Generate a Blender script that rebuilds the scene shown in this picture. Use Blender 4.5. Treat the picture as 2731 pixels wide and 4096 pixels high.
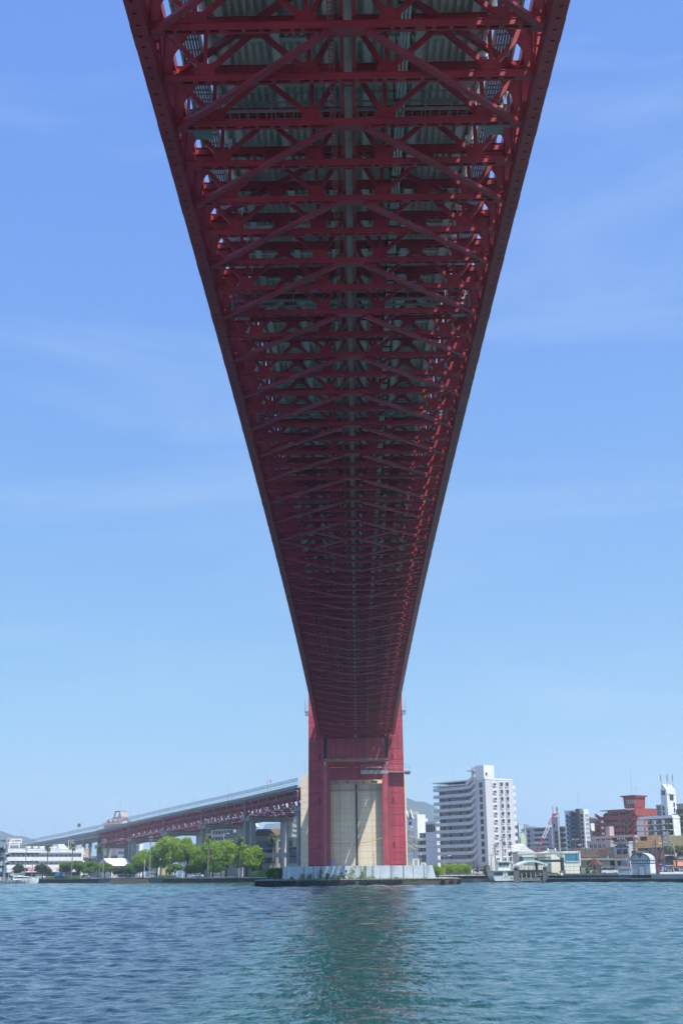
import bpy, bmesh, math, random
import numpy as np
from mathutils import Vector, Matrix
R=math.radians
random.seed(7); rng=np.random.default_rng(11)
for o in list(bpy.data.objects): bpy.data.objects.remove(o)
sc=bpy.context.scene; col=sc.collection

# ------------------------------------------------------------------ camera
F,CX,CY=4880.,1365.5,2048.          # focal length and centre in photo pixels (2731 x 4096)
YH,ROLL,YAW=3489.92,.01073,.00929
CAM=Vector((-.0765,0,3.))
_th=math.atan((YH-CY)/F)
_f=Vector((-math.sin(YAW)*math.cos(_th),math.cos(YAW)*math.cos(_th),math.sin(_th)))
_r=Vector((math.cos(YAW),math.sin(YAW),0)); _u=_r.cross(_f)
_c,_s=math.cos(ROLL),math.sin(ROLL)
_r,_u=_c*_r-_s*_u,_s*_r+_c*_u
cd=bpy.data.cameras.new('camera'); cam=bpy.data.objects.new('camera',cd); col.objects.link(cam)
cam.matrix_world=Matrix(((_r.x,_u.x,-_f.x,CAM.x),(_r.y,_u.y,-_f.y,CAM.y),(_r.z,_u.z,-_f.z,CAM.z),(0,0,0,1)))
cd.sensor_fit='VERTICAL'; cd.sensor_height=24.; cd.lens=24.*F/4096.; cd.clip_start=.5; cd.clip_end=20000
sc.camera=cam
def Xat(px,Y,z=2.):
    "world x of what stands in photo column px at distance Y"
    k=px-CX; q=Y*_f.y+(z-CAM.z)*_f.z
    return CAM.x+(k*q-F*(Y*_r.y+(z-CAM.z)*_r.z))/(F*_r.x-k*_f.x)
def Zat(X,Y,py):
    m=py-CY; x=X-CAM.x
    return CAM.z+(-F*(x*_u.x+Y*_u.y)-m*(x*_f.x+Y*_f.y))/(F*_u.z+m*_f.z)

# ------------------------------------------------------------------ world, sun, exposure
SUN=Vector((.37,-.42,1.)).normalized()
w=bpy.data.worlds.new('World'); sc.world=w; w.use_nodes=True
nt=w.node_tree; nt.nodes.clear()
def N(nt,t,**k):
    n=nt.nodes.new(t)
    for a,v in k.items():
        if a.startswith('i_'): n.inputs[a[2:]].default_value=v
        else: setattr(n,a,v)
    return n
sky=N(nt,'ShaderNodeTexSky',sky_type='NISHITA',sun_disc=False)
sky.sun_elevation=math.asin(SUN.z); sky.sun_rotation=math.atan2(SUN.x,SUN.y)
sky.altitude=0; sky.air_density=1.; sky.dust_density=1.; sky.ozone_density=1.
tc=N(nt,'ShaderNodeTexCoord')
mp=N(nt,'ShaderNodeMapping'); mp.inputs['Scale'].default_value=(1.1,1.1,6.5); mp.inputs['Rotation'].default_value=(.1,.12,.5)
nz=N(nt,'ShaderNodeTexNoise',i_Scale=1.5,i_Detail=9.,i_Roughness=.62,i_Distortion=.9)
rp=N(nt,'ShaderNodeValToRGB'); rp.color_ramp.elements[0].position=.50; rp.color_ramp.elements[1].position=.80
rp.color_ramp.elements[1].color=(.22,.22,.22,1)
mx=N(nt,'ShaderNodeMixRGB'); mx.inputs['Color2'].default_value=(3.6,4.4,4.9,1)
bg=N(nt,'ShaderNodeBackground'); bg.inputs['Strength'].default_value=.12
ow=N(nt,'ShaderNodeOutputWorld')
L=nt.links.new
sp_=N(nt,'ShaderNodeSeparateColor'); cb=N(nt,'ShaderNodeCombineColor'); L(sky.outputs[0],sp_.inputs[0])
for k_,(g_,a_) in enumerate(((.60,.089),(.56,.148),(.10,.445))):      # one even grade of the whole sky: softer horizon, fuller blue
    p1_=N(nt,'ShaderNodeMath',operation='POWER'); p1_.inputs[1].default_value=g_; L(sp_.outputs[k_],p1_.inputs[0])
    p2_=N(nt,'ShaderNodeMath',operation='MULTIPLY'); p2_.inputs[1].default_value=a_/.12; L(p1_.outputs[0],p2_.inputs[0]); L(p2_.outputs[0],cb.inputs[k_])
L(tc.outputs['Generated'],mp.inputs['Vector']); L(mp.outputs[0],nz.inputs['Vector']); L(nz.outputs['Fac'],rp.inputs[0])
L(rp.outputs[0],mx.inputs['Fac']); L(cb.outputs[0],mx.inputs['Color1']); L(mx.outputs[0],bg.inputs['Color']); L(bg.outputs[0],ow.inputs[0])
sd=bpy.data.lights.new('sun','SUN'); sd.energy=3.4; sd.angle=R(.53); sd.color=(1,.955,.88)
so=bpy.data.objects.new('sun',sd); col.objects.link(so); so.rotation_euler=SUN.to_track_quat('Z','Y').to_euler(); so.location=(60,-40,200)
sc.view_settings.view_transform='Standard'; sc.view_settings.look='None'; sc.view_settings.gamma=1; sc.view_settings.exposure=.8
sc.render.engine='CYCLES'; sc.cycles.use_denoising=True; sc.cycles.max_bounces=8; sc.cycles.diffuse_bounces=5
sc.cycles.sample_clamp_indirect=4; sc.cycles.caustics_reflective=True; sc.cycles.blur_glossy=2.0; sc.cycles.caustics_refractive=False

# ------------------------------------------------------------------ materials
_M={}
def mat(name,c,rough=.6,var=.12,scale=1.,metal=0.,spec=.4,bump=0.,streak=0.,c2=None,coords='Object',sk=(1.6,.52,.72),rust=0.):
    "painted / stone surface: base colour with soft blotches, optional vertical rain streaks and fine relief"
    if name in _M: return _M[name]
    m=bpy.data.materials.new(name); m.use_nodes=True; t=m.node_tree; b=t.nodes['Principled BSDF']
    b.inputs['Roughness'].default_value=rough; b.inputs['Metallic'].default_value=metal; b.inputs['Specular IOR Level'].default_value=spec
    src=N(t,'ShaderNodeNewGeometry').outputs['Position'] if coords=='World' else N(t,'ShaderNodeTexCoord').outputs[coords]
    c=Vector(c); d=Vector(c2) if c2 else c*(1-var*2.2)
    nz=N(t,'ShaderNodeTexNoise',i_Scale=scale,i_Detail=6.,i_Roughness=.65); t.links.new(src,nz.inputs['Vector'])
    rp=N(t,'ShaderNodeValToRGB'); e=rp.color_ramp.elements
    e[0].position=.32; e[1].position=.62; e[0].color=(*d,1); e[1].color=(*c,1)
    t.links.new(nz.outputs['Fac'],rp.inputs[0]); out=rp.outputs[0]
    if streak:
        mp=N(t,'ShaderNodeMapping'); mp.inputs['Scale'].default_value=(1.3,1.3,.012); t.links.new(src,mp.inputs['Vector'])
        n2=N(t,'ShaderNodeTexNoise',i_Scale=sk[0],i_Detail=4.,i_Roughness=.6); t.links.new(mp.outputs[0],n2.inputs['Vector'])
        r2=N(t,'ShaderNodeValToRGB'); r2.color_ramp.elements[0].position=sk[1]; r2.color_ramp.elements[1].position=sk[2]
        t.links.new(n2.outputs['Fac'],r2.inputs[0])
        ml=N(t,'ShaderNodeMath',operation='MULTIPLY'); ml.inputs[1].default_value=streak; t.links.new(r2.outputs[0],ml.inputs[0])
        mm=N(t,'ShaderNodeMixRGB'); mm.inputs['Color2'].default_value=(c[0]*.22,c[1]*.22,c[2]*.2,1)
        t.links.new(ml.outputs[0],mm.inputs['Fac']); t.links.new(out,mm.inputs['Color1']); out=mm.outputs[0]
    if rust:
        n4=N(t,'ShaderNodeTexNoise',i_Scale=.9,i_Detail=8.,i_Roughness=.72); t.links.new(src,n4.inputs['Vector'])
        r4=N(t,'ShaderNodeValToRGB'); r4.color_ramp.elements[0].position=.56; r4.color_ramp.elements[1].position=.70; r4.color_ramp.elements[1].color=(rust,)*3+(1,)
        t.links.new(n4.outputs['Fac'],r4.inputs[0]); m4=N(t,'ShaderNodeMixRGB'); m4.inputs['Color2'].default_value=(.17,.055,.04,1)
        t.links.new(r4.outputs[0],m4.inputs['Fac']); t.links.new(out,m4.inputs['Color1']); out=m4.outputs[0]
    t.links.new(out,b.inputs['Base Color'])
    if bump:
        bp=N(t,'ShaderNodeBump'); bp.inputs['Strength'].default_value=bump; bp.inputs['Distance'].default_value=.05
        n3=N(t,'ShaderNodeTexNoise',i_Scale=scale*9,i_Detail=4.); t.links.new(src,n3.inputs['Vector'])
        t.links.new(n3.outputs['Fac'],bp.inputs['Height']); t.links.new(bp.outputs[0],b.inputs['Normal'])
    _M[name]=m; return m
RED=mat('red_bridge_paint',(.47,.052,.068),.42,.16,.30,spec=.5,bump=.05,streak=.15,coords='World',rust=.6)
REDT=mat('red_tower_paint',(.54,.092,.122),.55,.14,.22,spec=.25,streak=.5,sk=(1.1,.48,.72),rust=.3)
GREY=mat('grey_steel_paint',(.83,.77,.73),.55,.14,.25,streak=.15,coords='World',rust=.25)
PALE=mat('pale_girder_paint',(.86,.85,.81),.55,.14,.3,coords='World',rust=.3)
GALV=mat('galvanised_steel',(.42,.44,.44),.45,.12,1.5,metal=.3)
PINK=mat('faded_pink_paint',(.47,.16,.17),.6,.15,1.)
REDS=mat('dirty_red_seam',(.24,.035,.05),.7,.2,.5)
CONC=mat('concrete',(.36,.36,.34),.85,.12,.5,bump=.2,streak=.45)
CONCW=mat('pale_concrete',(.52,.53,.54),.85,.08,.4,bump=.15,streak=.3)
BEIGE=mat('beige_concrete',(.85,.72,.53),.85,.07,.12,bump=.1,streak=.42,sk=(1.3,.5,.7))
DARK=mat('dark_iron',(.035,.04,.045),.6,.1)
BLACK=mat('black_rubber',(.018,.019,.021),.75,.25,3.)
WHITE=mat('white_paint',(.78,.78,.77),.55,.05,.5)
GLASS=mat('window_glass',(.045,.06,.075),.08,.2,.3,spec=.8)

# ------------------------------------------------------------------ mesh helpers
BX=((0,3,2,1),(4,5,6,7),(0,1,5,4),(1,2,6,5),(2,3,7,6),(3,0,4,7))
class MB:
    def __init__(s): s.v=[]; s.f=[]; s.m=[]; s.k=0
    def mi(s,k): s.k=k; return s
    def add(s,v,f):
        n=len(s.v); s.v+=[tuple(p) for p in v]; s.f+=[tuple(i+n for i in q) for q in f]; s.m+=[s.k]*len(f); return s
    def box(s,x0,x1,y0,y1,z0,z1):
        return s.add([(x0,y0,z0),(x1,y0,z0),(x1,y1,z0),(x0,y1,z0),(x0,y0,z1),(x1,y0,z1),(x1,y1,z1),(x0,y1,z1)],BX)
    def cbox(s,c,d):
        return s.box(c[0]-d[0]/2,c[0]+d[0]/2,c[1]-d[1]/2,c[1]+d[1]/2,c[2]-d[2]/2,c[2]+d[2]/2)
    def bar(s,a,b,w,h,up=(0,0,1)):
        "straight bar of section w (sideways) x h (along up)"
        a,b=Vector(a),Vector(b); d=(b-a).normalized(); u=Vector(up); u=u-d*u.dot(d)
        if u.length<1e-4: u=Vector((0,1,0))-d*d.y
        u.normalize(); r=d.cross(u)*(w/2); u=u*(h/2)
        return s.add([a-r-u,a+r-u,a+r+u,a-r+u,b-r-u,b+r-u,b+r+u,b-r+u],((0,1,2,3),(7,6,5,4),(0,4,5,1),(1,5,6,2),(2,6,7,3),(3,7,4,0)))
    def tube(s,pts,r,n=8,r1=None,cap=True):
        pts=[Vector(p) for p in pts]; rings=[]; k=len(pts)
        for i,p in enumerate(pts):
            d=(pts[min(i+1,k-1)]-pts[max(i-1,0)]).normalized()
            u=Vector((0,0,1)) if abs(d.z)<.9 else Vector((1,0,0)); a=d.cross(u).normalized(); b=d.cross(a)
            q=r if r1 is None else r+(r1-r)*i/(k-1)
            rings.append([p+(a*math.cos(t)+b*math.sin(t))*q for t in [2*math.pi*j/n for j in range(n)]])
        f=[]
        for i in range(k-1):
            for j in range(n): f.append((i*n+j,i*n+(j+1)%n,(i+1)*n+(j+1)%n,(i+1)*n+j))
        if cap: f+= [tuple(range(n)),tuple(reversed(range((k-1)*n,k*n)))]
        return s.add([p for g in rings for p in g],f)
    def prism(s,poly,a,b,axis='y'):
        "closed outline (2d) pushed from a to b along an axis"
        n=len(poly)
        def P(p,t): return (p[0],t,p[1]) if axis=='y' else ((t,p[0],p[1]) if axis=='x' else (p[0],p[1],t))
        v=[P(p,a) for p in poly]+[P(p,b) for p in poly]
        return s.add(v,[tuple(range(n)),tuple(range(2*n-1,n-1,-1))]+[(i,(i+1)%n,(i+1)%n+n,i+n) for i in range(n)])
    def mesh(s,name,*mats,smooth=False):
        me=bpy.data.meshes.new(name); me.from_pydata(s.v,[],s.f)
        for m in mats: me.materials.append(m)
        if len(mats)>1: me.polygons.foreach_set('material_index',[min(k,len(mats)-1) for k in s.m])
        bm=bmesh.new(); bm.from_mesh(me); bmesh.ops.recalc_face_normals(bm,faces=bm.faces); bm.to_mesh(me); bm.free()
        if smooth: me.shade_smooth()
        return me
    def obj(s,name,parent,*mats,smooth=False,loc=None,rz=0): return put(s.mesh(name,*mats,smooth=smooth),name,parent,loc or (0,0,0),(0,0,rz))
def put(me,name,parent=None,loc=(0,0,0),rot=(0,0,0),scale=None):
    o=bpy.data.objects.new(name,me); col.objects.link(o); o.location=loc; o.rotation_euler=rot
    if scale: o.scale=scale
    if parent: o.parent=parent
    return o
def tag(o,label=None,cat=None,group=None,kind=None):
    for k,v in (('label',label),('category',cat),('group',group),('kind',kind)):
        if v: o[k]=v
    return o
def thing(name,label,cat,loc=(0,0,0),rz=0,group=None):
    o=put(None,name,None,loc,(0,0,rz)); return tag(o,label,cat,group)
def copy_tree(o,loc,rz=0,label=None,scale=None):
    def cp(q,par):
        c=q.copy(); col.objects.link(c); c.parent=par
        for ch in q.children: cp(ch,c)
        return c
    c=cp(o,None); c.location=loc; c.rotation_euler=(0,0,rz)
    if scale: c.scale=(scale,)*3 if not hasattr(scale,'__len__') else scale
    if label: c['label']=label
    return c

# ------------------------------------------------------------------ water
def water():
    m=bpy.data.materials.new('harbour_water'); m.use_nodes=True; t=m.node_tree; b=t.nodes['Principled BSDF']
    b.inputs['Base Color'].default_value=(.016,.072,.067,1); b.inputs['Roughness'].default_value=.06; b.inputs['IOR'].default_value=1.40
    b.inputs['Specular IOR Level'].default_value=.5
    b.subsurface_method='BURLEY'; b.inputs['Subsurface Weight'].default_value=1.; b.inputs['Subsurface Radius'].default_value=(1.5,3.,3.); b.inputs['Subsurface Scale'].default_value=1.2
    tc=N(t,'ShaderNodeTexCoord')
    hs=None
    for sc_,det,amp,st in ((.6,5,.22,(1,.7,1)),(1.7,5,.34,(1,.6,1)),(4.5,4,.22,(1,.65,1))):
        mp=N(t,'ShaderNodeMapping'); mp.inputs['Scale'].default_value=st; mp.inputs['Rotation'].default_value=(0,0,.25)
        nz=N(t,'ShaderNodeTexNoise',i_Scale=sc_,i_Detail=float(det),i_Roughness=.55,i_Distortion=.4)
        t.links.new(tc.outputs['Object'],mp.inputs['Vector']); t.links.new(mp.outputs[0],nz.inputs['Vector'])
        mu=N(t,'ShaderNodeMath',operation='MULTIPLY'); mu.inputs[1].default_value=amp; t.links.new(nz.outputs['Fac'],mu.inputs[0])
        if hs is None: hs=mu.outputs[0]
        else:
            ad=N(t,'ShaderNodeMath',operation='ADD'); t.links.new(hs,ad.inputs[0]); t.links.new(mu.outputs[0],ad.inputs[1]); hs=ad.outputs[0]
    bp=N(t,'ShaderNodeBump'); bp.inputs['Strength'].default_value=1.; bp.inputs['Distance'].default_value=.20
    t.links.new(hs,bp.inputs['Height']); t.links.new(bp.outputs[0],b.inputs['Normal'])
    # rows get wider apart with distance; real wave heights near the camera
    ys=[-60.,-20.,0.]; y=8.
    while y<620: ys.append(y); y*=1.0031
    ys+=[800.,1500.,3000.,5200.]
    ys=np.array(ys); nx=400
    sx=np.linspace(-1,1,nx); V=[]
    th=[(random.gauss(.3,.6),random.uniform(.45,2.4),random.uniform(0,6.28)) for _ in range(46)]+[(random.gauss(.3,.55),random.uniform(2.4,6.5),random.uniform(0,6.28)) for _ in range(20)]
    th+=[(random.gauss(.3,.7),random.uniform(.22,.8),random.uniform(0,6.28)) for _ in range(44)]
    for y in ys:
        half=max(60,min(y*.42+20,5800)); x=sx*half; h=np.zeros(nx)
        if 5<y<620:
            cell=max(y*.0031,1.2*half/nx)
            for a,lam,ph in th:
                am=min(1.,max(0.,lam/cell/2.-1.))*(.0068*lam**.7*(1. if lam<1. else min(1.,max(.3,(y-15)/70.))) if lam<2.4 else .0112*lam**.75*min(1,max(.12,(y-50)/170.)))
                if am>0: h+=am*np.sin((x*math.sin(a)+y*math.cos(a))*6.283/lam+ph+.6*np.sin(x*.11+a*9)+.5*np.sin(y*.13+a*5))
        V.append(np.stack([x,np.full(nx,y),h],1))
    V=np.concatenate(V); n=len(ys)
    i=np.arange(n-1)[:,None]*nx+np.arange(nx-1)[None]; fa=np.stack([i,i+1,i+nx+1,i+nx],-1).reshape(-1,4)
    me=bpy.data.meshes.new('water'); me.from_pydata(V.tolist(),[],fa.tolist()); me.materials.append(m); me.shade_smooth()
    tag(put(me,'water'),'rippled blue green harbour water','water',kind='structure')
water()
# ------------------------------------------------------------------ main span: stiffening truss seen from below
P_,Y0=4.0375,145.206
def zc(Y): t=(Y-Y0)/100.; return 42.202+.0595*t-1.7493*t*t
def slope(Y): return math.atan((.0595-2*1.7493*(Y-Y0)/100.)/100.)
def Yi(i): return Y0+i*P_
def slots(mb,spans,y0,y1,z,t,x0,x1,e=.1):
    "flange plate with rectangular slots cut out between x0 and x1"
    mb.box(x0,x1,y0,y0+e,z,z+t).box(x0,x1,y1-e,y1,z,z+t); p=x0
    for a,b in sorted(spans):
        mb.box(p,a,y0+e,y1-e,z,z+t); p=b
    mb.box(p,x1,y0+e,y1-e,z,z+t)
def sym(l): return [s for a,b in l for s in ((a,b),(-b,-a))]
SL_A=sym([(1.3,2.0),(2.2,2.47),(2.66,3.16),(3.62,3.95),(4.14,4.75),(4.95,5.6),(6.0,6.45),(6.65,7.05),(7.3,7.95),(8.15,8.65)])
SL_M=[(-.33,.33)]+sym([(.53,1.25),(1.45,1.72),(1.92,2.4),(2.85,3.6),(3.8,4.45),(4.65,5.1),(5.5,6.15),(6.4,6.8),(7.1,7.5),(7.75,8.25)])
def lower_beam(sl,gus):
    b=MB(); slots(b,sl,-.21,.21,.28,.03,-9.2,9.2)
    b.box(-9.15,9.15,-.19,-.16,.312,.60).box(-9.15,9.15,.16,.19,.312,.60).box(-9.15,9.15,-.22,.22,.602,.63)
    if gus:
        b.prism([(-1.22,-.24),(1.22,-.24),(1.22,.2),(.9,.42),(-.9,.42),(-1.22,.2)],.245,.277,'z')
        for s in (-1,1): b.prism([(s*8.55,-.24),(s*9.2,-.42),(s*9.2,.42),(s*8.55,.24)],.245,.277,'z')
    return b.mesh('cross_beam',RED)
ME_A,ME_M=lower_beam(SL_A,True),lower_beam(SL_M,False)
def upper_beam():
    b=MB(); slots(b,sym([(.55,.8),(1.0,1.4),(1.7,2.2),(2.6,3.1),(3.4,3.9),(5.2,5.6),(5.9,6.4),(6.7,7.0),(7.4,8.0)]),-.2,.2,3.5,.03,-9.2,9.2)
    b.box(-9.2,9.2,-.18,-.15,3.532,3.92).box(-9.2,9.2,.15,.18,3.532,3.92).box(-9.2,9.2,-.22,.22,3.922,3.95)
    for s in (-1,1):   # deep gusset under the beam where two diagonals meet
        b.prism([(s*4.05,3.5),(s*5.15,3.5),(s*5.05,3.1),(s*4.88,2.92),(s*4.32,2.92),(s*4.15,3.1)],-.13,.13,'y')
    return b.mesh('floor_beam',RED)
ME_U=upper_beam()
def gussets():
    b=MB()
    for x in (-7.15,-1.95,1.95,7.15):
        b.prism([(x-.5,.635),(x+.5,.635),(x+.5,.98),(x+.27,1.28),(x-.27,1.28),(x-.5,.98)],-.16,-.12,'y')
        for dx in (-.38,-.24,.24,.38):
            for zz in (.74,.85,.96): b.cbox((x+dx,-.17,zz),(.045,.03,.045))
    return b
DIAG=[((s*7.15-s*-.12,0,1.0),(s*9.3,0,3.45)) for s in (-1,1)]+[((s*7.15-s*.2,0,1.0),(s*4.95,0,2.95)) for s in (-1,1)]+\
     [((s*1.95+s*.2,0,1.0),(s*4.25,0,2.95)) for s in (-1,1)]+[((s*1.95-s*.15,0,1.0),(s*.45,0,3.48)) for s in (-1,1)]
VERT=[((x,0,1.0),(x,0,3.48)) for x in (-7.15,-1.95,1.95,7.15)]
ME_DIAG=[MB().bar(a,b,.25,.22,(0,1,0)).mesh('sway_diagonal',RED) for a,b in DIAG]
ME_VERT=[MB().bar(a,b,.2,.18,(0,1,0)).mesh('sway_post',RED) for a,b in VERT]
_g=gussets()
for a,b in DIAG: _g.bar(a,b,.25,.22,(0,1,0))
for a,b in VERT: _g.bar(a,b,.2,.18,(0,1,0))
ME_SWAY=_g.mesh('sway_frame',RED)
# bottom chord of one bay (from one mid beam to the next): hollow box, hand holes in the bottom plate
def chord(s):
    b=MB(); L2=2*P_; x0,x1=sorted((s*9.28,s*10.0)); cuts=[.35,1.3,2.15,2.98,3.8,4.62,5.44,6.26,7.08]
    cx_=(x0+x1)/2; p=0.
    def flat(ya,yb): b.add([(x0,ya,0),(x1,ya,0),(x1,yb,0),(x0,yb,0)],[(0,1,2,3)])
    for c in cuts:
        c+= .12; flat(p,c-.3); p=c+.3; r=.09
        V=[(x0,c-.3,0),(x1,c-.3,0),(x1,c+.3,0),(x0,c+.3,0)]; k=16
        ring=[(cx_+r*math.cos(6.28318*j/k-2.35619),c+r*math.sin(6.28318*j/k-2.35619),0) for j in range(k)]
        up=[(q[0],q[1],.03) for q in ring]
        f=[]
        for e in range(4):
            f.append((e,(e+1)%4)+tuple(4+j%k for j in range(e*4+4,e*4-1,-1)))
        for j in range(k): f.append((4+j,4+(j+1)%k,4+k+(j+1)%k,4+k+j))
        b.add(V+ring+up,f)
    flat(p,L2)
    b.box(x0,x0+.03,.0,L2,.002,.8).box(x1-.03,x1,.0,L2,.002,.8).box(x0-.04,x1+.04,0,L2,.8,.83)
    b.box(x0+.2,x1-.2,0,L2,.4,.44)
    for y in (P_,):                                                  # joint plates
        b.box(x0-.03,x0-.001,y-.9,y+.9,.05,1.25).box(x1+.001,x1+.03,y-.9,y+.9,.05,1.25)
    for y in (.25,L2-.25): b.box(x0-.02,x0-.001,y-.24,y+.24,.05,.75).box(x1+.001,x1+.025,y-.24,y+.24,.05,.75)
    return b.mesh('bottom_chord',RED)
ME_CH={s:chord(s) for s in (-1,1)}
def truss_side(s):
    "upper chord, posts and laced diagonals of one bay of the side truss"
    L2=2*P_; x0,x1=sorted((s*9.2,s*9.94)); top=MB().box(x0,x1,0,L2,3.6,4.3).mesh('top_chord',RED)
    posts=[]
    for y in (0,P_):
        posts.append(MB().box(x0+.08,x1-.08,y-.02,y+.02,.83,3.6).box(x0+.05,x0+.08,y-.22,y+.22,.83,3.6).box(x1-.08,x1-.05,y-.22,y+.22,.83,3.6).mesh('truss_post',RED))
    dg=[]
    for a,b_ in (((0,.9),(P_,3.55)),((L2,.9),(P_,3.55))):
        m=MB()
        for x in (x0+.06,x1-.06): m.bar((x,a[0],a[1]),(x,b_[0],b_[1]),.05,.36,(1,0,0)) if 0 else m.bar((x,a[0],a[1]),(x,b_[0],b_[1]),.06,.4)
        n=9
        for j in range(1,n):
            t=j/n; c=(0,a[0]+(b_[0]-a[0])*t,a[1]+(b_[1]-a[1])*t)
            m.box(x0+.09,x1-.09,c[1]-.11,c[1]+.11,c[2]-.03,c[2]+.03)
        dg.append(m.mesh('laced_diagonal',RED))
    return top,posts,dg
TS={s:truss_side(s) for s in (-1,1)}
def brace(s,a,b_): return MB().bar(a,b_,.34,.2).bar((a[0],a[1],a[2]+.12),(b_[0],b_[1],b_[2]+.12),.26,.06).mesh('lateral_brace',RED)
ME_K={(s,f):brace(s,(s*.95,0 if f>0 else 2*P_,.13),(s*9.0,2*P_-.25 if f>0 else .25,.13)) for s in (-1,1) for f in (-1,1)}
ME_X={(s,f):brace(s,(s*.9,0,.13),(s*4.9,f*P_,.13)) for s in (-1,1) for f in (-1,1)}
ME_UK={s:MB().bar((s*.6,0,3.7),(s*9.0,2*P_,3.7),.3,.25).mesh('upper_lateral',RED) for s in (-1,1)}
# centre rail beams with grey duct, cross ties; one panel long
_b=MB()
for s in (-1,1):
    _b.box(s*.3-.1,s*.3+.1,.3,P_-.3,.8,.83).box(s*.3-.02,s*.3+.02,.3,P_-.3,.832,1.2).box(s*.3-.1,s*.3+.1,.3,P_-.3,1.202,1.23)
    _b.prism([(.3,.8),(.3,1.2),(.9,.8)],s*.41-.02,s*.41+.02,'x').prism([(P_-.3,.8),(P_-.3,1.2),(P_-.9,.8)],s*.41-.02,s*.41+.02,'x')
_b.box(-.3,.3,1.25,1.33,.84,.9)
ME_RAIL=_b.mesh('centre_rail_beam',RED)
ME_DUCT=MB().box(-.26,.26,.0,P_,1.25,1.5).mesh('service_duct',GREY)
_b=MB()
for x in (-.93,-.68): _b.box(x-.025,x+.025,0,P_,.95,1.03)
for j in range(14): _b.box(-.905,-.705,P_*(j+.5)/14-.03,P_*(j+.5)/14+.03,.97,1.01)
for j in range(3): _b.box(-.97,-.93,P_*(j+.5)/3-.02,P_*(j+.5)/3+.02,1.03,1.9)
_b.box(-.98,-.94,0,P_,1.88,1.92)
ME_LAD=_b.mesh('inspection_ladder',PINK)
# deck: plate, ribs, stringers
_b=MB().box(-7.55,7.55,0,2*P_,4.57,4.72)
for y in (P_*.5,P_*1.5): _b.box(-7.,7.,y-.14,y+.14,4.14,4.17).box(-7.,7.,y-.02,y+.02,4.172,4.568)
ME_DECK=_b.mesh('deck_panel',GREY); ME_GRAT={}; ME_SWB={}; ME_SWO={}; ME_BRK={}; ME_PAR={}; ME_HR={}
for s in (-1,1):
    _b=MB()
    for k in range(9): y=2*P_*(k+.5)/9; _b.box(s*8.25-.5,s*8.25+.5,y-.04,y+.04,4.06,4.121)
    for k in range(7): x=s*(7.78+.15*k); _b.box(x-.063,x+.063,0,2*P_,4.12,4.18)
    ME_GRAT[s]=_b.mesh('sidewalk_grating',GALV)
    ME_SWB[s]=MB().box(s*7.68-.06,s*7.68+.06,0,2*P_,3.96,4.3).mesh('sidewalk_beam',PALE); ME_SWO[s]=MB().box(s*8.8-.05,s*8.8+.05,0,2*P_,3.96,4.2).mesh('sidewalk_beam',PALE)
    ME_BRK[s]=MB().box(s*7.2-.25,s*7.2+.25,-.2,.2,4.2,4.5).box(s*7.15-.04,s*7.15+.04,-.25,.25,3.97,4.21).mesh('deck_bracket',PALE)
    ME_PAR[s]=MB().box(s*7.3-.1,s*7.3+.1,0,2*P_,4.73,5.6).mesh('parapet',GALV)
    _b=MB().box(s*8.9-.03,s*8.9+.03,0,2*P_,5.4,5.46)
    for k in range(5): _b.box(s*8.9-.03,s*8.9+.03,2*P_*k/5,2*P_*k/5+.06,4.2,5.42)
    ME_HR[s]=_b.mesh('handrail',GALV)
GUS=[]
for x in (-7.15,-1.95,1.95,7.15):
    _b=MB().prism([(x-.5,.635),(x+.5,.635),(x+.5,.98),(x+.27,1.28),(x-.27,1.28),(x-.5,.98)],-.16,-.12,'y')
    for dx in (-.38,-.24,.24,.38):
        for zz in (.74,.85,.96): _b.cbox((x+dx,-.17,zz),(.045,.03,.045))
    GUS.append(_b.mesh('gusset',RED))
ME_KNEE={s:MB().prism([(s*9.25,.9),(s*9.25,3.49),(s*7.95,3.49),(s*7.95,3.2),(s*8.75,1.9),(s*8.85,.9)],-.04,.04,'y').mesh('knee_bracket',RED) for s in (-1,1)}
span=thing('bridge_span','dark red steel truss span of the bridge seen from right underneath','bridge',(0,Y0,0))
I0,I1=-38,43
def at(i,me,name,dy=0.):
    Y=Yi(i); return put(me,name,span,(0,Y-Y0+dy,zc(Y)),(slope(Y+P_),0,0))
for i in range(I0,I1+1):
    Y=Yi(i); even=i%2==0
    at(i,ME_A if even else ME_M,'cross_beam'); at(i,ME_U,'floor_beam')
    for s in (-1,1): at(i,ME_KNEE[s],'knee_bracket')
    if -28<=i<=-14:
        fr=at(i,None,'sway_frame')
        for m in GUS: put(m,'gusset',fr)
        for m in ME_DIAG: put(m,'sway_diagonal',fr)
        for m in ME_VERT: put(m,'sway_post',fr)
    else: at(i,ME_SWAY,'sway_frame')
    if i<I1:
        at(i,ME_RAIL,'centre_rail_beam'); at(i,ME_DUCT,'service_duct'); at(i,ME_LAD,'inspection_ladder')
    if even:
        at(i,ME_DECK,'deck_panel')
        for s in (-1,1):
            at(i,ME_GRAT[s],'sidewalk_grating'); at(i,ME_SWB[s],'sidewalk_beam'); at(i,ME_SWO[s],'sidewalk_beam'); at(i,ME_PAR[s],'parapet'); at(i,ME_HR[s],'handrail')
            for q in (.4,P_,2*P_-.4): at(i,ME_BRK[s],'deck_bracket',dy=q)
            at(i,ME_K[s,1 if i<0 else -1],'lateral_brace')
            if i%4==0: at(i,ME_UK[s],'upper_lateral')
    if not even and i<I1-1:
        for s in (-1,1):
            at(i,ME_CH[s],'bottom_chord'); t=TS[s]; at(i,t[0],'top_chord')
            for m in t[1]: at(i,m,'truss_post')
            for m in t[2]: at(i,m,'laced_diagonal')
for s in (-1,1):
    for f in (-1,1): at(0,ME_X[s,f],'lateral_brace')
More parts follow.
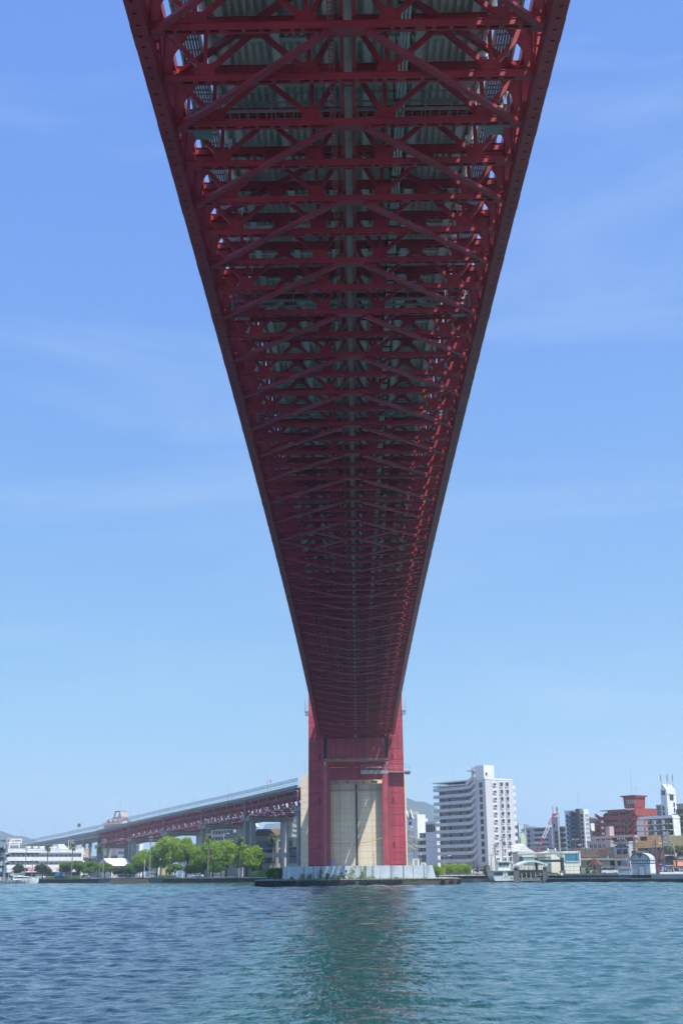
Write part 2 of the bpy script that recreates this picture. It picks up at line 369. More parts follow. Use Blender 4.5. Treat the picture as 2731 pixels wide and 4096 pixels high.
# long members that follow the camber
def longbar(name,m,x,z,w_,h_,i0=I0,i1=I1,tube=False):
    b=MB(); pts=[(x,Yi(i)-Y0,zc(Yi(i))+z) for i in range(i0,i1+1,2)]
    if tube: b.tube(pts,w_,8)
    else:
        n=len(pts); v=[]
        for p in pts: v+=[(p[0]-w_/2,p[1],p[2]),(p[0]+w_/2,p[1],p[2]),(p[0]+w_/2,p[1],p[2]+h_),(p[0]-w_/2,p[1],p[2]+h_)]
        b.add(v,[(4*k+a,4*k+(a+1)%4,4*k+4+(a+1)%4,4*k+4+a) for k in range(n-1) for a in range(4)])
    return b.obj(name,span,m)
for x in (-6.5,-3.75,-1.05,1.05,3.75,6.5):
    longbar('stringer',PALE,x,3.96,.42,.05); longbar('stringer_web',GREY,x,4.012,.05,.556)
for k in range(-18,19):
    if min(abs(k*.4-q) for q in (-6.5,-3.75,-1.05,1.05,3.75,6.5))>.12: longbar('deck_rib',GREY,k*.4,4.30,.19,.268)
for x in (2.68,2.86,3.04): longbar('pipe',PALE,x,2.6,.06,0,tube=True)
ME_HANG=MB().box(2.5,3.2,-.05,.05,2.44,2.52).box(2.46,2.52,-.04,.04,2.5,3.6).box(3.22,3.28,-.04,.04,2.5,3.6).box(3.2,3.28,-.05,.05,2.44,2.5).mesh('pipe_hanger',DARK)
for i in range(I0,I1):
    for q in (.25,.75): at(i,ME_HANG,'pipe_hanger',dy=q*P_)
# ------------------------------------------------------------------ inspection gantries hung under the deck
def gantry(i,label):
    Y=Yi(i); g=thing('inspection_gantry',label,'gantry',(0,Y,zc(Y)),0,'travelling gantries under the deck')
    b=MB()
    for y in (-.45,.45): b.box(-8.6,8.6,y-.04,y+.04,2.1,2.25)
    for k in range(35): b.box(-8.5+k*.5-.02,-8.5+k*.5+.02,-.41,.41,2.16,2.2)
    b.obj('walkway',g,GALV)
    for y in (-.45,.45):
        r=MB()
        for k in range(13): x=-8.5+17*k/12; r.box(x-.03,x+.03,y-.03,y+.03,2.25,3.3)
        for z in (2.75,3.3): r.box(-8.5,8.5,y-.025,y+.025,z-.025,z+.025)
        r.obj('railing',g,GALV)
    for s in (-1,1):
        MB().box(s*7.3-.08,s*7.3+.08,-.5,-.34,1.0,4.1).box(s*8.75-.08,s*8.75+.08,-.5,-.34,1.0,4.1).box(s*8.0-.8,s*8.0+.8,-.5,-.34,.98,1.12)\
          .box(s*8.0-.5,s*8.0+.5,-.3,.7,1.2,1.26).box(s*8.45-.03,s*8.45+.03,-.3,.7,1.26,2.2).box(s*7.55-.03,s*7.55+.03,-.3,.7,1.26,2.2).obj('hanger_cage',g,GALV)
for i,l in ((-21.55,'grey railed inspection gantry under the deck, nearest the top of the picture'),(-15.5,'grey railed inspection gantry, second from the top under the deck'),
            (-9.5,'grey railed inspection gantry, third from the top under the deck'),(-2.4,'small grey railed inspection gantry at the middle of the span'),(5.3,'grey inspection gantry beyond the middle of the span, fifth from the top')): gantry(i,l)

# ------------------------------------------------------------------ tower
YT=Yi(43)+.8
ZP=4.45                                                     # top of the pier
def leg(name,par,s,y0,y1,xi,xo,z0,z1,taper,m):
    b=MB()
    def ring(z,t): return [(s*xi,y0,z),(s*(xo-t),y0,z),(s*(xo-t),y1,z),(s*xi,y1,z)]
    k=8; v=[]
    for j in range(k+1): v+=ring(z0+(z1-z0)*j/k,taper*j/k)
    f=[(4*j+a,4*j+(a+1)%4,4*j+4+(a+1)%4,4*j+4+a) for j in range(k) for a in range(4)]+[(0,1,2,3),tuple(4*k+a for a in range(4))]
    b.add(v,f); return b.obj(name,par,m)
def tower(label,YT,dep,xi,xo,z1,str_z,cells):
    t=thing('bridge_tower',label,'bridge tower',(0,YT,0))
    for s in (-1,1):
        lg=leg('leg',t,s,0,dep,xi,xo,ZP if z1>60 else 2,z1,.35*z1/80,REDT)
        for q in cells:      # riveted strips that stand proud of the front plate
            x=xi+(xo-.25-xi)*q; b=MB().box(s*x-.05,s*x+.05,-.06,-.003,ZP,z1-.5)
            for k in range(int((z1-ZP)/.55)): b.cbox((s*x-.14,-.03,ZP+.3+k*.55),(.07,.05,.09)); b.cbox((s*x+.14,-.03,ZP+.3+k*.55),(.07,.05,.09))
            b.obj('rivet_strip',lg,REDT)
        for zz in (7.9,18.8,29.7,40.6):
            MB().box(min(s*xi,s*(xo-.12))-.02,max(s*xi,s*(xo-.12))+.02,-.07,dep+.05,zz,zz+.4).obj('joint_band',lg,REDT)
        zz=6.
        while zz<44: MB().box(min(s*xi,s*(xo-.3))+.01,max(s*xi,s*(xo-.3))-.01,-.018,-.002,zz,zz+.1).obj('plate_joint',lg,REDS); zz+=2.75
    return t
tw=tower('tall red steel bridge tower with two legs on the white pier',YT,5.,8.25,12.35,84.,None,(.18,.38,.72,.95))
zs=zc(YT)-.6
for s in (-1,1):
    _b=MB()
    for dx in (-.22,.22): _b.box(s*8.05+dx-.03,s*8.05+dx+.03,.7,.76,ZP,zs-6)
    for k in range(int((zs-6-ZP)/.6)): _b.box(s*8.05-.22,s*8.05+.22,.7,.74,ZP+.3+k*.6,ZP+.36+k*.6)
    for k in range(9): _b.box(s*8.05-.26,s*8.05+.26,.76,.98,ZP+1+k*3,ZP+1.08+k*3)
    _b.obj('ladder',tw,GALV)
    for z in (9.,20.,31.): MB().box(s*9.35-.35,s*9.35+.35,-.05,-.004,z,z+1.3).obj('hatch',tw,REDS)
    MB().box(s*8.3-.02,s*12.2*1+.02,-.12,-.004,ZP,ZP+.45).obj('base_plate',tw,REDS) if s>0 else MB().box(-12.22,-8.28,-.12,-.004,ZP,ZP+.45).obj('base_plate',tw,REDS)
st=MB().box(-8.2,8.2,.4,4.6,zs-5.2,zs).obj('upper_strut',tw,REDT)
MB().box(-8.2,8.2,.15,4.85,zs-5.6,zs-5.203).obj('strut_flange',st,mat('stained_flange',(.50,.36,.24),.8,.3,1.4,c2=(.25,.06,.06)))
for x in (-2.6,-1.,2.2,4.4,-5.,6.6): MB().box(x-.06,x+.06,.33,.398,zs-5.1,zs-.05).obj('stiffener',st,REDT)
for s in (-1,1): MB().box(s*7.9-.28,s*7.9+.28,.25,.398,zs-5.1,zs-.05).obj('drain_recess',st,DARK)
MB().box(-8.2,8.2,.4,4.6,62,66).obj('upper_strut',tw,REDT); MB().box(-8.2,8.2,.4,4.6,78,83).obj('upper_strut',tw,REDT)
for s in (-1,1):  # small side platforms below deck level
    b=MB().box(s*12.6-.55,s*12.6+.55,-.4,1.4,43.2,43.45).box(s*12.6-.5,s*12.6+.5,-.3,1.3,42.4,43.2)
    for dx in (-.5,.5):
        for y in (-.35,1.35): b.box(s*12.6+dx-.03,s*12.6+dx+.03,y-.03,y+.03,43.45,44.7 if dx*s<0 else 46.4)
    b.box(s*12.6-.5,s*12.6+.5,-.38,-.32,44.1,44.16).box(s*12.6-.5,s*12.6+.5,-.38,-.32,44.6,44.66).obj('side_platform',tw,GALV)
gz=Zat(3,YT,3096)
pf=MB().box(1.2,8.2,-1.5,-.4,gz,gz+.85).box(8.2,13.9,-1.5,-.12,gz+.3,gz+.5).box(12.5,13.9,-.1,3.,gz,gz+.8)
for k in range(9): x=1.25+k*1.55; pf.box(x-.04,x+.04,-1.5,-1.42,gz+.5,gz+2.)
for z in (1.45,2.): pf.box(1.2,13.9,-1.5,-1.45,gz+z-.03,gz+z+.03)
pf.obj('maintenance_walkway',tw,GALV)
# end portal of the side span, in front of the anchorage
YE=420.
te=thing('end_portal','red steel end portal standing before the beige anchorage wall','bridge tower',(0,YE,0))
for s in (-1,1):
    lg=leg('leg',te,s,0,2.,8.7,11.2,2.,38.,.1,REDT)
    zz=6.
    while zz<34: MB().box(min(s*8.68,s*11.2),max(s*8.68,s*11.2),-.06,2.06,zz,zz+.2).obj('joint_band',lg,REDT); zz+=5.2
ze=Zat(0,YE,3115)
MB().box(-8.68,8.68,.2,1.8,ze,ze+3.7).obj('strut',te,REDT); MB().box(-8.68,8.68,.0,2.,ze-.25,ze-.003).obj('strut_flange',te,REDT)
for k in range(11): MB().box(-8+k*1.6-.05,-8+k*1.6+.05,.1,.197,ze,ze+3.7).obj('stiffener',te,REDT)
MB().box(-8.68,-7.2,-.05,-.01,2.2,7.).obj('repainted_panel',te,mat('lavender_primer',(.45,.40,.50),.7))
# side span between tower and end portal
YS0,YS1=YT+6.,YE-.5
za,zb=zc(YT)-.35,Zat(0,YE,3072)
sp=thing('side_span','short dark red truss span seen through the tower legs','bridge',(0,YS0,0))
nb=24; ln=(YS1-YS0)/nb
for k in range(nb+1):
    z=za+(zb-za)*k/nb; even=k%2==0
    put(ME_A if even else ME_M,'cross_beam',sp,(0,k*ln,z)); put(ME_U,'floor_beam',sp,(0,k*ln,z)); put(ME_SWAY,'sway_frame',sp,(0,k*ln,z))
for s in (-1,1):
    b=MB(); b.add([(s*9.14,0,za),(s*10,0,za),(s*10,0,za+.8),(s*9.14,0,za+.8),(s*9.14,nb*ln,zb),(s*10,nb*ln,zb),(s*10,nb*ln,zb+.8),(s*9.14,nb*ln,zb+.8)],BX); b.obj('bottom_chord',sp,RED)
    b=MB(); b.add([(s*9.14,0,za+3.7),(s*10,0,za+3.7),(s*10,0,za+4.4),(s*9.14,0,za+4.4),(s*9.14,nb*ln,zb+3.7),(s*10,nb*ln,zb+3.7),(s*10,nb*ln,zb+4.4),(s*9.14,nb*ln,zb+4.4)],BX); b.obj('top_chord',sp,RED)
    for k in range(nb):
        z0_,z1_=za+(zb-za)*k/nb,za+(zb-za)*(k+1)/nb; y=k*ln
        MB().bar((s*9.57,y,z0_+.8),(s*9.57,y,z0_+3.7),.5,.3,(0,1,0)).obj('truss_post',sp,RED)
        a,c=((z0_+.8,z1_+3.7) if k%2 else (z0_+3.7,z1_+.8)); MB().bar((s*9.57,y,a),(s*9.57,y+ln,c),.5,.3).obj('truss_diagonal',sp,RED)
        if k%2==0: MB().bar((s*9.,y,z0_+.1),(s*.9,y+2*ln,z1_+(zb-za)/nb+.1),.34,.25).obj('lateral_brace',sp,RED)
MB().add([(-7,0,za+5.4),(7,0,za+5.4),(7,0,za+5.7),(-7,0,za+5.7),(-7,nb*ln+22,zb+4.9),(7,nb*ln+22,zb+4.9),(7,nb*ln+22,zb+5.2),(-7,nb*ln+22,zb+5.2)],BX).obj('deck_panel',sp,GREY)
for s in (-1,1): MB().add([(s*7.5,0,za+4.4),(s*8.9,0,za+4.4),(s*8.9,0,za+6.5),(s*7.5,0,za+6.5),(s*7.5,nb*ln+22,zb+4.4),(s*8.9,nb*ln+22,zb+4.4),(s*8.9,nb*ln+22,zb+6.5),(s*7.5,nb*ln+22,zb+6.5)],BX).obj('sidewalk_box',sp,GREY)
for k in range(nb): MB().box(-.3,.3,k*ln+.3,(k+1)*ln-.3,za+(zb-za)*(k+.5)/nb+.9,za+(zb-za)*(k+.5)/nb+1.2).obj('service_duct',sp,GREY)

MB().add([(-7,-6,za+5.4),(7,-6,za+5.4),(7,-6,za+5.7),(-7,-6,za+5.7),(-7,0,za+5.4),(7,0,za+5.4),(7,0,za+5.7),(-7,0,za+5.7)],BX).obj('deck_panel',sp,GREY)
# ------------------------------------------------------------------ anchorage
YA=422.7
an=thing('anchorage','tall weathered beige concrete anchorage block behind the red tower','anchorage',(0,YA,0))
xl=Xat(1203,YA,15); xr=-xl-2.; zt=Zat(xl,YA,3101); zm=Zat(0,YA,3134)
def lifts(name,x0,x1,y0,y1,z0,z1,n):
    dz=(z1-z0)/n
    for k in range(n): MB().box(x0,x1,y0,y1,z0+k*dz+.03,z0+(k+1)*dz-.03).obj('concrete_lift',an,BEIGE)
    MB().box(x0+.04,x1-.04,y0+.04,y1-.04,z0,z1-.1).obj(name,an,CONC)
lifts('core',-9.9,9.9,0,40,1.5,zm,15)
lifts('core',xl,-9.95,-.2,40,1.5,zt,15); lifts('core',9.95,xr,-.2,40,1.5,zt,15)
MB().box(-9.5,9.5,6,39,zm+.003,zm+13).obj('abutment',an,BEIGE)
MB().box(-.3,.3,-.35,-.01,1.5,zm).obj('drain_pipe',an,mat('stained_pipe',(.06,.055,.05),.8))
b=MB()
for k in range(12): b.box(-9.6+k*1.75-.04,-9.6+k*1.75+.04,-.7,-.62,zm-2.2,zm-.2)
b.box(-9.8,9.8,-.7,-.64,zm-.3,zm-.2).box(-9.8,9.8,-.9,-.02,zm-2.5,zm-2.2).obj('gallery',an,GALV)
for x,w_ in ((-7.,2.2),(-3.,.8),(2.5,.7),(6.,2.2)): MB().box(x-w_/2,x+w_/2,-.5,.4,zm+.05,zm+.9).obj('bearing_block',an,CONC)

# ------------------------------------------------------------------ pier with white wall, fender tyres
YP=294.
pr=thing('tower_pier','stone pier island with a long streaked white wall under the tower','pier',(0,YP,0))
pxl,pxr=Xat(1020,YP,.8),Xat(1840,YP,.8); wl,wr=Xat(1131,YP+2,3),Xat(1727,YP+2,3); bt=1.4
STONE=mat('old_stone',(.17,.15,.12),.9,.3,1.3,bump=.4)
WALL=mat('streaked_white_wall',(.62,.68,.76),.75,.08,.6,streak=.85,sk=(2.1,.545,.60))
MB().box(pxl+.3,pxr-.3,.25,56,-3,bt-.28).obj('core',pr,STONE)
sb=[MB().box(-.49*q,.49*q,0,.4,-.17,.17).mesh('stone_block',STONE) for q in (1,1.3,1.6)]
x=pxl
row=[]
for r_ in range(4):
    x=pxl+ (.3 if r_%2 else 0)
    while x<pxr-.5:
        k=random.randrange(3); wd=(1,1.3,1.6)[k]; put(sb[k],'stone_block',pr,(x+wd/2,random.uniform(-.03,.05),.02+.36*r_)); x+=wd
MB().box(pxl-.1,pxr+.1,-.12,56,bt-.05,bt+.12).obj('coping',pr,CONC)
for a in range(12):
    x0=wl+(wr-wl)*a/12; x1=wl+(wr-wl)*(a+1)/12
    if a<11: MB().box(x0+.012,x1-.012,2,2.6,bt+.12,ZP).obj('wall_panel',pr,WALL)
    else: MB().prism([(x0+.012,bt+.12),(x1+.9,bt+.12),(x1+.1,ZP),(x0+.012,ZP)],2,2.6,'y').obj('wall_panel',pr,WALL)
MB().box(wl+.2,wr-.2,2.5,50,bt+.1,ZP-.15).obj('platform',pr,CONC)
for a in range(2,9): MB().box(wl-.1,wl+.5,2.61+a*5-10,7.4+a*5-10,bt+.12,ZP).obj('wall_panel',pr,WALL)
# tyres
def tyre_mesh():
    b=MB(); n,k=20,8; v=[]
    for i in range(n):
        a=6.28318*i/n
        for j in range(k):
            c=6.28318*j/k; rr=.40+.15*math.cos(c); v.append((rr*math.cos(a),.13*math.sin(c),rr*math.sin(a)))
    b.add(v,[(i*k+j,i*k+(j+1)%k,((i+1)%n)*k+(j+1)%k,((i+1)%n)*k+j) for i in range(n) for j in range(k)])
    return b.mesh('tyre',BLACK,smooth=True)
TY=tyre_mesh()
tx=[50,75,100,128,158,188,220,252,284,318,378,408,438,468,500,533,564,594,626,658,690,722,752,812,845,876,907,938,969,1000,1030,1063,1094,1406,1468,1526]
_o=['','second','third','fourth','fifth','sixth','seventh','eighth','ninth','tenth','eleventh','twelfth','thirteenth']
def ordn(k,n): return 'leftmost' if k==0 else ('rightmost' if k==n-1 else (_o[k]+' from left'))
for n,c in enumerate(tx):
    x=Xat(1000+c/1.823,YP,.6); g,k,q=('left run of ten',n,10) if n<10 else (('middle run of thirteen',n-10,13) if n<23 else (('right run of ten',n-23,10) if n<33 else ('last three',n-33,3)))
    o=put(TY,'tyre',None,(x,YP-.19+(0 if n<35 else 0),.66+random.uniform(-.06,.06)),(0,random.uniform(-.4,.4),0),(1,1,1))
    tag(o,'black fender tyre on the pier edge, %s in the %s'%(ordn(k,q),g),'tyre','fender tyres along the pier')
    MB().box(-.02,.02,-.03,.1,.5,.85).obj('chain',o,DARK)
# ------------------------------------------------------------------ land
GZ=1.7
def PX(X,Y,z):
    q=Vector((X,Y,z))-CAM; return CX+F*q.dot(_r)/q.dot(_f)
SHP=[(-60,585),(100,550),(443,498),(700,456),(1000,434),(1300,405),(1600,379),(1900,352),(2010,346),(2240,331),(2500,313),(2731,299),(3000,280)]
SH=[(Xat(p,y,1),y) for p,y in SHP]
SH=[(SH[0][0]-700,SH[0][1]+800)]+SH+[(SH[-1][0]+300,SH[-1][1]-300)]
def shoreY(X):
    for a,b in zip(SH,SH[1:]):
        if a[0]<=X<=b[0]: return a[1]+(b[1]-a[1])*(X-a[0])/(b[0]-a[0])
    return SH[0][1] if X<SH[0][0] else SH[-1][1]
GRND=mat('town_ground',(.30,.29,.26),.9,.2,.03,bump=.1)
b=MB(); gp=[(-5900,SH[0][1])]+SH+[(5900,SH[-1][1])]
for p,q in zip(gp,gp[1:]): b.add([(p[0],p[1],GZ),(q[0],q[1],GZ),(q[0],5200,GZ),(p[0],5200,GZ)],[(0,1,2,3)])
tag(b.obj('ground',None,GRND),'paved waterfront land behind the quays','ground',kind='structure')
tag(MB().box(-130,130,-78,-2.5,-3,1.25).obj('ground',None,mat('unseen_bounce_paving',(.50,.48,.44),.9,.1,.3)),'pale paved near bank, unseen, added behind the viewpoint to bounce light','ground',kind='structure')  # out of view, added to bounce sunlight up onto the deck underside
# hills: ridged sheets with thickness, far behind the town
HILL=mat('wooded_hill',(.035,.065,.055),.95,.3,.006,bump=.3)
def hill(name,ridge,Y,label,depth):
    pts=[(Xat(p,Y,50),Zat(Xat(p,Y,50),Y,y)) for p,y in ridge]; xs=np.linspace(pts[0][0],pts[-1][0],70); hz=np.interp(xs,[p[0] for p in pts],[p[1] for p in pts]); b=MB(); m=24; v=[]
    for j in range(m+1):
        t=j/m; k=math.sin(math.pi*min(1,t*1.0))**.8
        for x,h in zip(xs,hz): v.append((x+random.gauss(0,1.5),Y-depth*.5+depth*t,max(GZ-1,(h)*k+(random.gauss(0,1.8)+4*math.sin(x*.021+j)*k if k>.1 else 0))))
    nn=len(xs); b.add(v,[(j*nn+i,j*nn+i+1,(j+1)*nn+i+1,(j+1)*nn+i) for j in range(m) for i in range(nn-1)])
    o=b.obj(name,None,HILL,smooth=True); tag(o,label,'hill',kind='structure')
hill('hill',[(1290,3440),(1380,3330),(1450,3235),(1520,3196),(1580,3188),(1611,3194),(1660,3212),(1690,3217),(1720,3230),(1745,3242),(1850,3275),(2000,3298),(2100,3309),(2200,3330),(2400,3420)],3400,'green wooded mountain behind the white apartment blocks',1500)
hill('hill',[(-300,3400),(-150,3345),(-50,3329),(0,3330),(20,3331),(40,3337),(60,3346),(80,3358),(110,3380),(160,3420),(220,3450)],3600,'bluish wooded hill at the far left behind the sign',1500)

# ------------------------------------------------------------------ quay walls
QD=mat('dark_quay',(.055,.055,.05),.9,.35,.5,bump=.4); TAN=mat('tan_stone',(.42,.31,.19),.9,.25,.7,bump=.4); RIP=mat('grey_boulder',(.36,.33,.28),.9,.25,1.2,bump=.4)
def along(p0,p1):
    "points on the shore between two photo columns"
    out=[]
    for p in np.linspace(p0,p1,max(2,int(abs(p1-p0)/40)+2)):
        lo,hi=150.,900.
        for _ in range(50):
            Y=(lo+hi)/2
            if shoreY(Xat(p,Y,1))<Y: hi=Y
            else: lo=Y
        out.append((Xat(p,Y,1),Y))
    return out
def shore_pt(p,inl=0.,dz=0.):
    x,y=along(p,p+1)[0]; return Vector((x+.76*inl,y+.65*inl,GZ+dz))
def strip(mb,pts,o0,o1,z0,z1):
    "band along the shore from offset o0 to o1 (inland +)"
    for a,b in zip(pts,pts[1:]):
        d=Vector((b[0]-a[0],b[1]-a[1],0)).normalized(); nrm=Vector((-d.y,d.x,0))
        if nrm.dot(Vector((.76,.65,0)))<0: nrm=-nrm
        A,B=Vector((*a,0)),Vector((*b,0)); P=[A+nrm*o0,B+nrm*o0,B+nrm*o1,A+nrm*o1]
        mb.add([(p.x,p.y,z0) for p in P]+[(p.x,p.y,z1) for p in P],BX)
    return mb
def quay(p0,p1,label,m,ledge=True,top=GZ+.1):
    pts=along(p0,p1); q=thing('quay_wall',label,'quay wall',(pts[0][0],pts[0][1],0)); o=Vector(q.location)
    def pc(name,o0,o1,z0,z1,mm):
        for a,b in zip(pts,pts[1:]):
            t=strip(MB(),[a,b],o0,o1,z0,z1); t.v=[(x-o.x,y-o.y,z) for x,y,z in t.v]; t.obj(name,q,mm)
    pc('wall_section',-.1,1.2,-2,top-.32,m); pc('coping',-.25,1.4,top-.3,top,CONC if m is QD else m)
    if ledge: pc('ledge',-.5,-.12,-2,.55,m)
    return q,pts
quay(-60,395,'dark concrete quay wall behind the moored white boats',QD)
quay(395,443,'short grey concrete quay block left of the tan stones',mat('grey_quay',(.17,.19,.19),.9,.2,.6),False)
quay(600,655,'short grey concrete quay block right of the tan stones',_M['grey_quay'],False)
quay(655,1110,'dark ledged quay wall in front of the green park trees',QD)
qs,pts=quay(443,600,'sloping quay of tan stone blocks between two grey blocks',mat('stone_mortar',(.16,.12,.09),.95),False)
A,B=Vector((*pts[0],0)),Vector((*pts[-1],0)); d=(B-A); Lq=d.length; d.normalize(); sbm=[MB().box(-.5*w_,.5*w_,-.2,.25,-.14,.14).mesh('stone_block',TAN) for w_ in (.62,.8,1.0)]
for r_ in range(5):
    t=0.
    while t<Lq-1:
        k=random.randrange(3); w_=(.62,.8,1.0)[k]; p=A+d*(t+w_/2)-Vector((.76,.65,0))*(.55-.12*r_); put(sbm[k],'stone_block',qs,(p.x-qs.location.x,p.y-qs.location.y,.12+.30*r_),(0,0,math.atan2(d.y,d.x))); t+=w_+.06
quay(2150,2515,'dark low quay under the cream ferry terminal and fence',QD,True,1.1)
quay(2515,2760,'dark rough quay edge below the parked white cars',QD,True,1.0)
quay(1960,2150,'dark quay edge behind the ferry landing stage',QD,False)
# retaining wall behind the low right quay
b=along(2235,2475); rw=thing('retaining_wall','grey concrete retaining wall under the wire fence','wall',(b[0][0],b[0][1],0)); o=rw.location
for p,q_ in zip(b,b[1:]):
    t=strip(MB(),[p,q_],1.5,2.1,.9,2.15); t.v=[(x-o.x,y-o.y,z) for x,y,z in t.v]; t.obj('wall_section',rw,CONC)
b=along(2600,2760); rw=thing('parapet_wall','pale low concrete parapet in front of the parked cars','wall',(b[0][0],b[0][1],0)); o=rw.location
for p,q_ in zip(b,b[1:]):
    t=strip(MB(),[p,q_],.3,.7,.95,1.85); t.v=[(x-o.x,y-o.y,z) for x,y,z in t.v]; t.obj('wall_section',rw,CONCW)
# boulders of the rock shore
b=along(1700,1975); rk=thing('rock_revetment','sloping shore of piled grey boulders left of the white ferry','rocks',(b[0][0],b[0][1],0)); o=rk.location
t=strip(MB(),b,-.4,4,-2,1.0); t.v=[(x-o.x,y-o.y,z) for x,y,z in t.v]; t.obj('bank',rk,RIP)
def rock(sz):
    bm=bmesh.new(); bmesh.ops.create_icosphere(bm,subdivisions=1,radius=sz)
    for v in bm.verts: v.co=Vector((v.co.x*1.3,v.co.y,v.co.z*.75))*random.uniform(.8,1.15)
    me=bpy.data.meshes.new('boulder'); bm.to_mesh(me); bm.free(); me.materials.append(RIP); return me
rks=[rock(random.uniform(.32,.5)) for _ in range(7)]; A,B=Vector((*b[0],0)),Vector((*b[-1],0)); d=B-A; Lr=d.length; d.normalize()
for r_ in range(4):
    t=random.uniform(0,.5)
    while t<Lr:
        p=A+d*t+Vector((.76,.65,0))*(-.7+.55*r_); put(random.choice(rks),'boulder',rk,(p.x-o.x,p.y-o.y,.1+.4*r_+random.uniform(-.1,.1)),(random.uniform(0,3),random.uniform(0,3),random.uniform(0,3))); t+=random.uniform(.75,1.05)
# promenade, grass strips
def band(name,p0,p1,o0,o1,z,m,label,kind='structure'):
    pts=along(p0,p1); t=strip(MB(),pts,o0,o1,GZ-.2,z); tag(t.obj(name,None,m),label,name.replace('_',' '),kind=kind)
band('path',-60,1110,1.45,7,GZ+.06,mat('pale_paving',(.55,.46,.38),.9,.1,.6),'pale paved waterfront path on the left bank')
band('lawn',560,1000,9,40,GZ+.12,mat('lawn_grass',(.085,.15,.03),.95,.3,.8,bump=.5),'grass lawn under the park trees','structure')
band('lawn',1780,1975,5.0,12,GZ+.05,_M['lawn_grass'],'narrow grass verge above the rock shore','structure')
# ------------------------------------------------------------------ railings
def railing(p0,p1,inl,label,m,h=1.1,step=2.,rails=(.45,1.08),post=.07,name='railing',cat='railing'):
    a,b=shore_pt(p0,inl),shore_pt(p1,inl); t=thing(name,label,cat,a); d=b-a; n=max(2,int(d.length/step))
    rz=math.atan2(d.y,d.x); pm=MB().box(-post/2,post/2,-post/2,post/2,0,h).mesh('post',m)
    for k in range(n+1): put(pm,'post',t,d*(k/n),(0,0,rz))
    for z in rails: MB().bar((0,0,z),d+Vector((0,0,z)),.05,.06).obj('rail',t,m)
    return t
GRN=mat('green_rail',(.06,.13,.12),.6,.1)
railing(200,400,.6,'dark green quay railing beside the boats',GRN); railing(447,600,.6,'green quay railing above the tan stones',GRN)
railing(603,722,.6,'closely spaced green quay railing right of the tan stones',GRN,1.15,1.2); railing(730,1060,.6,'dark green quay railing in front of the palms and hedge',GRN)
railing(1775,1970,4.6,'grey steel guard rail above the rock shore',GALV,.9,3.)
railing(2240,2470,1.8,'thin wire mesh fence behind the low quay',GALV,2.3,3.,(.3,1.2,2.2),.06,'wire_fence','fence')

# ------------------------------------------------------------------ approach viaduct
VP=[(1198,446),(985,486),(812,524),(660,566),(520,610),(393,664)]       # truss spans, photo column and distance of the left edge
def vz(px):  # bottom chord heights from the photograph
    return np.interp(px,[393,520,660,780,985,1198],[3379,3352,3325,3303,3266,3223])
VT=[(Xat(p,y,24),y,Zat(Xat(p,y,24),y,float(vz(p)))) for p,y in VP]
via=thing('approach_viaduct','red truss approach viaduct with grey fence, running off to the left behind the trees','viaduct',(VT[0][0],VT[0][1],0))
VO=Vector((VT[0][0],VT[0][1],0))
FEN=mat('fence_panel',(.42,.50,.55),.3,.08,.3); _t=FEN.node_tree; _tr=N(_t,'ShaderNodeBsdfTransparent'); _mx=N(_t,'ShaderNodeMixShader',i_Fac=.3)
_t.links.new(_tr.outputs[0],_mx.inputs[1]); _t.links.new(_t.nodes['Principled BSDF'].outputs[0],_mx.inputs[2]); _t.links.new(_mx.outputs[0],_t.nodes['Material Output'].inputs[0])
def viaquad(mb,A,B,o0,o1,z0,z1,side):
    P=[A+side*o0,B+side*o0,B+side*o1,A+side*o1]
    mb.add([p+Vector((0,0,z0)) for p in P]+[p+Vector((0,0,z1)) for p in P],BX)
WV,TD=19.,5.7
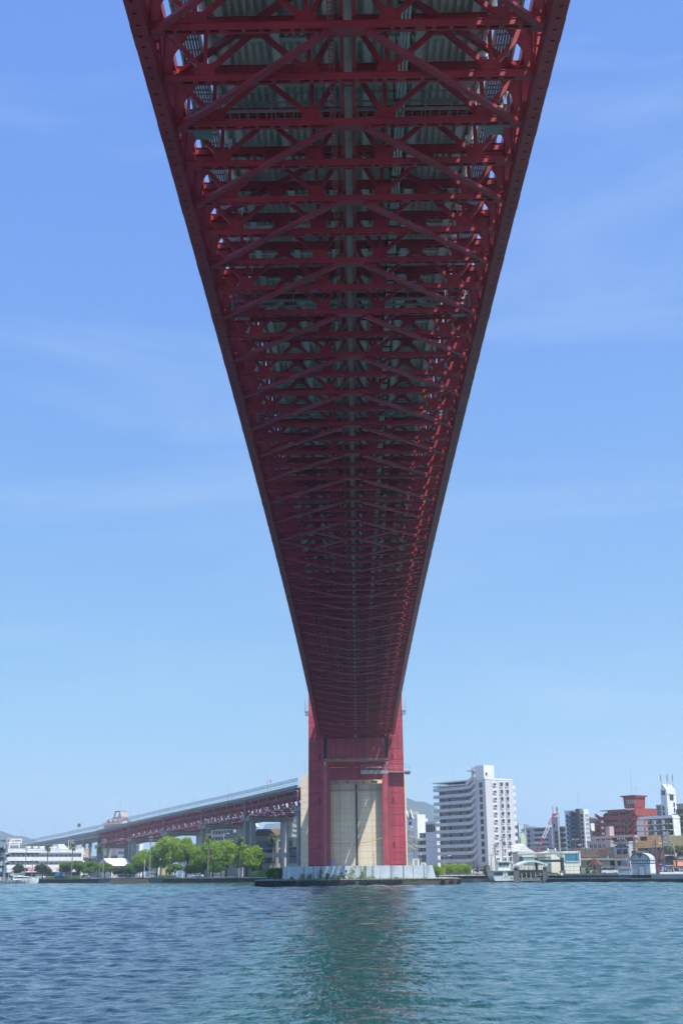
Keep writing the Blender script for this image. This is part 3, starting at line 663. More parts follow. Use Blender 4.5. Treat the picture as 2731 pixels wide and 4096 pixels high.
for k,(a,b_) in enumerate(zip(VT,VT[1:])):
    A,B=Vector(a)-VO,Vector(b_)-VO; d=(B-A); Ls=d.length; d=d/Ls; side=Vector((-d.y,d.x,0)).normalized()
    if side.x<0: side=-side
    nb=6; g=.35
    A2,B2=A+d*g,B-d*g; L2=(B2-A2).length
    for s,of in ((0,0.),(1,WV-.5)):
        base=side*of
        for z in (0,TD): MB().bar(A2+base+Vector((0,0,z)),B2+base+Vector((0,0,z)),.45,.5).obj('chord',via,RED)
        for j in range(nb*2+1):
            p=A2+d*(L2*j/(nb*2))+base
            if j%2==0: MB().bar(p,p+Vector((0,0,TD)),.28,.3,d).obj('truss_post',via,RED)
            elif s==0 or k<2: MB().bar(p,p+Vector((0,0,TD)),.2,.22,d).obj('truss_post',via,RED)
        for j in range(nb):
            p0=A2+d*(L2*j/nb)+base; p1=A2+d*(L2*(j+.5)/nb)+base; p2=A2+d*(L2*(j+1)/nb)+base; up=Vector((0,0,TD))
            MB().bar(p0,p1+up,.28,.32).obj('truss_diagonal',via,RED); MB().bar(p1+up,p2,.28,.32).obj('truss_diagonal',via,RED)
    for j in range(nb+1):
        p=A2+d*(L2*j/nb); MB().bar(p,p+side*(WV-.5),.35,.4).obj('cross_beam',via,RED); MB().bar(p+Vector((0,0,TD)),p+side*(WV-.5)+Vector((0,0,TD)),.35,.6).obj('cross_beam',via,RED)
        for x0,x1 in ((.2,4.7),(4.7,9.2),(9.2,13.8),(13.8,18.3)):
            z0,z1=(.2,TD-.2) if x0 in (.2,9.2) else (TD-.2,.2); MB().bar(p+side*x0+Vector((0,0,z0)),p+side*x1+Vector((0,0,z1)),.22,.25).obj('sway_diagonal',via,RED)
        if j<nb:
            q_=A2+d*(L2*(j+1)/nb)
            MB().bar(p,q_+side*(WV/2),.25,.25).obj('lateral_brace',via,RED); MB().bar(p+side*(WV-.5),q_+side*(WV/2),.25,.25).obj('lateral_brace',via,RED)
    for z in (3.6,3.9,4.2): MB().bar(A2+side*1.2+Vector((0,0,z)),B2+side*1.2+Vector((0,0,z)),.1,.1).obj('service_pipe',via,GALV)
    mb=MB(); viaquad(mb,A,B,-.5,WV+.2,TD+.5,TD+1.05,side); mb.obj('road_slab',via,CONC)
    mb=MB(); viaquad(mb,A,B,-.9,-.55,TD+.45,TD+1.6,side); mb.obj('parapet',via,CONC)
    mb=MB(); viaquad(mb,A,B,WV+.25,WV+.6,TD+.35,TD+1.9,side); mb.obj('parapet',via,CONCW)
    # stained ends of the slab at regular spacing
    ns=int(Ls/3.2)
    rm=MB().box(-.09,.09,-.06,.06,TD+.2,TD+1.8).mesh('slab_rib',CONC)
    for j in range(ns): p=A+d*(Ls*(j+.5)/ns)-side*.95; put(rm,'slab_rib',via,p,(0,0,math.atan2(d.y,d.x)))
    # fence: posts, two rails, clear panels
    nf=int(Ls/2.05); pm=MB().box(-.05,.05,-.05,.05,TD+1.9,TD+4.2).mesh('fence_post',GALV)
    for j in range(nf+1): put(pm,'fence_post',via,A+d*(Ls*j/nf)-side*.72,(0,0,math.atan2(d.y,d.x)))
    for j in range(nf): p,q_=A+d*(Ls*(j+.03)/nf),A+d*(Ls*(j+.97)/nf); mb=MB(); viaquad(mb,p,q_,-.74,-.70,TD+2.95,TD+4.15,side); mb.obj('fence_panel',via,FEN)
    for z in (2.2,2.9): MB().bar(A-side*.72+Vector((0,0,TD+z)),B-side*.72+Vector((0,0,TD+z)),.08,.08).obj('fence_rail',via,GALV)
    # drain pipe at the joint
    MB().tube([A-side*.6+d*9+Vector((0,0,TD+.2)),A-side*.6+d*.6+Vector((0,0,TD-.3)),A-side*.6+d*.3+Vector((0,0,TD-.8)),A-side*.6+d*.3+Vector((0,0,-.6)),A-side*.1+d*.3+Vector((0,0,-2.2))],.14,8).obj('drain_pipe',via,GALV)
# bents: four columns with a deep cap each
def bent(k,label):
    x,y,z=VT[k]; a=Vector(VT[max(k-1,0)]); b_=Vector(VT[min(k+1,len(VT)-1)]); d=(b_-a); d.z=0; d.normalize(); side=Vector((-d.y,d.x,0)); side=side if side.x>0 else -side
    rz=math.atan2(side.y,side.x); t=thing('viaduct_bent',label,'bridge pier',(x,y,GZ),rz,'concrete bents of the viaduct'); h=z-GZ-.25
    for cx_ in (.6,WV-2.6):
        for cy_ in (-3.4,2.0): MB().box(cx_,cx_+1.9,cy_,cy_+1.5,0,h-1.6).obj('column',t,CONCW if cx_>3 else CONC)  # right columns in paler concrete: their sunlit look is put into the colour
    for cy_ in (-3.6,1.8): MB().box(-.5,WV-.2,cy_,cy_+1.9,h-1.6,h).obj('cap_beam',t,CONC)
    for cx_ in (-.5,WV-2): MB().box(cx_+.2,cx_+1.6,-1.68,1.78,h-1.4,h-.2).obj('tie_beam',t,CONC)
    MB().box(2.52,WV-2.62,-3.,-2.2,h*.32,h*.32+1.8).obj('brace_beam',t,CONCW)
    b=MB()
    for q in range(12): b.box(2+q*1.2,2.06+q*1.2,-4.0,-3.94,h-1.6,h-.4)
    b.box(1.9,15.4,-4.,-3.94,h-.45,h-.4).box(1.9,15.4,-4.1,-3.62,h-1.75,h-1.62).obj('inspection_gallery',t,GALV)
for k,l in enumerate(('grey concrete viaduct bent beside the beige anchorage','grey and white viaduct bent right of the big green trees','grey viaduct bent rising behind the big green trees','grey viaduct bent left of the tallest green tree','grey viaduct bent above the white shed roof','grey viaduct bent at the left end of the red truss')): bent(k,l)
# concrete girder part further left
GP=[(393,664,3326),(330,705,3337),(260,755,3352),(190,815,3364),(130,880,3375),(80,950,3385),(20,1060,3397)]
gt=[(Xat(p,y,24),y,Zat(Xat(p,y,24),y,v)) for p,y,v in GP]
cg=thing('girder_viaduct','grey concrete girder viaduct with fence continuing far left','viaduct',(gt[0][0],gt[0][1],0)); CO=Vector((gt[0][0],gt[0][1],0))
for k,(a,b_) in enumerate(zip(gt,gt[1:])):
    A,B=Vector(a)-CO,Vector(b_)-CO; d=(B-A); Ls=d.length; d/=Ls; side=Vector((-d.y,d.x,0)).normalized(); side=side if side.x>0 else -side
    for o0,o1,z0,z1,nm,m in ((0,17,-1.2,-.2,'road_slab',CONC),(.6,1.6,-3.0,-1.2,'girder',CONC),(8,9,-3.,-1.2,'girder',CONC),(15,16,-3.,-1.2,'girder',CONC),(-.35,-.02,-.9,.4,'parapet',CONC)):
        mb=MB(); viaquad(mb,A,B,o0,o1,z0,z1,side); mb.obj(nm,cg,m)
    nf=int(Ls/2.1); pm=MB().box(-.05,.05,-.05,.05,.4,3.3).mesh('fence_post',GALV)
    for j in range(nf): put(pm,'fence_post',cg,A+d*(Ls*j/nf)-side*.2,(0,0,math.atan2(d.y,d.x)))
    for j in range(nf): p,q_=A+d*(Ls*(j+.03)/nf),A+d*(Ls*(j+.97)/nf); mb=MB(); viaquad(mb,p,q_,-.22,-.18,1.7,3.25,side); mb.obj('fence_panel',cg,FEN)
    MB().bar(A-side*.2+Vector((0,0,1.6)),B-side*.2+Vector((0,0,1.6)),.08,.08).obj('fence_rail',cg,GALV)
    zb=A.z-3.2-GZ
    pc=[MB().box(.2,2.0,-.9,.9,GZ,A.z-3.),MB().box(14.5,16.4,-.9,.9,GZ,A.z-3.)]
    for q in pc: q.obj('column',cg,CONC,loc=(A.x,A.y,0),rz=math.atan2(side.y,side.x))
# street lamps on the viaduct
LMP=MB().tube([(0,0,0),(0,0,9.2)],.085,6,.05).tube([(0,0,9.2),(.25,0,9.6),(.9,0,9.75)],.05,6).mesh('pole',GALV)
LHD=MB().box(.8,1.5,-.14,.14,9.68,9.82).mesh('lamp_head',WHITE)
def vlamp(px,Y,ptop,pbase,label):
    x=Xat(px,Y,30); z0=Zat(x,Y,pbase); z1=Zat(x,Y,ptop); t=thing('street_lamp',label,'street lamp',(x,Y,z0),0,'lamps on the viaduct'); s=(z1-z0)/9.8
    put(LMP,'pole',t,scale=(1,1,s)); put(LHD,'lamp_head',t,scale=(1,1,s))
for px,Y,a,b_,l in ((1219,452,3035,3100,'slim street lamp just left of the red tower above the anchorage'),(1069,470,3082,3165,'tall street lamp on the viaduct beside the small red sign'),(913,503,3121,3208,'tall street lamp on the viaduct above the right palms'),
    (772,532,3155,3232,'street lamp on the viaduct above the tallest tree'),(640,572,3186,3262,'street lamp on the viaduct right of the church tower'),(523,612,3214,3290,'street lamp on the viaduct just right of the red church roof'),(412,660,3241,3310,'street lamp on the viaduct just left of the red church roof'),
    (311,720,3264,3326,'street lamp on the viaduct beside the green sign'),(219,795,3286,3346,'street lamp on the viaduct above the white office block'),(133,880,3306,3362,'street lamp on the viaduct right of the white roof sign'),
    (926,520,3156,3200,'short far side lamp near the right palms on the viaduct'),(790,548,3190,3230,'short far side lamp above the tallest tree'),(669,590,3217,3256,'short far side lamp over the third truss span'),(552,625,3242,3282,'short far side lamp over the fourth truss span'),(1072,490,3122,3160,'short far side lamp behind the small red sign'),(354,700,3288,3318,'short far side lamp near the green sign'),(277,765,3306,3332,'short far side lamp above the curved roof unit')): vlamp(px,Y,a,b_,l)
def vsign(px,Y,pt,pb,w_,m,name,label):
    x=Xat(px,Y,30); z0=Zat(x,Y,pb)-3; z1=Zat(x,Y,pt); t=thing(name,label,'road sign',(x,Y,z0)); MB().box(-.06,.06,-.06,.06,0,z1-z0).obj('pole',t,GALV); return t,z1-z0
t,h=vsign(317,722,3294,3308,.9,None,'road_sign','green rectangular road sign on the viaduct'); MB().box(-.95,.95,-.12,-.07,-1.9+h,h).obj('sign_board',t,mat('green_sign',(.02,.22,.13),.5))
t,h=vsign(1082,472,3121,3136,.5,None,'road_sign','small round red and white road sign on the viaduct'); b=MB(); b.prism([(.4*math.cos(a*.3927),h-.4+.4*math.sin(a*.3927)) for a in range(16)],-.1,-.06,'y'); b.obj('sign_board',t,mat('red_sign',(.5,.06,.08),.5)); MB().box(-.3,.3,-.13,-.11,h-.48,h-.32).obj('sign_mark',t,WHITE)
# ------------------------------------------------------------------ buildings
GR=R(-52.)                                   # the town stands square to the shore
class Bld:
    "block with its nearest corner at photo column pc; front runs left-away to pl, side runs right-away to pr"
    def __init__(s,name,label,pl,pc,pr,ptop,Y,wall,rz=GR,cat='building',roof=None,La=None,Lb=None,z0=GZ,par=.5,group=None):
        x=Xat(pc,Y,8); s.H=Zat(x,Y,ptop)-z0; s.ex=Vector((math.cos(rz),math.sin(rz),0)); s.ey=Vector((-math.sin(rz),math.cos(rz),0)); C=Vector((x,Y,z0)); s.C=C; s.rz=rz
        def solve(d,px):
            lo,hi=0.,160.
            for _ in range(40):
                m=(lo+hi)/2; p=C+d*m
                if (PX(p.x,p.y,z0+s.H*.5)-px)*(1 if px>pc else -1)<0: lo=m
                else: hi=m
            return lo
        s.La=La or solve(-s.ex,pl); s.Lb=Lb or solve(s.ey,pr)
        s.t=thing(name,label,cat,C,rz,group); s.wall=wall
        if wall: MB().box(-s.La,0,0,s.Lb,0,s.H).obj('wall',s.t,wall)
        if par: MB().box(-s.La-.12,.12,-.12,s.Lb+.12,s.H+.003,s.H+par).obj('parapet',s.t,roof or wall)
    def z(s,py,side=0,frac=0.):
        p=s.C+(-s.ex*s.La*frac if not side else s.ey*s.Lb*frac); return Zat(p.x,p.y,py)-s.C.z
    def u(s,px,face='F'):
        "distance along a face for a photo column (front: from the corner leftwards, side: from the corner rightwards)"
        d=-s.ex if face=='F' else s.ey; lo,hi=-20.,160.; inc=-1 if face=='F' else 1
        for _ in range(40):
            m=(lo+hi)/2; p=s.C+d*m
            if (PX(p.x,p.y,s.C.z+s.H*.5)-px)*inc<0: lo=m
            else: hi=m
        return lo
    def put(s,me,name,face,u,z,out=0.,parent=None):
        if face=='F': return put(me,name,parent or s.t,(-u,-out,z))
        return put(me,name,parent or s.t,(out,u,z),(0,0,math.pi/2))
    def grid(s,face,us,zs,w,h,style='w',skip=()):
        for i,z in enumerate(zs):
            for j,u in enumerate(us):
                if (i,j) in skip: continue
                s.put(win(w,h,style),'window',face,u,z)
    def part(s,name,x0,x1,y0,y1,z0,z1,m): return MB().box(x0,x1,y0,y1,z0,z1).obj(name,s.t,m)
    def gallery(s,face,u0,u1,zs,dep,ph,m,name='balcony',thick=.15,gap=0,off=0.):
        for z in zs:
            b=MB().box(0,u1-u0,-dep,-.01,0,thick).box(0,u1-u0,-dep,-dep+.12,thick+.002,ph)
            if gap: b.box(0,.12,-dep+.13,-.01,thick+.002,ph).box(u1-u0-.12,u1-u0,-dep+.13,-.01,thick+.002,ph)
            me=b.mesh(name,m)
            if face=='F': put(me,name,s.t,(-u1,off,z))
            else: put(me,name,s.t,(0,u0,z),(0,0,math.pi/2))
_W={}
FRW=mat('white_frame',(.66,.67,.68),.5,.05); FRD=mat('dark_frame',(.06,.065,.07),.5,.1); CURT=mat('pale_curtain',(.42,.44,.46),.3,.15,.8,spec=.7)
def win(w,h,style='w'):
    k=(round(w,2),round(h,2),style)
    if k in _W: return _W[k]
    b=MB(); f=.07 if w<1.6 else .09
    b.mi(0); b.box(-w/2-f,-w/2,-.1,.02,-h/2-f,h/2+f).box(w/2,w/2+f,-.1,.02,-h/2-f,h/2+f).box(-w/2,w/2,-.1,.02,h/2,h/2+f).box(-w/2-.05,w/2+.05,-.16,.02,-h/2-f,-h/2)
    if w>1.: b.box(-.03,.03,-.06,.0,-h/2,h/2)
    b.mi(1).box(-w/2,w/2 if style!='c' else 0,-.02,.01,-h/2,h/2)
    if style=='c': b.mi(2).box(0.001,w/2,-.021,.01,-h/2,h/2)
    _W[k]=b.mesh('window',FRD if style=='d' else FRW,GLASS,CURT); return _W[k]
def lin(a,b,n): return [a+(b-a)*(i+.5)/n for i in range(n)]
LAV=mat('lavender_white_wall',(.62,.60,.63),.8,.04,.15,streak=.12); WGR=mat('grey_white_wall',(.72,.73,.75),.8,.04,.15,streak=.12); MGR=mat('mid_grey_wall',(.36,.36,.37),.8,.06,.2); CRM=mat('cream_wall',(.80,.80,.68),.8,.06,.25,streak=.2)
PNK=mat('dusty_pink_wall',(.52,.40,.40),.8,.08,.25,streak=.2); OLV=mat('olive_wall',(.33,.31,.24),.8,.08,.3); NAV=mat('navy_wall',(.035,.05,.085),.6,.08,.2); TILE=mat('grey_roof_tile',(.25,.25,.26),.7,.15,1.,bump=.3); BRT=mat('brown_roof',(.20,.15,.11),.8,.15,.6,bump=.2); RDT=mat('red_brown_roof',(.18,.08,.07),.8,.15,.7,bump=.2)
BRK=mat('red_brick_wall',(.33,.065,.058),.75,.07,.4); GBL=mat('grey_blue_wall',(.24,.25,.27),.8,.06,.3); LBL=mat('pale_blue_panel',(.42,.52,.62),.7,.05,.3); STN=mat('grey_stone_cladding',(.34,.31,.28),.9,.2,1.6,bump=.4)

# --- tall white apartment block
B=Bld('apartment_block','tall white apartment block with stepped stairs and roof tower beside the green mountain',1735,1952,2057,3117,500,None)
La,Lb,H=B.La,B.Lb,B.H; up=B.u(1906); us=B.u(1870)
fl=[B.z(3030+y*.3189,0,.05)-.0 for y in (343,434,524,616,709,803,895,990,1085,1180,1277)]; fh=(fl[0]-fl[-1])/10
B.part('wall',-up,0,0,Lb,0,H,LAV); B.part('wall',-La+1.5,-us,2.2,Lb,0,H-1.6,mat('recess_wall',(.40,.39,.42),.8,.05,.2)); B.part('stair_core',-us,-up-.01,2.6,Lb-1,0,H-.4,LAV)  # gallery recess wall painted darker, standing in for its shade
B.part('parapet',-up-.1,.1,-.1,Lb+.1,H+.003,H+.5,WGR); B.part('roof_slab',-La-.2,-us,.3,Lb,H-1.59,H-1.,LAV)
B.grid('F',[up*.45],fl,1.55,1.75,'d')
w3=[B.u(p,'S') for p in (1982,2009,2032)]
for j,u in enumerate(w3):
    zz=[B.z(3030+y*.3189,1,u/Lb) for y in (338,430,520,610,705,798,890,984,1080,1178,1275)]
    bay=MB().mi(0).box(-.95,.95,-.5,-.0,-.95 if j else -.6,-.8 if j else -.45).box(-.95,.95,-.5,0,.8 if j else .45,.95 if j else .6).box(-.95,-.8,-.5,0,-.8 if j else -.45,.8 if j else .45).box(.8,.95,-.5,0,-.8 if j else -.45,.8 if j else .45).mi(1).box(-.8,.8,-.3,-.02,-.8 if j else -.45,.8 if j else .45).mi(2).box(-.04,.04,-.33,-.301,-.8 if j else -.45,.8 if j else .45).mesh('bay_window',WHITE,GLASS,FRD)
    for z in zz: B.put(bay,'bay_window','S',u,z)
for k,u in enumerate((w3[0]-1.3,(w3[0]+w3[1])/2,(w3[1]+w3[2])/2,w3[2]+1.3)): B.put(MB().box(-.06,.06,-.08,-.01,3,H-.6).mesh('downpipe',WGR),'downpipe','S',u,0)
zg=[B.z(3030+y*.3189,0,(us+2)/La) for y in (378,467,556,645,735,825,917,1008,1103,1195,1290)]
for k,z in enumerate(zg):
    z-=.55; B.gallery('F',us,La,[z-.2],2.0,1.3,mat('gallery_parapet',(.56,.56,.60),.8,.05,.2,streak=.15),'gallery_parapet',off=2.19)
    # recessed doors and windows on the gallery
    for q,(fr,w_,h_) in enumerate(((.10,.9,1.5),(.30,.8,1.6),(.62,.8,1.4),(.80,.9,1.9),(.90,1.0,1.3))):
        if (k+q)%4!=3: put(win(w_,h_,'d'),'door_window',B.t,(-us-(La-us)*fr,2.18,z+1.75))
    # stair flight: slanting parapet
    B.t and MB().prism([(-us,z-.1),(-us+(us-up)*.45,z-.1),(-up,z+1.6),(-up,z+2.9),(-us+(us-up)*.45,z+1.15),(-us,z+1.15)],-.4,-.25,'y').obj('stair_parapet',B.t,LAV)
MB().prism([(-us,H-2.2),(-up,H+1.),(-up,H+2.4),(-us,H-.6)],-.4,2.5,'y').obj('stair_roof',B.t,LAV)
zt=B.z(3064,0,.2); tu0,tu1=B.u(1945),B.u(1883)
B.part('roof_tower',-up+.05,-.8,.2,6,H+.5,zt,WHITE); B.part('roof_tower_wing',-up-3.2,-up+.04,1.2,6,H-1,zt-.4,LAV); B.part('canopy',-up-4,-up+.04,-.6,1.19,zt-2.,zt-1.6,LAV)
put(win(.7,.9,'d'),'window',B.t,(-.78,1.6,zt-3.4),(0,0,math.pi/2))
for x,h_ in ((-up-1,6.5),(-5,2.5)): MB().tube([(x,2,zt),(x,2,zt+h_)],.05,5).obj('antenna',B.t,GALV)
MB().tube([(-La*.7,3,H-1),(-La*.7,3,H+7)],.05,5).obj('antenna',B.t,GALV)
b=MB().tube([(-1,9,H),(-1,9,H+3.4)],.04,5)
for z in (2.6,3.1): b.box(-1.04,-.96,8,10,H+z,H+z+.05)
b.obj('antenna',B.t,GALV)
for k,z in enumerate(fl): B.part('back_balcony',-1.,.0-.1,Lb,Lb+1.5,z-1.3,z+.1,WGR)
B.part('porch_roof',-up-2.,-up+6,-2.8,-.45,2.6,2.9,BRT)

# --- low gallery apartments left of it
B=Bld('gallery_apartments','low four storey grey gallery apartment block right of the red tower',1640,1764,1800,3333,548,mat('recess_shade_grey',(.27,.27,.28),.8,.06,.2),Lb=8)  # wall colour darkened to paint in the shade of the open galleries
B.part('end_wall',-B.La-9,-B.La-.01,-2.,8,0,B.H+1.6,CONCW)
for y in (1005,1092,1180): B.gallery('F',0,B.La,[B.z(3030+(y+40)*.3189,0,.5)],1.8,1.25,WGR,'gallery_parapet')
for k,y in enumerate((985,1072,1160,1235)): B.grid('F',lin(1,B.La-.5,9),[B.z(3030+y*.3189,0,.5)],.9,1.3,'d',{(0,(k*3)%9),(0,(k*5+1)%9)})
B.part('porch_canopy',-B.La,-B.La*.25,-4.5,-1.9,4.,4.35,mat('pale_green_trim',(.55,.62,.50),.8)); B.part('ground_floor',-B.La+1,-1,-1.5,-.02,0,3.9,OLV)
for q in (.33,.75): MB().tube([(-B.La*q,-2.1,0),(-B.La*q,-2.1,B.H)],.09,6).obj('downpipe',B.t,DARK)
B=Bld('gabled_apartments','small white apartment house with a gable roof truss right of the red tower',1622,1657,1684,3262,560,WGR,par=0)
for k in range(2):
    x0=-B.La+k*B.La*.5; MB().prism([(x0-.3,B.H-1.4),(x0+B.La*.25,B.H+2.6),(x0+B.La*.5+.3,B.H-1.4),(x0+B.La*.5-.2,B.H-1.4),(x0+B.La*.25,B.H+1.9),(x0+.2,B.H-1.4)],-.6,-.1,'y').obj('gable_frame',B.t,WHITE)
    MB().prism([(x0,B.H),(x0+B.La*.25,B.H+2.),(x0+B.La*.5,B.H)],0,B.Lb,'y').obj('gable_roof',B.t,TILE)
B.grid('F',lin(.5,B.La-.5,4),[B.z(3270,0,.5)],.5,1.6,'d'); B.grid('F',[B.La*.4],[B.z(3294,0,.4)],1.4,1.4,'d')
B.part('stair_tower',-.5,B.ex.x*4,0.1,5,0,B.H+.4,WHITE)
for k in range(4): B.gallery('S',3,B.Lb+3,[B.H-2.5-k*3.1],1.4,1.2,WHITE)
B.gallery('F',.3,B.La*.8,[B.z(3312,0,.5),B.z(3322,0,.5)],1.2,1.1,WHITE)
B=Bld('low_white_house','low white house with row of windows left of the tall apartments',1703,1748,1760,3293,545,WGR)
B.grid('F',lin(.6,B.La-.3,4),[B.z(3305,0,.5),B.z(3320,0,.5)],1.1,1.5,'d')

# --- behind the tall block, to the right
B=Bld('far_office','pale blue far building with roof plant right of the tall apartments',2066,2080,2096,3296,760,mat('pale_blue_wall',(.50,.56,.64),.8)); B.grid('F',lin(.5,B.La-.5,3),lin(20,B.H-1,6),1.6,1.4)
B=Bld('green_gable_house','small pale house with a green gable end right of the tall apartments',2060,2082,2100,3346,560,WGR,par=0); MB().prism([(0,0),(0,7.5),(B.Lb*.3,9.5),(B.Lb*.7,9.5),(B.Lb,7.5),(B.Lb,0)],.01,.5,'x').obj('gable',B.t,mat('pale_green',(.5,.6,.42),.8),loc=(0,0,B.H-8)); B.gallery('F',0,B.La,[B.H-6,B.H-3],1.,1.,mat('green_rail_panel',(.45,.56,.42),.8))
B=Bld('balcony_flats','narrow grey far flats with white balconies left of the crane',2088,2104,2112,3318,720,MGR); B.gallery('F',0,B.La,lin(4,B.H-1,7),1.2,1.2,WGR)
B=Bld('membrane_roof_hall','low hall with a white sloping tent roof right of the tall apartments',2050,2075,2116,3400,452,MGR,par=0)
MB().prism([(-1.5,B.H-.5),(B.Lb*.2,B.H+2.2),(B.Lb*.55,B.H+1.),(B.Lb+1.5,B.H-.6),(B.Lb+1.5,B.H-.8),(-1.5,B.H-.8)],-B.La-1,1.2,'x').obj('roof',B.t,WHITE); B.grid('S',lin(1,B.Lb-1,5),[B.H-2],1.5,2,'d')
B=Bld('grey_flats','long lavender grey flats with balcony rows behind the crane',2107,2212,2216,3312,620,mat('lavender_grey_wall',(.36,.34,.38),.8,.05,.2))
for z in lin(3,B.H,8): B.gallery('F',2,B.La-5,[z-1.5],1.4,1.25,mat('lavender_balcony',(.42,.40,.45),.8)); 
B.grid('F',lin(3,B.La-6,10),[z+.3 for z in lin(3,B.H,8)],1.3,1.3,'d',{(i,(i*3)%10) for i in range(8)}); B.grid('F',[B.La-1.6],[z for z in lin(3,B.H,8)],1.5,1.3,'d')
B=Bld('grey_flats_tower','lavender grey stair tower with antennas right of the crane boom',2211,2237,2240,3272,600,_M['lavender_grey_wall']); B.grid('F',[B.La*.25,B.La*.45],lin(4,B.H-6,8),1.,1.5,'d'); B.grid('F',[B.La*.6],[B.H-3.5],.9,1.4,'d')
for u,h_ in ((B.La*.95,5.5),(B.La*.3,5.5),(B.La*.12,5.)): MB().tube([(-u,1,B.H),(-u,1,B.H+h_)],.12,6).tube([(-u,1,B.H+h_-2.),(-u,1,B.H+h_)],.28,6).obj('antenna',B.t,GALV)
B=Bld('grey_flats_wing','grey flats wing with rounded balconies between stair tower and dark tower',2239,2267,2272,3309,600,MGR); B.grid('F',lin(.5,B.La-.5,4),lin(4,B.H,7),1.2,1.3,'d')
for z in lin(4,B.H,7): MB().prism([(1.4*math.cos(a*.35),1.4*math.sin(a*.35)) for a in range(10)],z-1.4,z-.3,'z').obj('round_balcony',B.t,WGR,loc=(0,0,0))
# dark tower
B=Bld('dark_tower_flats','slim dark blue and pale striped apartment tower',2264,2343,2358,3243,520,None)
La,Lb,H=B.La,B.Lb,B.H; c=[B.u(p) for p in (2264,2282,2312,2325,2343)]
PB=mat('pale_tower_panel',(.60,.66,.70),.7,.03,.2)
B.part('pale_panel',-c[0],-c[1]-.01,0,Lb,0,H,PB); B.part('recess_wall',-c[1],-c[2]-.01,1.4,Lb,0,H-.3,NAV); B.part('dark_fin',-c[2],-c[3]-.01,-.6,Lb-1,0,H+.9,mat('plum_fin',(.10,.085,.10),.7)); B.part('pale_panel',-c[3],0,0,Lb,0,H-.1,PB); B.part('white_gable_wall',.003,.25,0,Lb,0,H-.2,WHITE)  # plain white sheet covers the right end wall
zl=lin(1,H-1,13); B.gallery('F',c[2],c[1],[z-1.2 for z in zl],1.0,1.15,mat('dark_blue_glass_rail',(.07,.10,.15),.25,.1,spec=.7))
for z in zl:
    B.put(win(.9,1.2,'d'),'window','F',c[0]-1.2,z); B.put(win(1.,1.2,'d'),'window','F',(c[3])*.55,z); put(win(1.8,1.8,'d'),'balcony_door',B.t,(-(c[1]+c[2])/2-1,1.38,z)); put(win(1.2,1.8,'d'),'balcony_door',B.t,(-(c[1]+c[2])/2+2,1.38,z))
    for q in (.3,.55,.8): put(win(.35,1.1),'window',B.t,(.26,Lb*q,z),(0,0,math.pi/2))
MB().tube([(-La*.4,2,H),(-La*.4,2,H+8)],.05,5).obj('antenna',B.t,GALV)
B=Bld('brown_flats','brown grey apartment block between the dark tower and the red brick flats',2330,2412,2420,3277,640,mat('taupe_wall',(.24,.22,.22),.8,.06,.2)); B.grid('F',lin(1,B.La-1,8),lin(6,B.H-1,8),1.4,1.4,'d'); B.part('core',-B.La*.62,-B.La*.45,-.4,3,0,B.H+1.2,_M['taupe_wall'])
# red flats
B=Bld('red_flats','red brick coloured apartment block with stair tower and flared cap',2408,2552,2634,3238,520,None)
La,Lb,H=B.La,B.Lb,B.H; ua,ub=B.u(2512),B.u(2495)
B.part('wall',-La,-ua,1.6,Lb*.6,0,H-1.,BRK); B.part('wall',-ua+.01,0,.8,Lb,0,H,BRK); B.part('roof_band',-La+4,-ua,-.2,Lb*.6,H-.99,H+.3,BRK); B.part('roof_band',-.1,.35,-.2,Lb,H-2.4,H+.6,BRK)
zl=[B.z(3100+y*.2876,0,.6) for y in (595,680,765,845)]
fhh=zl[0]-zl[1]; zl=zl+[zl[-1]-fhh*k for k in (1,2,3)]
for z in zl:
    B.gallery('F',ua+.2,La*.5+ua*.5-.3,[z-.9],1.6,1.5,BRK); B.gallery('F',La*.5+ua*.5,La-.2,[z-.9],1.6,1.5,BRK)
    for q in (.15,.4,.62,.85): put(win(1.6,1.5,'c' if q<.5 else 'd'),'balcony_door',B.t,(-ua-(La-ua)*q,1.58,z+1.5))
    MB().prism([(-ua+.3,z-1.),(-ua+1.8,z-1.),(-.8,z+1.1),(-.1,z+1.1),(-.1,z+2.7),(-1.,z+2.7),(-ua+2,z+.5),(-ua+.3,z+.5)],-.6,-.3,'y').obj('stair_parapet',B.t,BRK)
    B.part('stair_landing',-ua+.3,-.2,-.29,.79,z-1.2,z-.9,DARK)
    MB().prism([(-La-.4,z-.4),(-La-3,z+.9),(-La-3,z+2.2),(-La-.4,z+.9)],-.2,.2,'y').obj('stair_parapet',B.t,BRK)
B.part('stair_fin',-La-3.6,-La-2.9,0,3,0,H-5.5,BRK)
zt=B.z(3183,0,.3); 
B.part('stair_tower',-ua-.5,-.6,.3,6.5,H,zt-.6,BRK); MB().prism([(-ua-1,zt-5),(-.1,zt-5),(.3,zt-.6),(-ua-1.4,zt-.6)],.1,6.7,'y').obj('tower_head',B.t,BRK); B.part('tower_cap',-ua-2.,.9,-.7,7.4,zt-.59,zt,BRK)
for x in (-ua*.8,-ua*.55,-ua*.35,-ua*.12): put(win(.9,1.3,'c'),'window',B.t,(x,.08,zt-2.6))
B.part('tower_hook',-ua*.42,-ua*.32,-.35,.28,zt-10,zt-6.2,BRK); MB().tube([(-ua*.4,1,zt),(-ua*.4,1,zt+9.5)],.07,5).obj('antenna',B.t,GALV); MB().tube([(-1,3,zt),(-1,3,zt+3.4)],.05,5).bar((-2,3,zt+3),(0,3,zt+3),.05,.05).obj('antenna',B.t,GALV)
for u in (B.u(2580,'S'),B.u(2597,'S')): B.put(win(1.9,1.6,'c'),'window','S',u,B.z(3255,1,.4))
B.part('end_balcony',-3,-.2,Lb,Lb+1.4,B.z(3262,1,1)-1,B.z(3262,1,1)+.6,BRK)
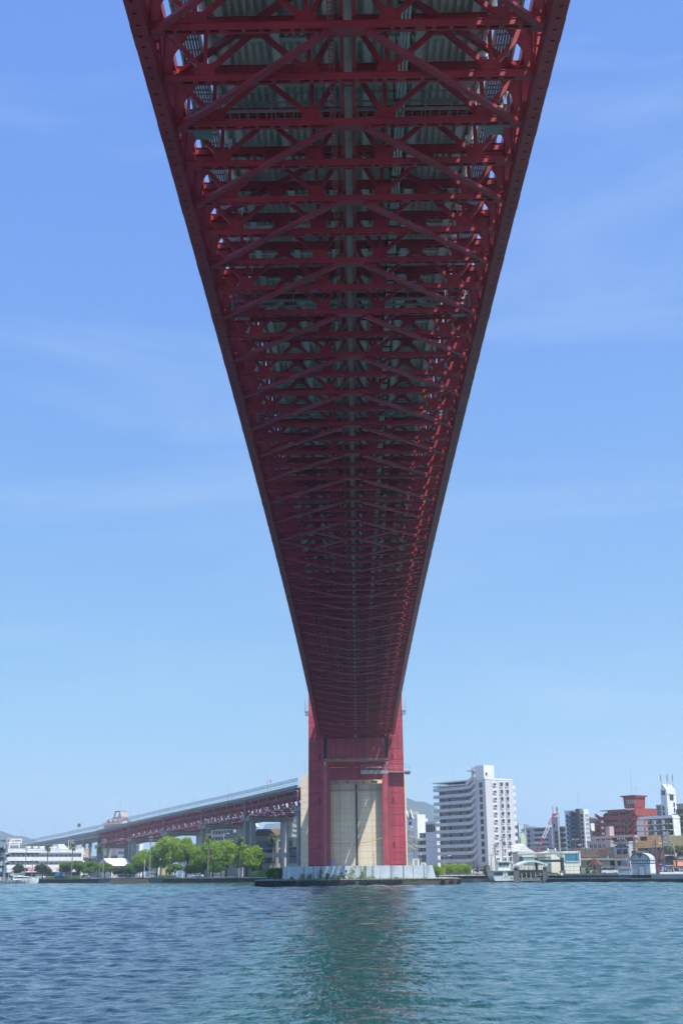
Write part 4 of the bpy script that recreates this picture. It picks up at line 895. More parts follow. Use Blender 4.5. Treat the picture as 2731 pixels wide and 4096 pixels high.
# white tower + beige balcony flats
B=Bld('beige_balcony_flats','beige balcony apartments with white end wall below the white tower',2565,2704,2726,3272,430,None)
La,Lb,H=B.La,B.Lb,B.H; BB=mat('beige_grey_wall',(.45,.43,.37),.8,.07,.2)
B.part('wall',-La+2.5,-.4,1.5,Lb,0,H,BB); B.part('end_wall',-.39,0,-.3,Lb,0,H+.3,WHITE); B.part('roof_band',-La,-.4,-.4,Lb,H+.003,H+1.,WGR)
zl=[B.z(3100+y*.2876,0,.4) for y in (690,772,850,925)]; zl+=[zl[-1]-2.9,zl[-1]-5.8]
for z in zl:
    B.gallery('F',.5,La-3,[z],1.3,.18,WGR,'balcony_slab')
    for k in range(3):
        u0=.6+k*(La-3.6)/3; u1=u0+(La-3.6)/3-.4
        B.put(MB().box(-(u1-u0)/2+.9,(u1-u0)/2-.1,-1.25,-1.2,.2,1.2).mesh('balcony_rail',mat('dark_balcony_rail',(.12,.13,.13),.5)),'balcony_rail','F',(u0+u1)/2,z); B.put(MB().box(-(u1-u0)/2,-(u1-u0)/2+.85,-1.3,-1.15,.2,1.4).mesh('balcony_panel',WHITE),'balcony_panel','F',(u0+u1)/2,z)
        for q in (.25,.7): put(win(1.7,1.9,'c' if (k+q)>1.5 else 'd'),'balcony_door',B.t,(-u0-(u1-u0)*q,1.48,z+1.2))
    B.gallery('F',La-2.6,La+.3,[z+.1],1.6,1.5,WGR,'end_balcony')
for q in (.28,.55,.82): MB().box(-La*q-.1,-La*q+.1,-1.4,-1.25,0,H).obj('downpipe',B.t,OLV)
B=Bld('white_stair_tower','tall white tower with pitched white slat roof, dark square emblem and small lettering',2652,2684,2713,3159,445,WGR,par=0)
La,Lb,H=B.La,B.Lb,B.H
MB().prism([(-La,H+.002),(-La*.55,H+1.9),(0,H+.002)],0,Lb,'y').obj('gable_roof',B.t,WGR)
for k in range(5): MB().prism([(-La*.55,H+1.95),(0,H+.05),(0,H+.2),(-La*.55,H+2.1)],Lb*k/5+.1,Lb*(k+.62)/5,'y').obj('roof_slat',B.t,WHITE)
EM=mat('emblem_blue',(.05,.06,.09),.5)
em=MB().box(-.75,.75,-.08,-.005,-.75,.75).obj('emblem',B.t,EM,loc=(-La*.52,0,H-1.))
def text(body,size,parent,m,loc,rot=(math.pi/2,0,0),ext=.02,name='lettering'):
    cu=bpy.data.curves.new(name,'FONT'); cu.body=body; cu.size=size; cu.align_x='CENTER'; cu.align_y='CENTER'; cu.extrude=ext
    o=bpy.data.objects.new(name,cu); col.objects.link(o); dg=bpy.context.evaluated_depsgraph_get(); me=bpy.data.meshes.new_from_object(o.evaluated_get(dg)); bpy.data.objects.remove(o)
    me.materials.clear(); me.materials.append(m); return put(me,name,parent,loc,rot)
text('S',1.25,em,WGR,(0,-.1,0))
text('ミカドマンション',.62,B.t,EM,(.03,Lb*.45,B.z(3179,1,.45)),(math.pi/2,0,math.pi/2))
put(win(1.9,1.7,'d'),'window',B.t,(.01,Lb*.5,B.z(3189,1,.5)),(0,0,math.pi/2))
for y in (3218,3241,3262): put(win(.55,1.3,'d'),'window',B.t,(.01,Lb*.72,B.z(y,1,.7)),(0,0,math.pi/2))
for y in (3234,3257): put(win(.55,1.4,'d'),'window',B.t,(-La*.7,-.01,B.z(y,0,.7)))
for x,y_ in ((-La*.9,.5),(-La*.3,Lb*.4),(-.4,Lb*.9)): MB().tube([(x,y_,H),(x,y_,H+5.4)],.1,6).tube([(x,y_,H+3.4),(x,y_,H+5.4)],.24,6).obj('antenna',B.t,GALV)
MB().tube([(-La*.3,Lb*.6,H),(-La*.3,Lb*.6,H+7)],.04,5).obj('antenna',B.t,GALV)
B=Bld('grey_green_annex','grey green annex with teal windows left of the white tower',2634,2654,2660,3224,450,mat('grey_green_wall',(.45,.50,.47),.8)); B.grid('F',[B.La*.3,B.La*.05+.8],[B.z(3232,0,.4),B.z(3255,0,.4)],1.5,1.8)
B=Bld('olive_tower_flats','olive grey flats with grey stair at the right picture edge',2716,2762,2790,3219,430,OLV); B.grid('F',[B.La*.93,B.La*.55],lin(4,B.H-1,8),1.3,1.4,'d'); B.gallery('F',B.La*.8,B.La+1.5,lin(2,B.H-3,8),1.2,1.2,MGR)
# pink terrace building
B=Bld('pink_terrace_building','dusty pink terraced building with white rails below the red flats',2350,2443,2475,3368,452,PNK,roof=PNK)
B.grid('F',lin(2,B.La-1,4),[B.z(3387,0,.5)],1.5,1.7); B.grid('F',lin(2,B.La-1,4),[B.z(3387,0,.5)-4.],1.5,1.7)
b=MB().box(-B.La,0,-.1,-.05,B.H+1.5,B.H+1.56)
for k in range(12): b.box(-B.La+B.La*k/11-.03,-B.La+B.La*k/11+.03,-.1,-.05,B.H+.5,B.H+1.5)
b.obj('terrace_rail',B.t,WHITE)
B=Bld('pink_upper_floor','pink upper storey with flat overhanging roof and balconies below the red flats',2377,2545,2556,3345,470,PNK)
B.part('roof_slab',-B.La-.5,.6,-1.3,B.Lb,B.H-.4,B.H+.25,mat('salmon_trim',(.60,.38,.35),.8)); B.grid('F',lin(1.5,B.La-1,7),[B.z(3357,0,.5)],1.7,1.8,'d')
for q in (.06,.28,.52): B.part('balcony_panel',-B.La*(q+.16),-B.La*q,-1.2,-1.05,B.z(3372,0,.4),B.z(3372,0,.4)+1.2,_M['salmon_trim'])
B.part('stair_house',-B.La*.72,-B.La*.62,.5,3,B.H,B.H+4,PNK)
B=Bld('water_tank','small vaulted white and red tank on the roofs left of the red flats',2359,2370,2376,3322,480,WGR,z0=20,par=0); MB().tube([(-B.La/2,.2,B.H),(-B.La/2,B.Lb,B.H)],B.La*.5,12).obj('vault',B.t,WGR); MB().prism([(-.5,0),(.5,0),(0,-.9)],-.1,-.02,'y').obj('red_mark',B.t,mat('red_mark',(.45,.06,.06),.6),loc=(-B.La/2,0,B.H+.4))
# old white concrete house with external stair
B=Bld('old_concrete_house','stained old white concrete house with rusty balconies behind the round bushes',2456,2515,2532,3372,370,mat('stained_white_wall',(.58,.60,.58),.85,.12,.3,streak=.5))
B.grid('F',[B.La*.45],[B.z(3407,0,.5)],4.2,1.5); B.grid('F',[B.La*.45],[B.z(3384,0,.5)],4.6,.7,'d'); B.grid('F',[B.La*.7],[B.z(3452,0,.5)],1.2,1.2,'d')
B.part('grey_wing',-B.La-5,-B.La-.01,1,7,0,B.H-1,CONC); B.part('wing_window',-B.La-3.5,-B.La-1.5,.9,.99,1.2,4,FRD); B.part('dark_cage',-B.La-4.2,-B.La-1,-.6,.98,B.H-7.5,B.H-4.8,DARK)
for k in range(3): B.part('rusty_balcony',.02,1.4,1,8,B.H-3-k*3.4,B.H-2.2-k*3.4,mat('rusty_metal',(.16,.13,.12),.8,.3,1.)); MB().box(-.3,2.0,-.2,.0,B.H+.5,B.H+1.6).obj('roof_rail',B.t,RDT,loc=(-B.La*.9+k*5,0,0))
# small houses and roofs between terminal and pump house
def house(label,pl,pc,pr,ptop,Y,wall,roof,ridge=1.6,name='small_house',rz=GR,hip=False):
    B=Bld(name,label,pl,pc,pr,ptop,Y,wall,rz,'house',par=0); La,Lb,H=B.La,B.Lb,B.H
    if hip: MB().add([(-La-.5,-.5,H),(.5,-.5,H),(.5,Lb+.5,H),(-La-.5,Lb+.5,H),(-La*.7,Lb/2,H+ridge),(-La*.3,Lb/2,H+ridge)],[(0,1,5,4),(1,2,5),(2,3,4,5),(3,0,4),(3,2,1,0)]).obj('roof',B.t,roof)
    else: MB().prism([(-.6,H-.2),(Lb/2,H+ridge),(Lb+.6,H-.2),(Lb/2,H-.05)],-La-.5,.5,'x').obj('roof',B.t,roof); MB().prism([(0,H),(Lb/2,H+ridge-.2),(Lb,H)],-.3,.0-.002,'x').obj('gable',B.t,wall)
    return B
B=house('long low house with a brown roof right of the cream terminal',2298,2372,2385,3424,382,OLV,BRT,2.4); B.part('awning',-B.La*.45,-.5,-2,-.05,B.H-1.,B.H-.6,WHITE); B.grid('F',lin(2,B.La*.5,3),[2.2],1.8,2,'d'); B.grid('F',[B.La*.62,B.La*.72],[4.2],1.1,1.2,'c')
B=house('small tan gabled house left of the old concrete house',2370,2400,2405,3425,372,mat('tan_wall',(.42,.37,.28),.85),BRT,1.2); B.part('garage_door',-B.La*.6,-.6,-.05,-.005,1,4,DARK)
B=house('narrow grey house with a faded red roof beside the old concrete house',2398,2425,2434,3412,368,CONC,RDT,1.6); B.grid('F',[B.La*.5],[3.5],1.2,1.6,'d')
B=house('low house with a red brown hip roof behind the wire fence',2345,2390,2403,3458,350,OLV,RDT,1.5,hip=True); B.grid('F',lin(1,B.La-1,3),[1.6],1.2,1.2,'d')
# gabled grey house, stone front building, brown block, cafe, pink house
B=house('large grey house with an ochre brown roof left of the stone gable',2551,2622,2655,3388,372,GBL,mat('ochre_roof',(.32,.21,.10),.85,.12,.5,bump=.2),3.4,'gabled_house'); B.grid('F',[B.La*.35],[B.z(3405,0,.4)],2.8,2.1,'c'); B.grid('S',[B.Lb*.5],[B.z(3400,1,.5)],1.6,2.0,'d'); MB().tube([(-B.La*.3,-1,0),(-B.La*.3,-1,B.H)],.05,5).obj('downpipe',B.t,GALV)
B=Bld('stone_gable_building','grey stone clad gable building with arched windows near the right edge',2651,2688,2700,3372,352,STN,par=0,rz=R(-20.))
La,Lb,H=B.La,B.Lb,B.H
MB().prism([(-La,H+.002),(-La*.72,H+1.6),(-La*.5,H+3.2),(-La*.35,H+3.2),(-La*.28,H+1.8),(0,H+.002)],0,1.2,'y').obj('gable',B.t,STN)
for z,h_,wd in ((B.z(3405,0,.5),2.0,3.6),(B.z(3442,0,.5),2.6,3.8),(B.z(3478,0,.5),2.2,3.4)):
    pts=[(-wd/2,-h_/2),(wd/2,-h_/2)]+[(wd/2*math.cos(a*math.pi/10),h_*.15+wd*.3*math.sin(a*math.pi/10)) for a in range(11)]
    MB().prism(pts,-.06,-.005,'y').obj('arched_opening',B.t,GLASS,loc=(-La/2,0,z)); MB().box(-wd/2-.2,wd/2+.2,-.3,-.005,-h_/2-.2,-h_/2).obj('sill',B.t,WGR,loc=(-La/2,0,z))
    pr_=[(1.12*x,1.1*y) for x,y in pts[2:]]; MB().prism(pr_+[(x*.97,y*.94) for x,y in reversed(pr_)],-.25,-.005,'y').obj('arch_ring',B.t,CONC,loc=(-La/2,0,z))
cm=MB().box(-.5,.5,-.05,.02,-.14,.14).mesh('stone_block',STN)
for r_ in range(int(H/.75)):
    for k in range(5):
        if random.random()<.5: put(cm,'stone_block',B.t,(-La*(k+.5+.5*(r_%2))/5.5,-.0,.4+r_*.75))
B=Bld('brown_flat_block','brown block with a tan roof edge at the right picture edge',2688,2762,2790,3378,372,mat('brown_wall',(.20,.16,.13),.85),rz=R(-20.)); B.part('roof_edge',-B.La-.3,.3,-1,4,B.H-.3,B.H+2.6,mat('tan_roof',(.40,.33,.22),.85)); B.grid('F',lin(1,B.La-1,5),[B.z(3408,0,.5)],1.2,1.6,'d')
for k in range(6): B.part('baluster',-B.La+1+k*2.2,-B.La+1.5+k*2.2,-.6,-.1,B.z(3420,0,.5)-.7,B.z(3420,0,.5)+.6,WGR)
B.part('terrace_ledge',-B.La,0,-.8,-.01,B.z(3428,0,.5)-.6,B.z(3428,0,.5)+.1,CONC)
B=Bld('cafe_front','pink cafe front with salmon awnings at the right picture edge',2692,2762,2790,3440,350,mat('salmon_wall',(.55,.33,.27),.8),rz=R(-20.),par=0)
AW=mat('salmon_awning',(.62,.25,.18),.8)
for k in range(4):
    for z in (B.H-1.6,B.H-4.6): MB().prism([(-1.1,z),(-.05,z),(-.05,z+1.1)],-B.La+.4+k*2.6,-B.La+2.7+k*2.6,'x').obj('awning',B.t,AW); put(win(1.8,1.2,'d'),'window',B.t,(-B.La+1.5+k*2.6,-.01,z-.8))
B=house('small pink house with a white trimmed gable behind the pump house',2618,2640,2653,3430,343,mat('pink_wall',(.62,.30,.30),.8),RDT,2.0,'pink_house',R(-70.)); B.grid('F',[B.La*.5],[B.z(3451,0,.5)],1.6,1.4,'d'); B.grid('S',[B.Lb*.5],[B.z(3451,1,.5)],1.6,1.4,'d')
# pump house with vaulted roof
B=Bld('pump_house','pale blue pump house with a vaulted roof and tall glass door',2524,2592,2619,3440,315,None,rz=R(-40.),z0=1.0,par=0)
La,Lb,H=B.La,B.Lb,B.H
B.part('base',-La-.05,.05,-.05,Lb,0,1.1,CONC); B.part('wall',-La,0,0,Lb,1.1,H-.9,LBL); B.part('painted_lit_side',.003,.06,.05,Lb,1.1,H-.9,WHITE)  # white sheet paints sunlight on the side; front blue carries its shade
B.part('clerestory_band',-La-.03,.08,-.03,Lb,H-.9,H,DARK)
for k in range(8): put(MB().box(-La/22,La/22,-.03,0,-.28,.28).mesh('clerestory_pane',mat('clear_pane',(.5,.6,.62),.1,.1,spec=.8)),'clerestory_pane',B.t,(-La+La*(k+.5)/8,-.035,H-.45))
for k in range(4): put(MB().box(-.3,.3,-.03,0,-.28,.28).mesh('clerestory_pane',_M['clear_pane']),'clerestory_pane',B.t,(.085,Lb*(k+.5)/4,H-.45),(0,0,math.pi/2))
arc=[(-La/2+La*.53*math.cos(a*math.pi/14),H+1.75*math.sin(a*math.pi/14)) for a in range(15)]
MB().prism(arc,0,Lb,'y').obj('vault_roof',B.t,LBL); MB().prism(arc+[(-La/2+(x+La/2)*.965,H+(z-H)*.94) for x,z in reversed(arc)],-.3,-.01,'y').obj('roof_rim',B.t,DARK)
MB().prism([(-La/2-.85,H+1.62),(-La/2+.85,H+1.62),(-La/2,H+.45)],-.12,-.005,'y').obj('pointed_light',B.t,GLASS)
B.part('door_frame',-La*.6,-La*.28,-.12,-.005,.5,H-1.3,DARK); dr=B.part('door',-La*.58,-La*.3,-.16,-.121,.6,H-1.45,LBL); MB().prism([(-La*.57,H-4),(-La*.31,H-4.6),(-La*.44,H-3.2)],-.2,-.161,'y').obj('glass_triangle',dr,CURT); MB().prism([(-La*.57,H-4.8),(-La*.31,H-4.8),(-La*.46,H-3.6)],-.19,-.165,'y').obj('dark_triangle',dr,GBL)
for k in range(9): B.part('panel_joint',-La-.012,.0,-.012,-.001,1.4+k*.62,1.42+k*.62,CONC)
B=Bld('equipment_box','pale blue equipment cabin with pipes left of the pump house',2470,2517,2526,3474,314,LBL,rz=R(-30.),z0=1.0,par=.25)
for k in (.25,.45,.65): B.part('vent_slot',-B.La*k-.22,-B.La*k+.22,-.03,-.003,1.7,2.9,MGR)
MB().tube([(-B.La*.15,-.15,.8),(-B.La*.15,-.15,1.3),(-B.La*.95,-.15,1.3),(-B.La*.95,-.15,3.)],.06,6).obj('pipe',B.t,GBL); B.part('meter_box',-B.La*.85,-B.La*.68,-.1,-.003,1.9,2.6,MGR)
for k in range(3): MB().cbox((-B.La*(.2+.2*k),1,B.H+.8),(.25,.25,1.)).obj('red_valve',B.t,mat('red_valve',(.45,.05,.05),.5))
# cream ferry terminal with outside stair
B=Bld('ferry_terminal','cream ferry terminal with an outside staircase and blue windows',2074,2306,2311,3417,352,CRM,rz=R(-1.),Lb=14,par=.35)
La,Lb,H=B.La,B.Lb,B.H; CRD=mat('cream_trim',(.78,.77,.66),.8); BLU=mat('blue_glazing',(.05,.25,.36),.2,.1,spec=.7); ACQ=mat('green_glazing',(.22,.45,.43),.3,.1,spec=.6)
def uu(p): return B.u(p)
z1,z2=B.z(3436,0,.1),B.z(3487,0,.1)
fb=MB().box(-2.3,2.3,-.12,.0,-.05+1.7,.2+1.7).box(-1.95,1.95,-.05,0,-1.7,1.65).mesh('window',BLU); put(fb,'window',B.t,(-uu(2287),-.01,z1)); put(MB().box(-2.4,-2.,-.1,0,-1.9,1.9).box(2,2.4,-.1,0,-1.9,1.9).box(-2.4,2.4,-.1,0,1.9,2.1).mesh('window_surround',CRD),'window_surround',B.t,(-uu(2287),-.01,z1))
for p in (2135,2190): put(MB().mi(0).box(-3,3,-.05,0,-1,1).mi(1).box(-3.3,3.3,-.2,0,1.1,1.5).box(-.06,.06,-.08,-.051,-1,1).mesh('window',ACQ,CRD),'window',B.t,(-uu(p),-.01,z1-.4))
put(win(2.2,1.9,'d'),'window',B.t,(-uu(2226),-.01,z1)); put(win(3.6,1.9,'d'),'window',B.t,(-uu(2294),-.01,z2)); put(win(1.,1.6,'d'),'window',B.t,(-uu(2084),-.01,z1))
ua,ub,uc=uu(2222),uu(2262),uu(2305)
MB().prism([(-ua-1.5,z1-3.6),(-ua,z1-3.6),(-ub+2,z2-3.3),(-uc+.5,z2-3.3),(-uc+.5,z2+2.4),(-ub,z2+2.4),(-ua,z1+1.9),(-ua-1.5,z1+1.9)],-1.6,-1.45,'y').obj('stair_wall',B.t,CRM)
MB().prism([(-ua-1.6,z1+2.0),(-ua+.1,z1+2.0),(-ub-.1,z2+2.9),(-uc+.4,z2+2.9),(-uc+.4,z2+2.5),(-ub-.1,z2+2.5),(-ua,z1+1.6),(-ua-1.6,z1+1.6)],-1.75,-1.4,'y').obj('stair_handrail',B.t,mat('blue_grey_trim',(.42,.50,.58),.7))
B.part('base_band',-La,0,-.05,-.003,0,.9,OLV); B.part('roof_edge',-La-.2,.2,-.3,.3,H+.36,H+.6,CRD)
b=MB()
for k in range(26): b.box(-La+2+k*.9-.02,-La+2+k*.9+.02,.4,.44,H+.6,H+1.5)
b.box(-La+2,-La+25,.4,.44,H+1.45,H+1.5).obj('roof_rail',B.t,GALV)
B.part('annex',.02,9,1.,Lb,0,z2+3,CONC); B.part('annex_roof',.02,14,.2,Lb,z2+3.01,z2+3.5,OLV); put(win(4.2,2.,'d'),'window',B.t,(4.5,.98,z2)); put(MB().box(-1.6,1.6,-.06,0,-.6,.6).mesh('graffiti_panel',mat('sign_panel',(.5,.52,.52),.7,.3,3.,c2=(.1,.1,.12))),'wall_panel',B.t,(4.8,.98,z2+2.2))
b=MB().box(.2,9,.6,.66,z2+4.6,z2+4.7)
for k in range(22): b.box(.3+k*.4,.34+k*.4,.6,.66,z2+3.5,z2+4.6)
b.obj('balcony_rail',B.t,mat('brown_rail',(.30,.17,.15),.7))
# temple roof behind it
B=Bld('tiled_roof_hall','hall with a big grey tiled hip and gable roof behind the cream terminal',2165,2272,2290,3412,395,WGR,rz=R(-8.),par=0)
La,Lb,H=B.La,B.Lb,B.H; hr=Zat(B.C.x,B.C.y,3380)-GZ
MB().add([(-La-1.5,-1.5,H-.3),(1.5,-1.5,H-.3),(1.5,Lb+1.5,H-.3),(-La-1.5,Lb+1.5,H-.3),(-La+3.2,Lb*.38,hr-1.2),(-3.2,Lb*.38,hr-1.2),(-La+3.2,Lb*.5,hr),(-3.2,Lb*.5,hr),(-La+3.2,Lb*.62,hr-1.2),(-3.2,Lb*.62,hr-1.2)],[(0,1,5,4),(4,5,7,6),(6,7,9,8),(8,9,2,3),(1,2,9,7,5),(3,0,4,6,8),(3,2,1,0)]).obj('roof',B.t,TILE)
MB().box(-La+2.8,-2.8,Lb*.5-.3,Lb*.5+.3,hr-.1,hr+.6).obj('ridge',B.t,DARK)
for x in (-La+2.9,-2.9):
    MB().bar((x,Lb*.5,hr+.3),(x,Lb*.36,hr-1.1),.35,.4).obj('verge_tile',B.t,WGR); MB().bar((x,Lb*.38,hr-1.0),(x+(1 if x>-La/2 else -1)*4.2,-1.5,H-.05),.35,.35).obj('hip_tile',B.t,WGR)
n=int((La)/.9); tm=MB().bar((0,-1.45,H-.2),(0,Lb*.375,hr-1.1),.16,.14).mesh('tile_row',TILE)
for k in range(n): put(tm,'tile_row',B.t,(-La+3.2+k*(La-6.4)/n,0,0))
# crane
cx_,cyy=Xat(2143,470,20),470.; cz0=Zat(cx_,cyy,3400); cx1=Xat(2201,470,40); cz1=Zat(cx1,cyy,3262)
cr=thing('crane','red and white lattice boom of a crawler crane behind the tiled roof','crane',(cx_,cyy,GZ)); A=Vector((0,0,cz0-GZ)); Bv=Vector((cx1-cx_,0,cz1-GZ)); d=(Bv-A); Lc=d.length; d.normalize(); nrm=Vector((-d.z,0,d.x))
CRR=mat('crane_red',(.45,.06,.08),.5); CRWH=mat('crane_white',(.75,.73,.74),.5)
for k in range(3):
    b=MB(); a0,a1=(0,.34,.72)[k],(.34,.72,.97)[k]; ns=max(3,int((a1-a0)*26))
    def wd(t): return .45*min(1,t/.08+.3)*min(1,(1-t)/.2+.25)
    cs=[(1,1),(1,-1),(-1,-1),(-1,1)]
    P=lambda t,c:A+d*(Lc*t)+nrm*(c[0]*wd(t))+Vector((0,c[1]*wd(t),0))
    for i in range(ns):
        t0,t1=a0+(a1-a0)*i/ns,a0+(a1-a0)*(i+1)/ns
        for j in range(4): c,e=cs[j],cs[(j+1)%4]; b.bar(P(t0,c),P(t1,c),.15,.15); b.bar(P(t0,c) if i%2 else P(t0,e),P(t1,e) if i%2 else P(t1,c),.08,.08)
    b.obj('boom_section',cr,(CRR,CRWH,CRR)[k])
MB().cbox(Bv+Vector((.2,0,.2)),(1.3,.9,1.1)).bar(Bv,Bv+Vector((1.8,0,.9)),.6,.5).obj('boom_head',cr,CRR)
MB().tube([Bv+Vector((1.3,0,.2)),Bv+Vector((1.5,0,-13))],.05,5).tube([Bv+Vector((2.,0,.2)),Bv+Vector((2.2,0,-13))],.05,5).obj('hoist_rope',cr,DARK); MB().cbox(Bv+Vector((1.9,0,-13.6)),(1.,.7,1.5)).obj('hook_block',cr,mat('rust_hook',(.2,.06,.05),.6))
MB().box(-3,3,-2,2,1.3,4.).obj('crane_body',cr,CRR); MB().box(-4,4,-2.6,-1.6,0,1.2).obj('track',cr,DARK); MB().box(-4,4,1.6,2.6,0,1.2).obj('track',cr,DARK); MB().bar((0,0,3),A,1.6,1.6).obj('boom_foot',cr,CRR)

# ------------------------------------------------------------------ left bank buildings
B=Bld('navy_building','dark navy blue building at the left picture edge',-60,25,27,3394,585,NAV,Lb=10,rz=R(38)); put(win(3.6,1.8,'c'),'window',B.t,(-B.u(2),-.01,B.z(3419,0,.2))); put(win(3.6,1.8,'c'),'window',B.t,(-B.u(2),-.01,B.z(3453,0,.2))); B.part('white_edge',-.3,.3,-.3,.3,0,B.H+1.2,WHITE)
B=Bld('office_building','long white three storey office with blue panels and roof sign on the left',27,328,332,3397,605,None,rz=R(38.),Lb=14,par=0)
La,Lb,H=B.La,B.Lb,B.H; OFW=mat('office_white',(.70,.72,.76),.75,.05,.2,streak=.15); OBL=mat('office_blue',(.06,.09,.15),.5,.1)
B.part('wall',-La,-.8,0,Lb,0,H,OFW); B.part('end_fin',-.79,0,-1.2,Lb,0,H+1.,WHITE); B.part('roof_fascia',-La-.3,-.8,-1.3,-.02,B.z(3411,0,.5),H+.2,OFW)
nw=16
for r_,(ya,yb) in enumerate(((3411,3428),(3443,3459))):
    zt,zb=B.z(ya,0,.5),B.z(yb,0,.5)
    B.part('blue_band',-La,-.8,-.12,-.003,zb,zt,OBL)
    B.part('spandrel',-La-.2,-.8,-1.2,-.9,zb-1.75,zb,OFW); B.part('floor_slab',-La,-.8,-.89,-.13,zb-1.7,zb-1.4,OFW)
    hood=MB().box(-2.2,2.2,-.85,-.12,.0,.6).mesh('window_hood',WHITE); wm=win(3.4,zt-zb-.75,'c'); rb=MB().box(-.2,.2,-1.3,-1.201,-1.7,-.1).mesh('spandrel_rib',WGR)
    for k in range(nw):
        u=La*(k+.5)/nw; put(hood,'window_hood',B.t,(-u,0,zt-.65)); put(wm,'window',B.t,(-u,-.13,(zt+zb)/2-.33)); put(rb,'spandrel_rib',B.t,(-u-La/nw/2,0,zb))
B.part('shop_fascia',-La,-.8,-1.1,-.91,3.0,B.z(3459,0,.5)-1.8,WGR)
for k in range(9): put(win(4.5,2.2,'d'),'shop_window',B.t,(-La*(k+.5)/9,-.02,1.5))
SG1=mat('pink_sign',(.62,.17,.28),.6,.2,4.,c2=(.66,.36,.42)); SG2=mat('yellow_sign',(.70,.45,.08),.6)
B.part('pink_shop_sign',-B.u(138),-B.u(105),-1.25,-1.11,3.6,5.3,SG1); B.part('yellow_shop_sign',-B.u(55),-B.u(46),-1.25,-1.11,3.3,5.3,SG2); B.part('yellow_shop_sign',-B.u(250),-B.u(224),-1.25,-1.11,3.5,4.9,SG2)
b=MB()
for k in range(60): b.box(-La+La*k/60-.02,-La+La*k/60+.02,-.6,-.55,H+.2,H+1.3)
b.box(-La,-1,-.6,-.55,H+1.25,H+1.32).obj('roof_rail',B.t,WHITE)
MB().prism([(-B.u(285),H),(-B.u(241),H),(-B.u(241),H+2.4),(-B.u(264),H+2.4)],3,9,'y').obj('roof_plant',B.t,WGR)
MB().tube([(-B.u(180),4,H),(-B.u(180),4,H+1.4)],1.3,10).obj('water_tank',B.t,CRM)
for k,p in enumerate((282,291,300)): MB().tube([(-B.u(p),3,H),(-B.u(p),3,H+4.6)],.09,6).obj('roof_mast',B.t,WHITE)
for p in (120,150,210,225): MB().cbox((-B.u(p),3,H+.9),(2,1.4,.9)).obj('roof_unit',B.t,WGR)
off=B
# rooftop signs
def sign(label,p0,p1,y0,y1,Y,bodywh,rz,logo,txt,lx):
    x0,x1=Xat(p0,Y,25),Xat(p1,Y,25); zt,zb=Zat((x0+x1)/2,Y,y0),Zat((x0+x1)/2,Y,y1); wd=(x1-x0)/math.cos(rz); h=zt-zb
    t=thing('roof_sign',label,'sign',((x0+x1)/2,Y,off.C.z+off.H+.1),rz); z0=zb-(off.C.z+off.H)-.1
    MB().box(-wd/2,wd/2,-.3,.3,z0,z0+h).obj('sign_board',t,bodywh); b=MB()
    for x in (-wd*.33,wd*.33):
        for y in (-.3,2.2): b.box(x-.2,x+.2,y-.2,y+.2,0,z0)
        b.bar((x,-.3,z0-.3),(x,2.2,z0-.3),.3,.3)
    b.box(-wd*.33,wd*.33,-.35,-.1,z0-.75,z0-.3).box(-wd*.33,wd*.33,1.8,2.,.1,z0-.9).obj('sign_frame',t,bodywh)
    zc_=z0+h*.5
    text('第一警備保障',wd*(.60 if logo else .8)/6.,t,mat('sign_black',(.03,.03,.035),.6),(lx*wd,-.32,zc_))
    if logo:
        OR=mat('orange_mark',(.72,.14,.04),.5); s_=h*.36; q=-wd*.38
        MB().prism([(q-s_,zc_+s_),(q+s_,zc_+s_),(q+s_*.35,zc_+s_*.2),(q,zc_-s_*.6),(q-s_,zc_-s_)],-.36,-.301,'y').obj('emblem',t,OR)
    return t
sign('white roof sign with orange mark and black lettering on the white office',37,91.5,3354.5,3373,572,WHITE,R(12),True,2.35,.12)
sign('grey roof sign with black lettering behind the white one, at the left edge',-4,36,3354,3374,582,mat('sign_grey',(.42,.46,.52),.7),R(-22),False,1.95,.04)
B=Bld('beige_annex','small beige building with a salmon canopy right of the white office',330,354,356,3398,650,mat('beige_annex_wall',(.50,.46,.40),.8),rz=R(38),Lb=8); B.part('canopy',-B.La,3.,-2.,-.02,B.z(3428,0,.5)-.3,B.z(3428,0,.5),mat('salmon_canopy',(.52,.33,.28),.8))
B=Bld('white_roof_shed','low shed with a bright white pitched roof under the viaduct',446,518,526,3461,600,CONCW,rz=R(38),Lb=11,par=0); MB().prism([(-1.2,B.H-.2),(5.5,B.H+3.2),(12.,B.H-.2),(5.5,B.H+2.9)],-B.La-1.5,1.2,'x').obj('roof',B.t,WHITE); B.grid('F',lin(1,B.La-1,4),[2.2],1.4,1.2,'d')
B=Bld('yellow_hut','small pale yellow flat roofed hut under the park trees',648,679,681,3466,520,mat('pale_yellow',(.60,.52,.30),.8),rz=R(20),Lb=4,cat='hut'); B.part('door',-B.La*.5,-B.La*.25,-.05,-.003,0,2.1,DARK)
B=Bld('blue_toilet_hut','small white and blue kiosk beside the yellow hut',633,646,648,3454,525,WHITE,rz=R(20),Lb=2.5,cat='hut'); B.part('blue_panel',-B.La*.4,.02,-.06,-.003,0,2.9,mat('kiosk_blue',(.04,.07,.25),.6))
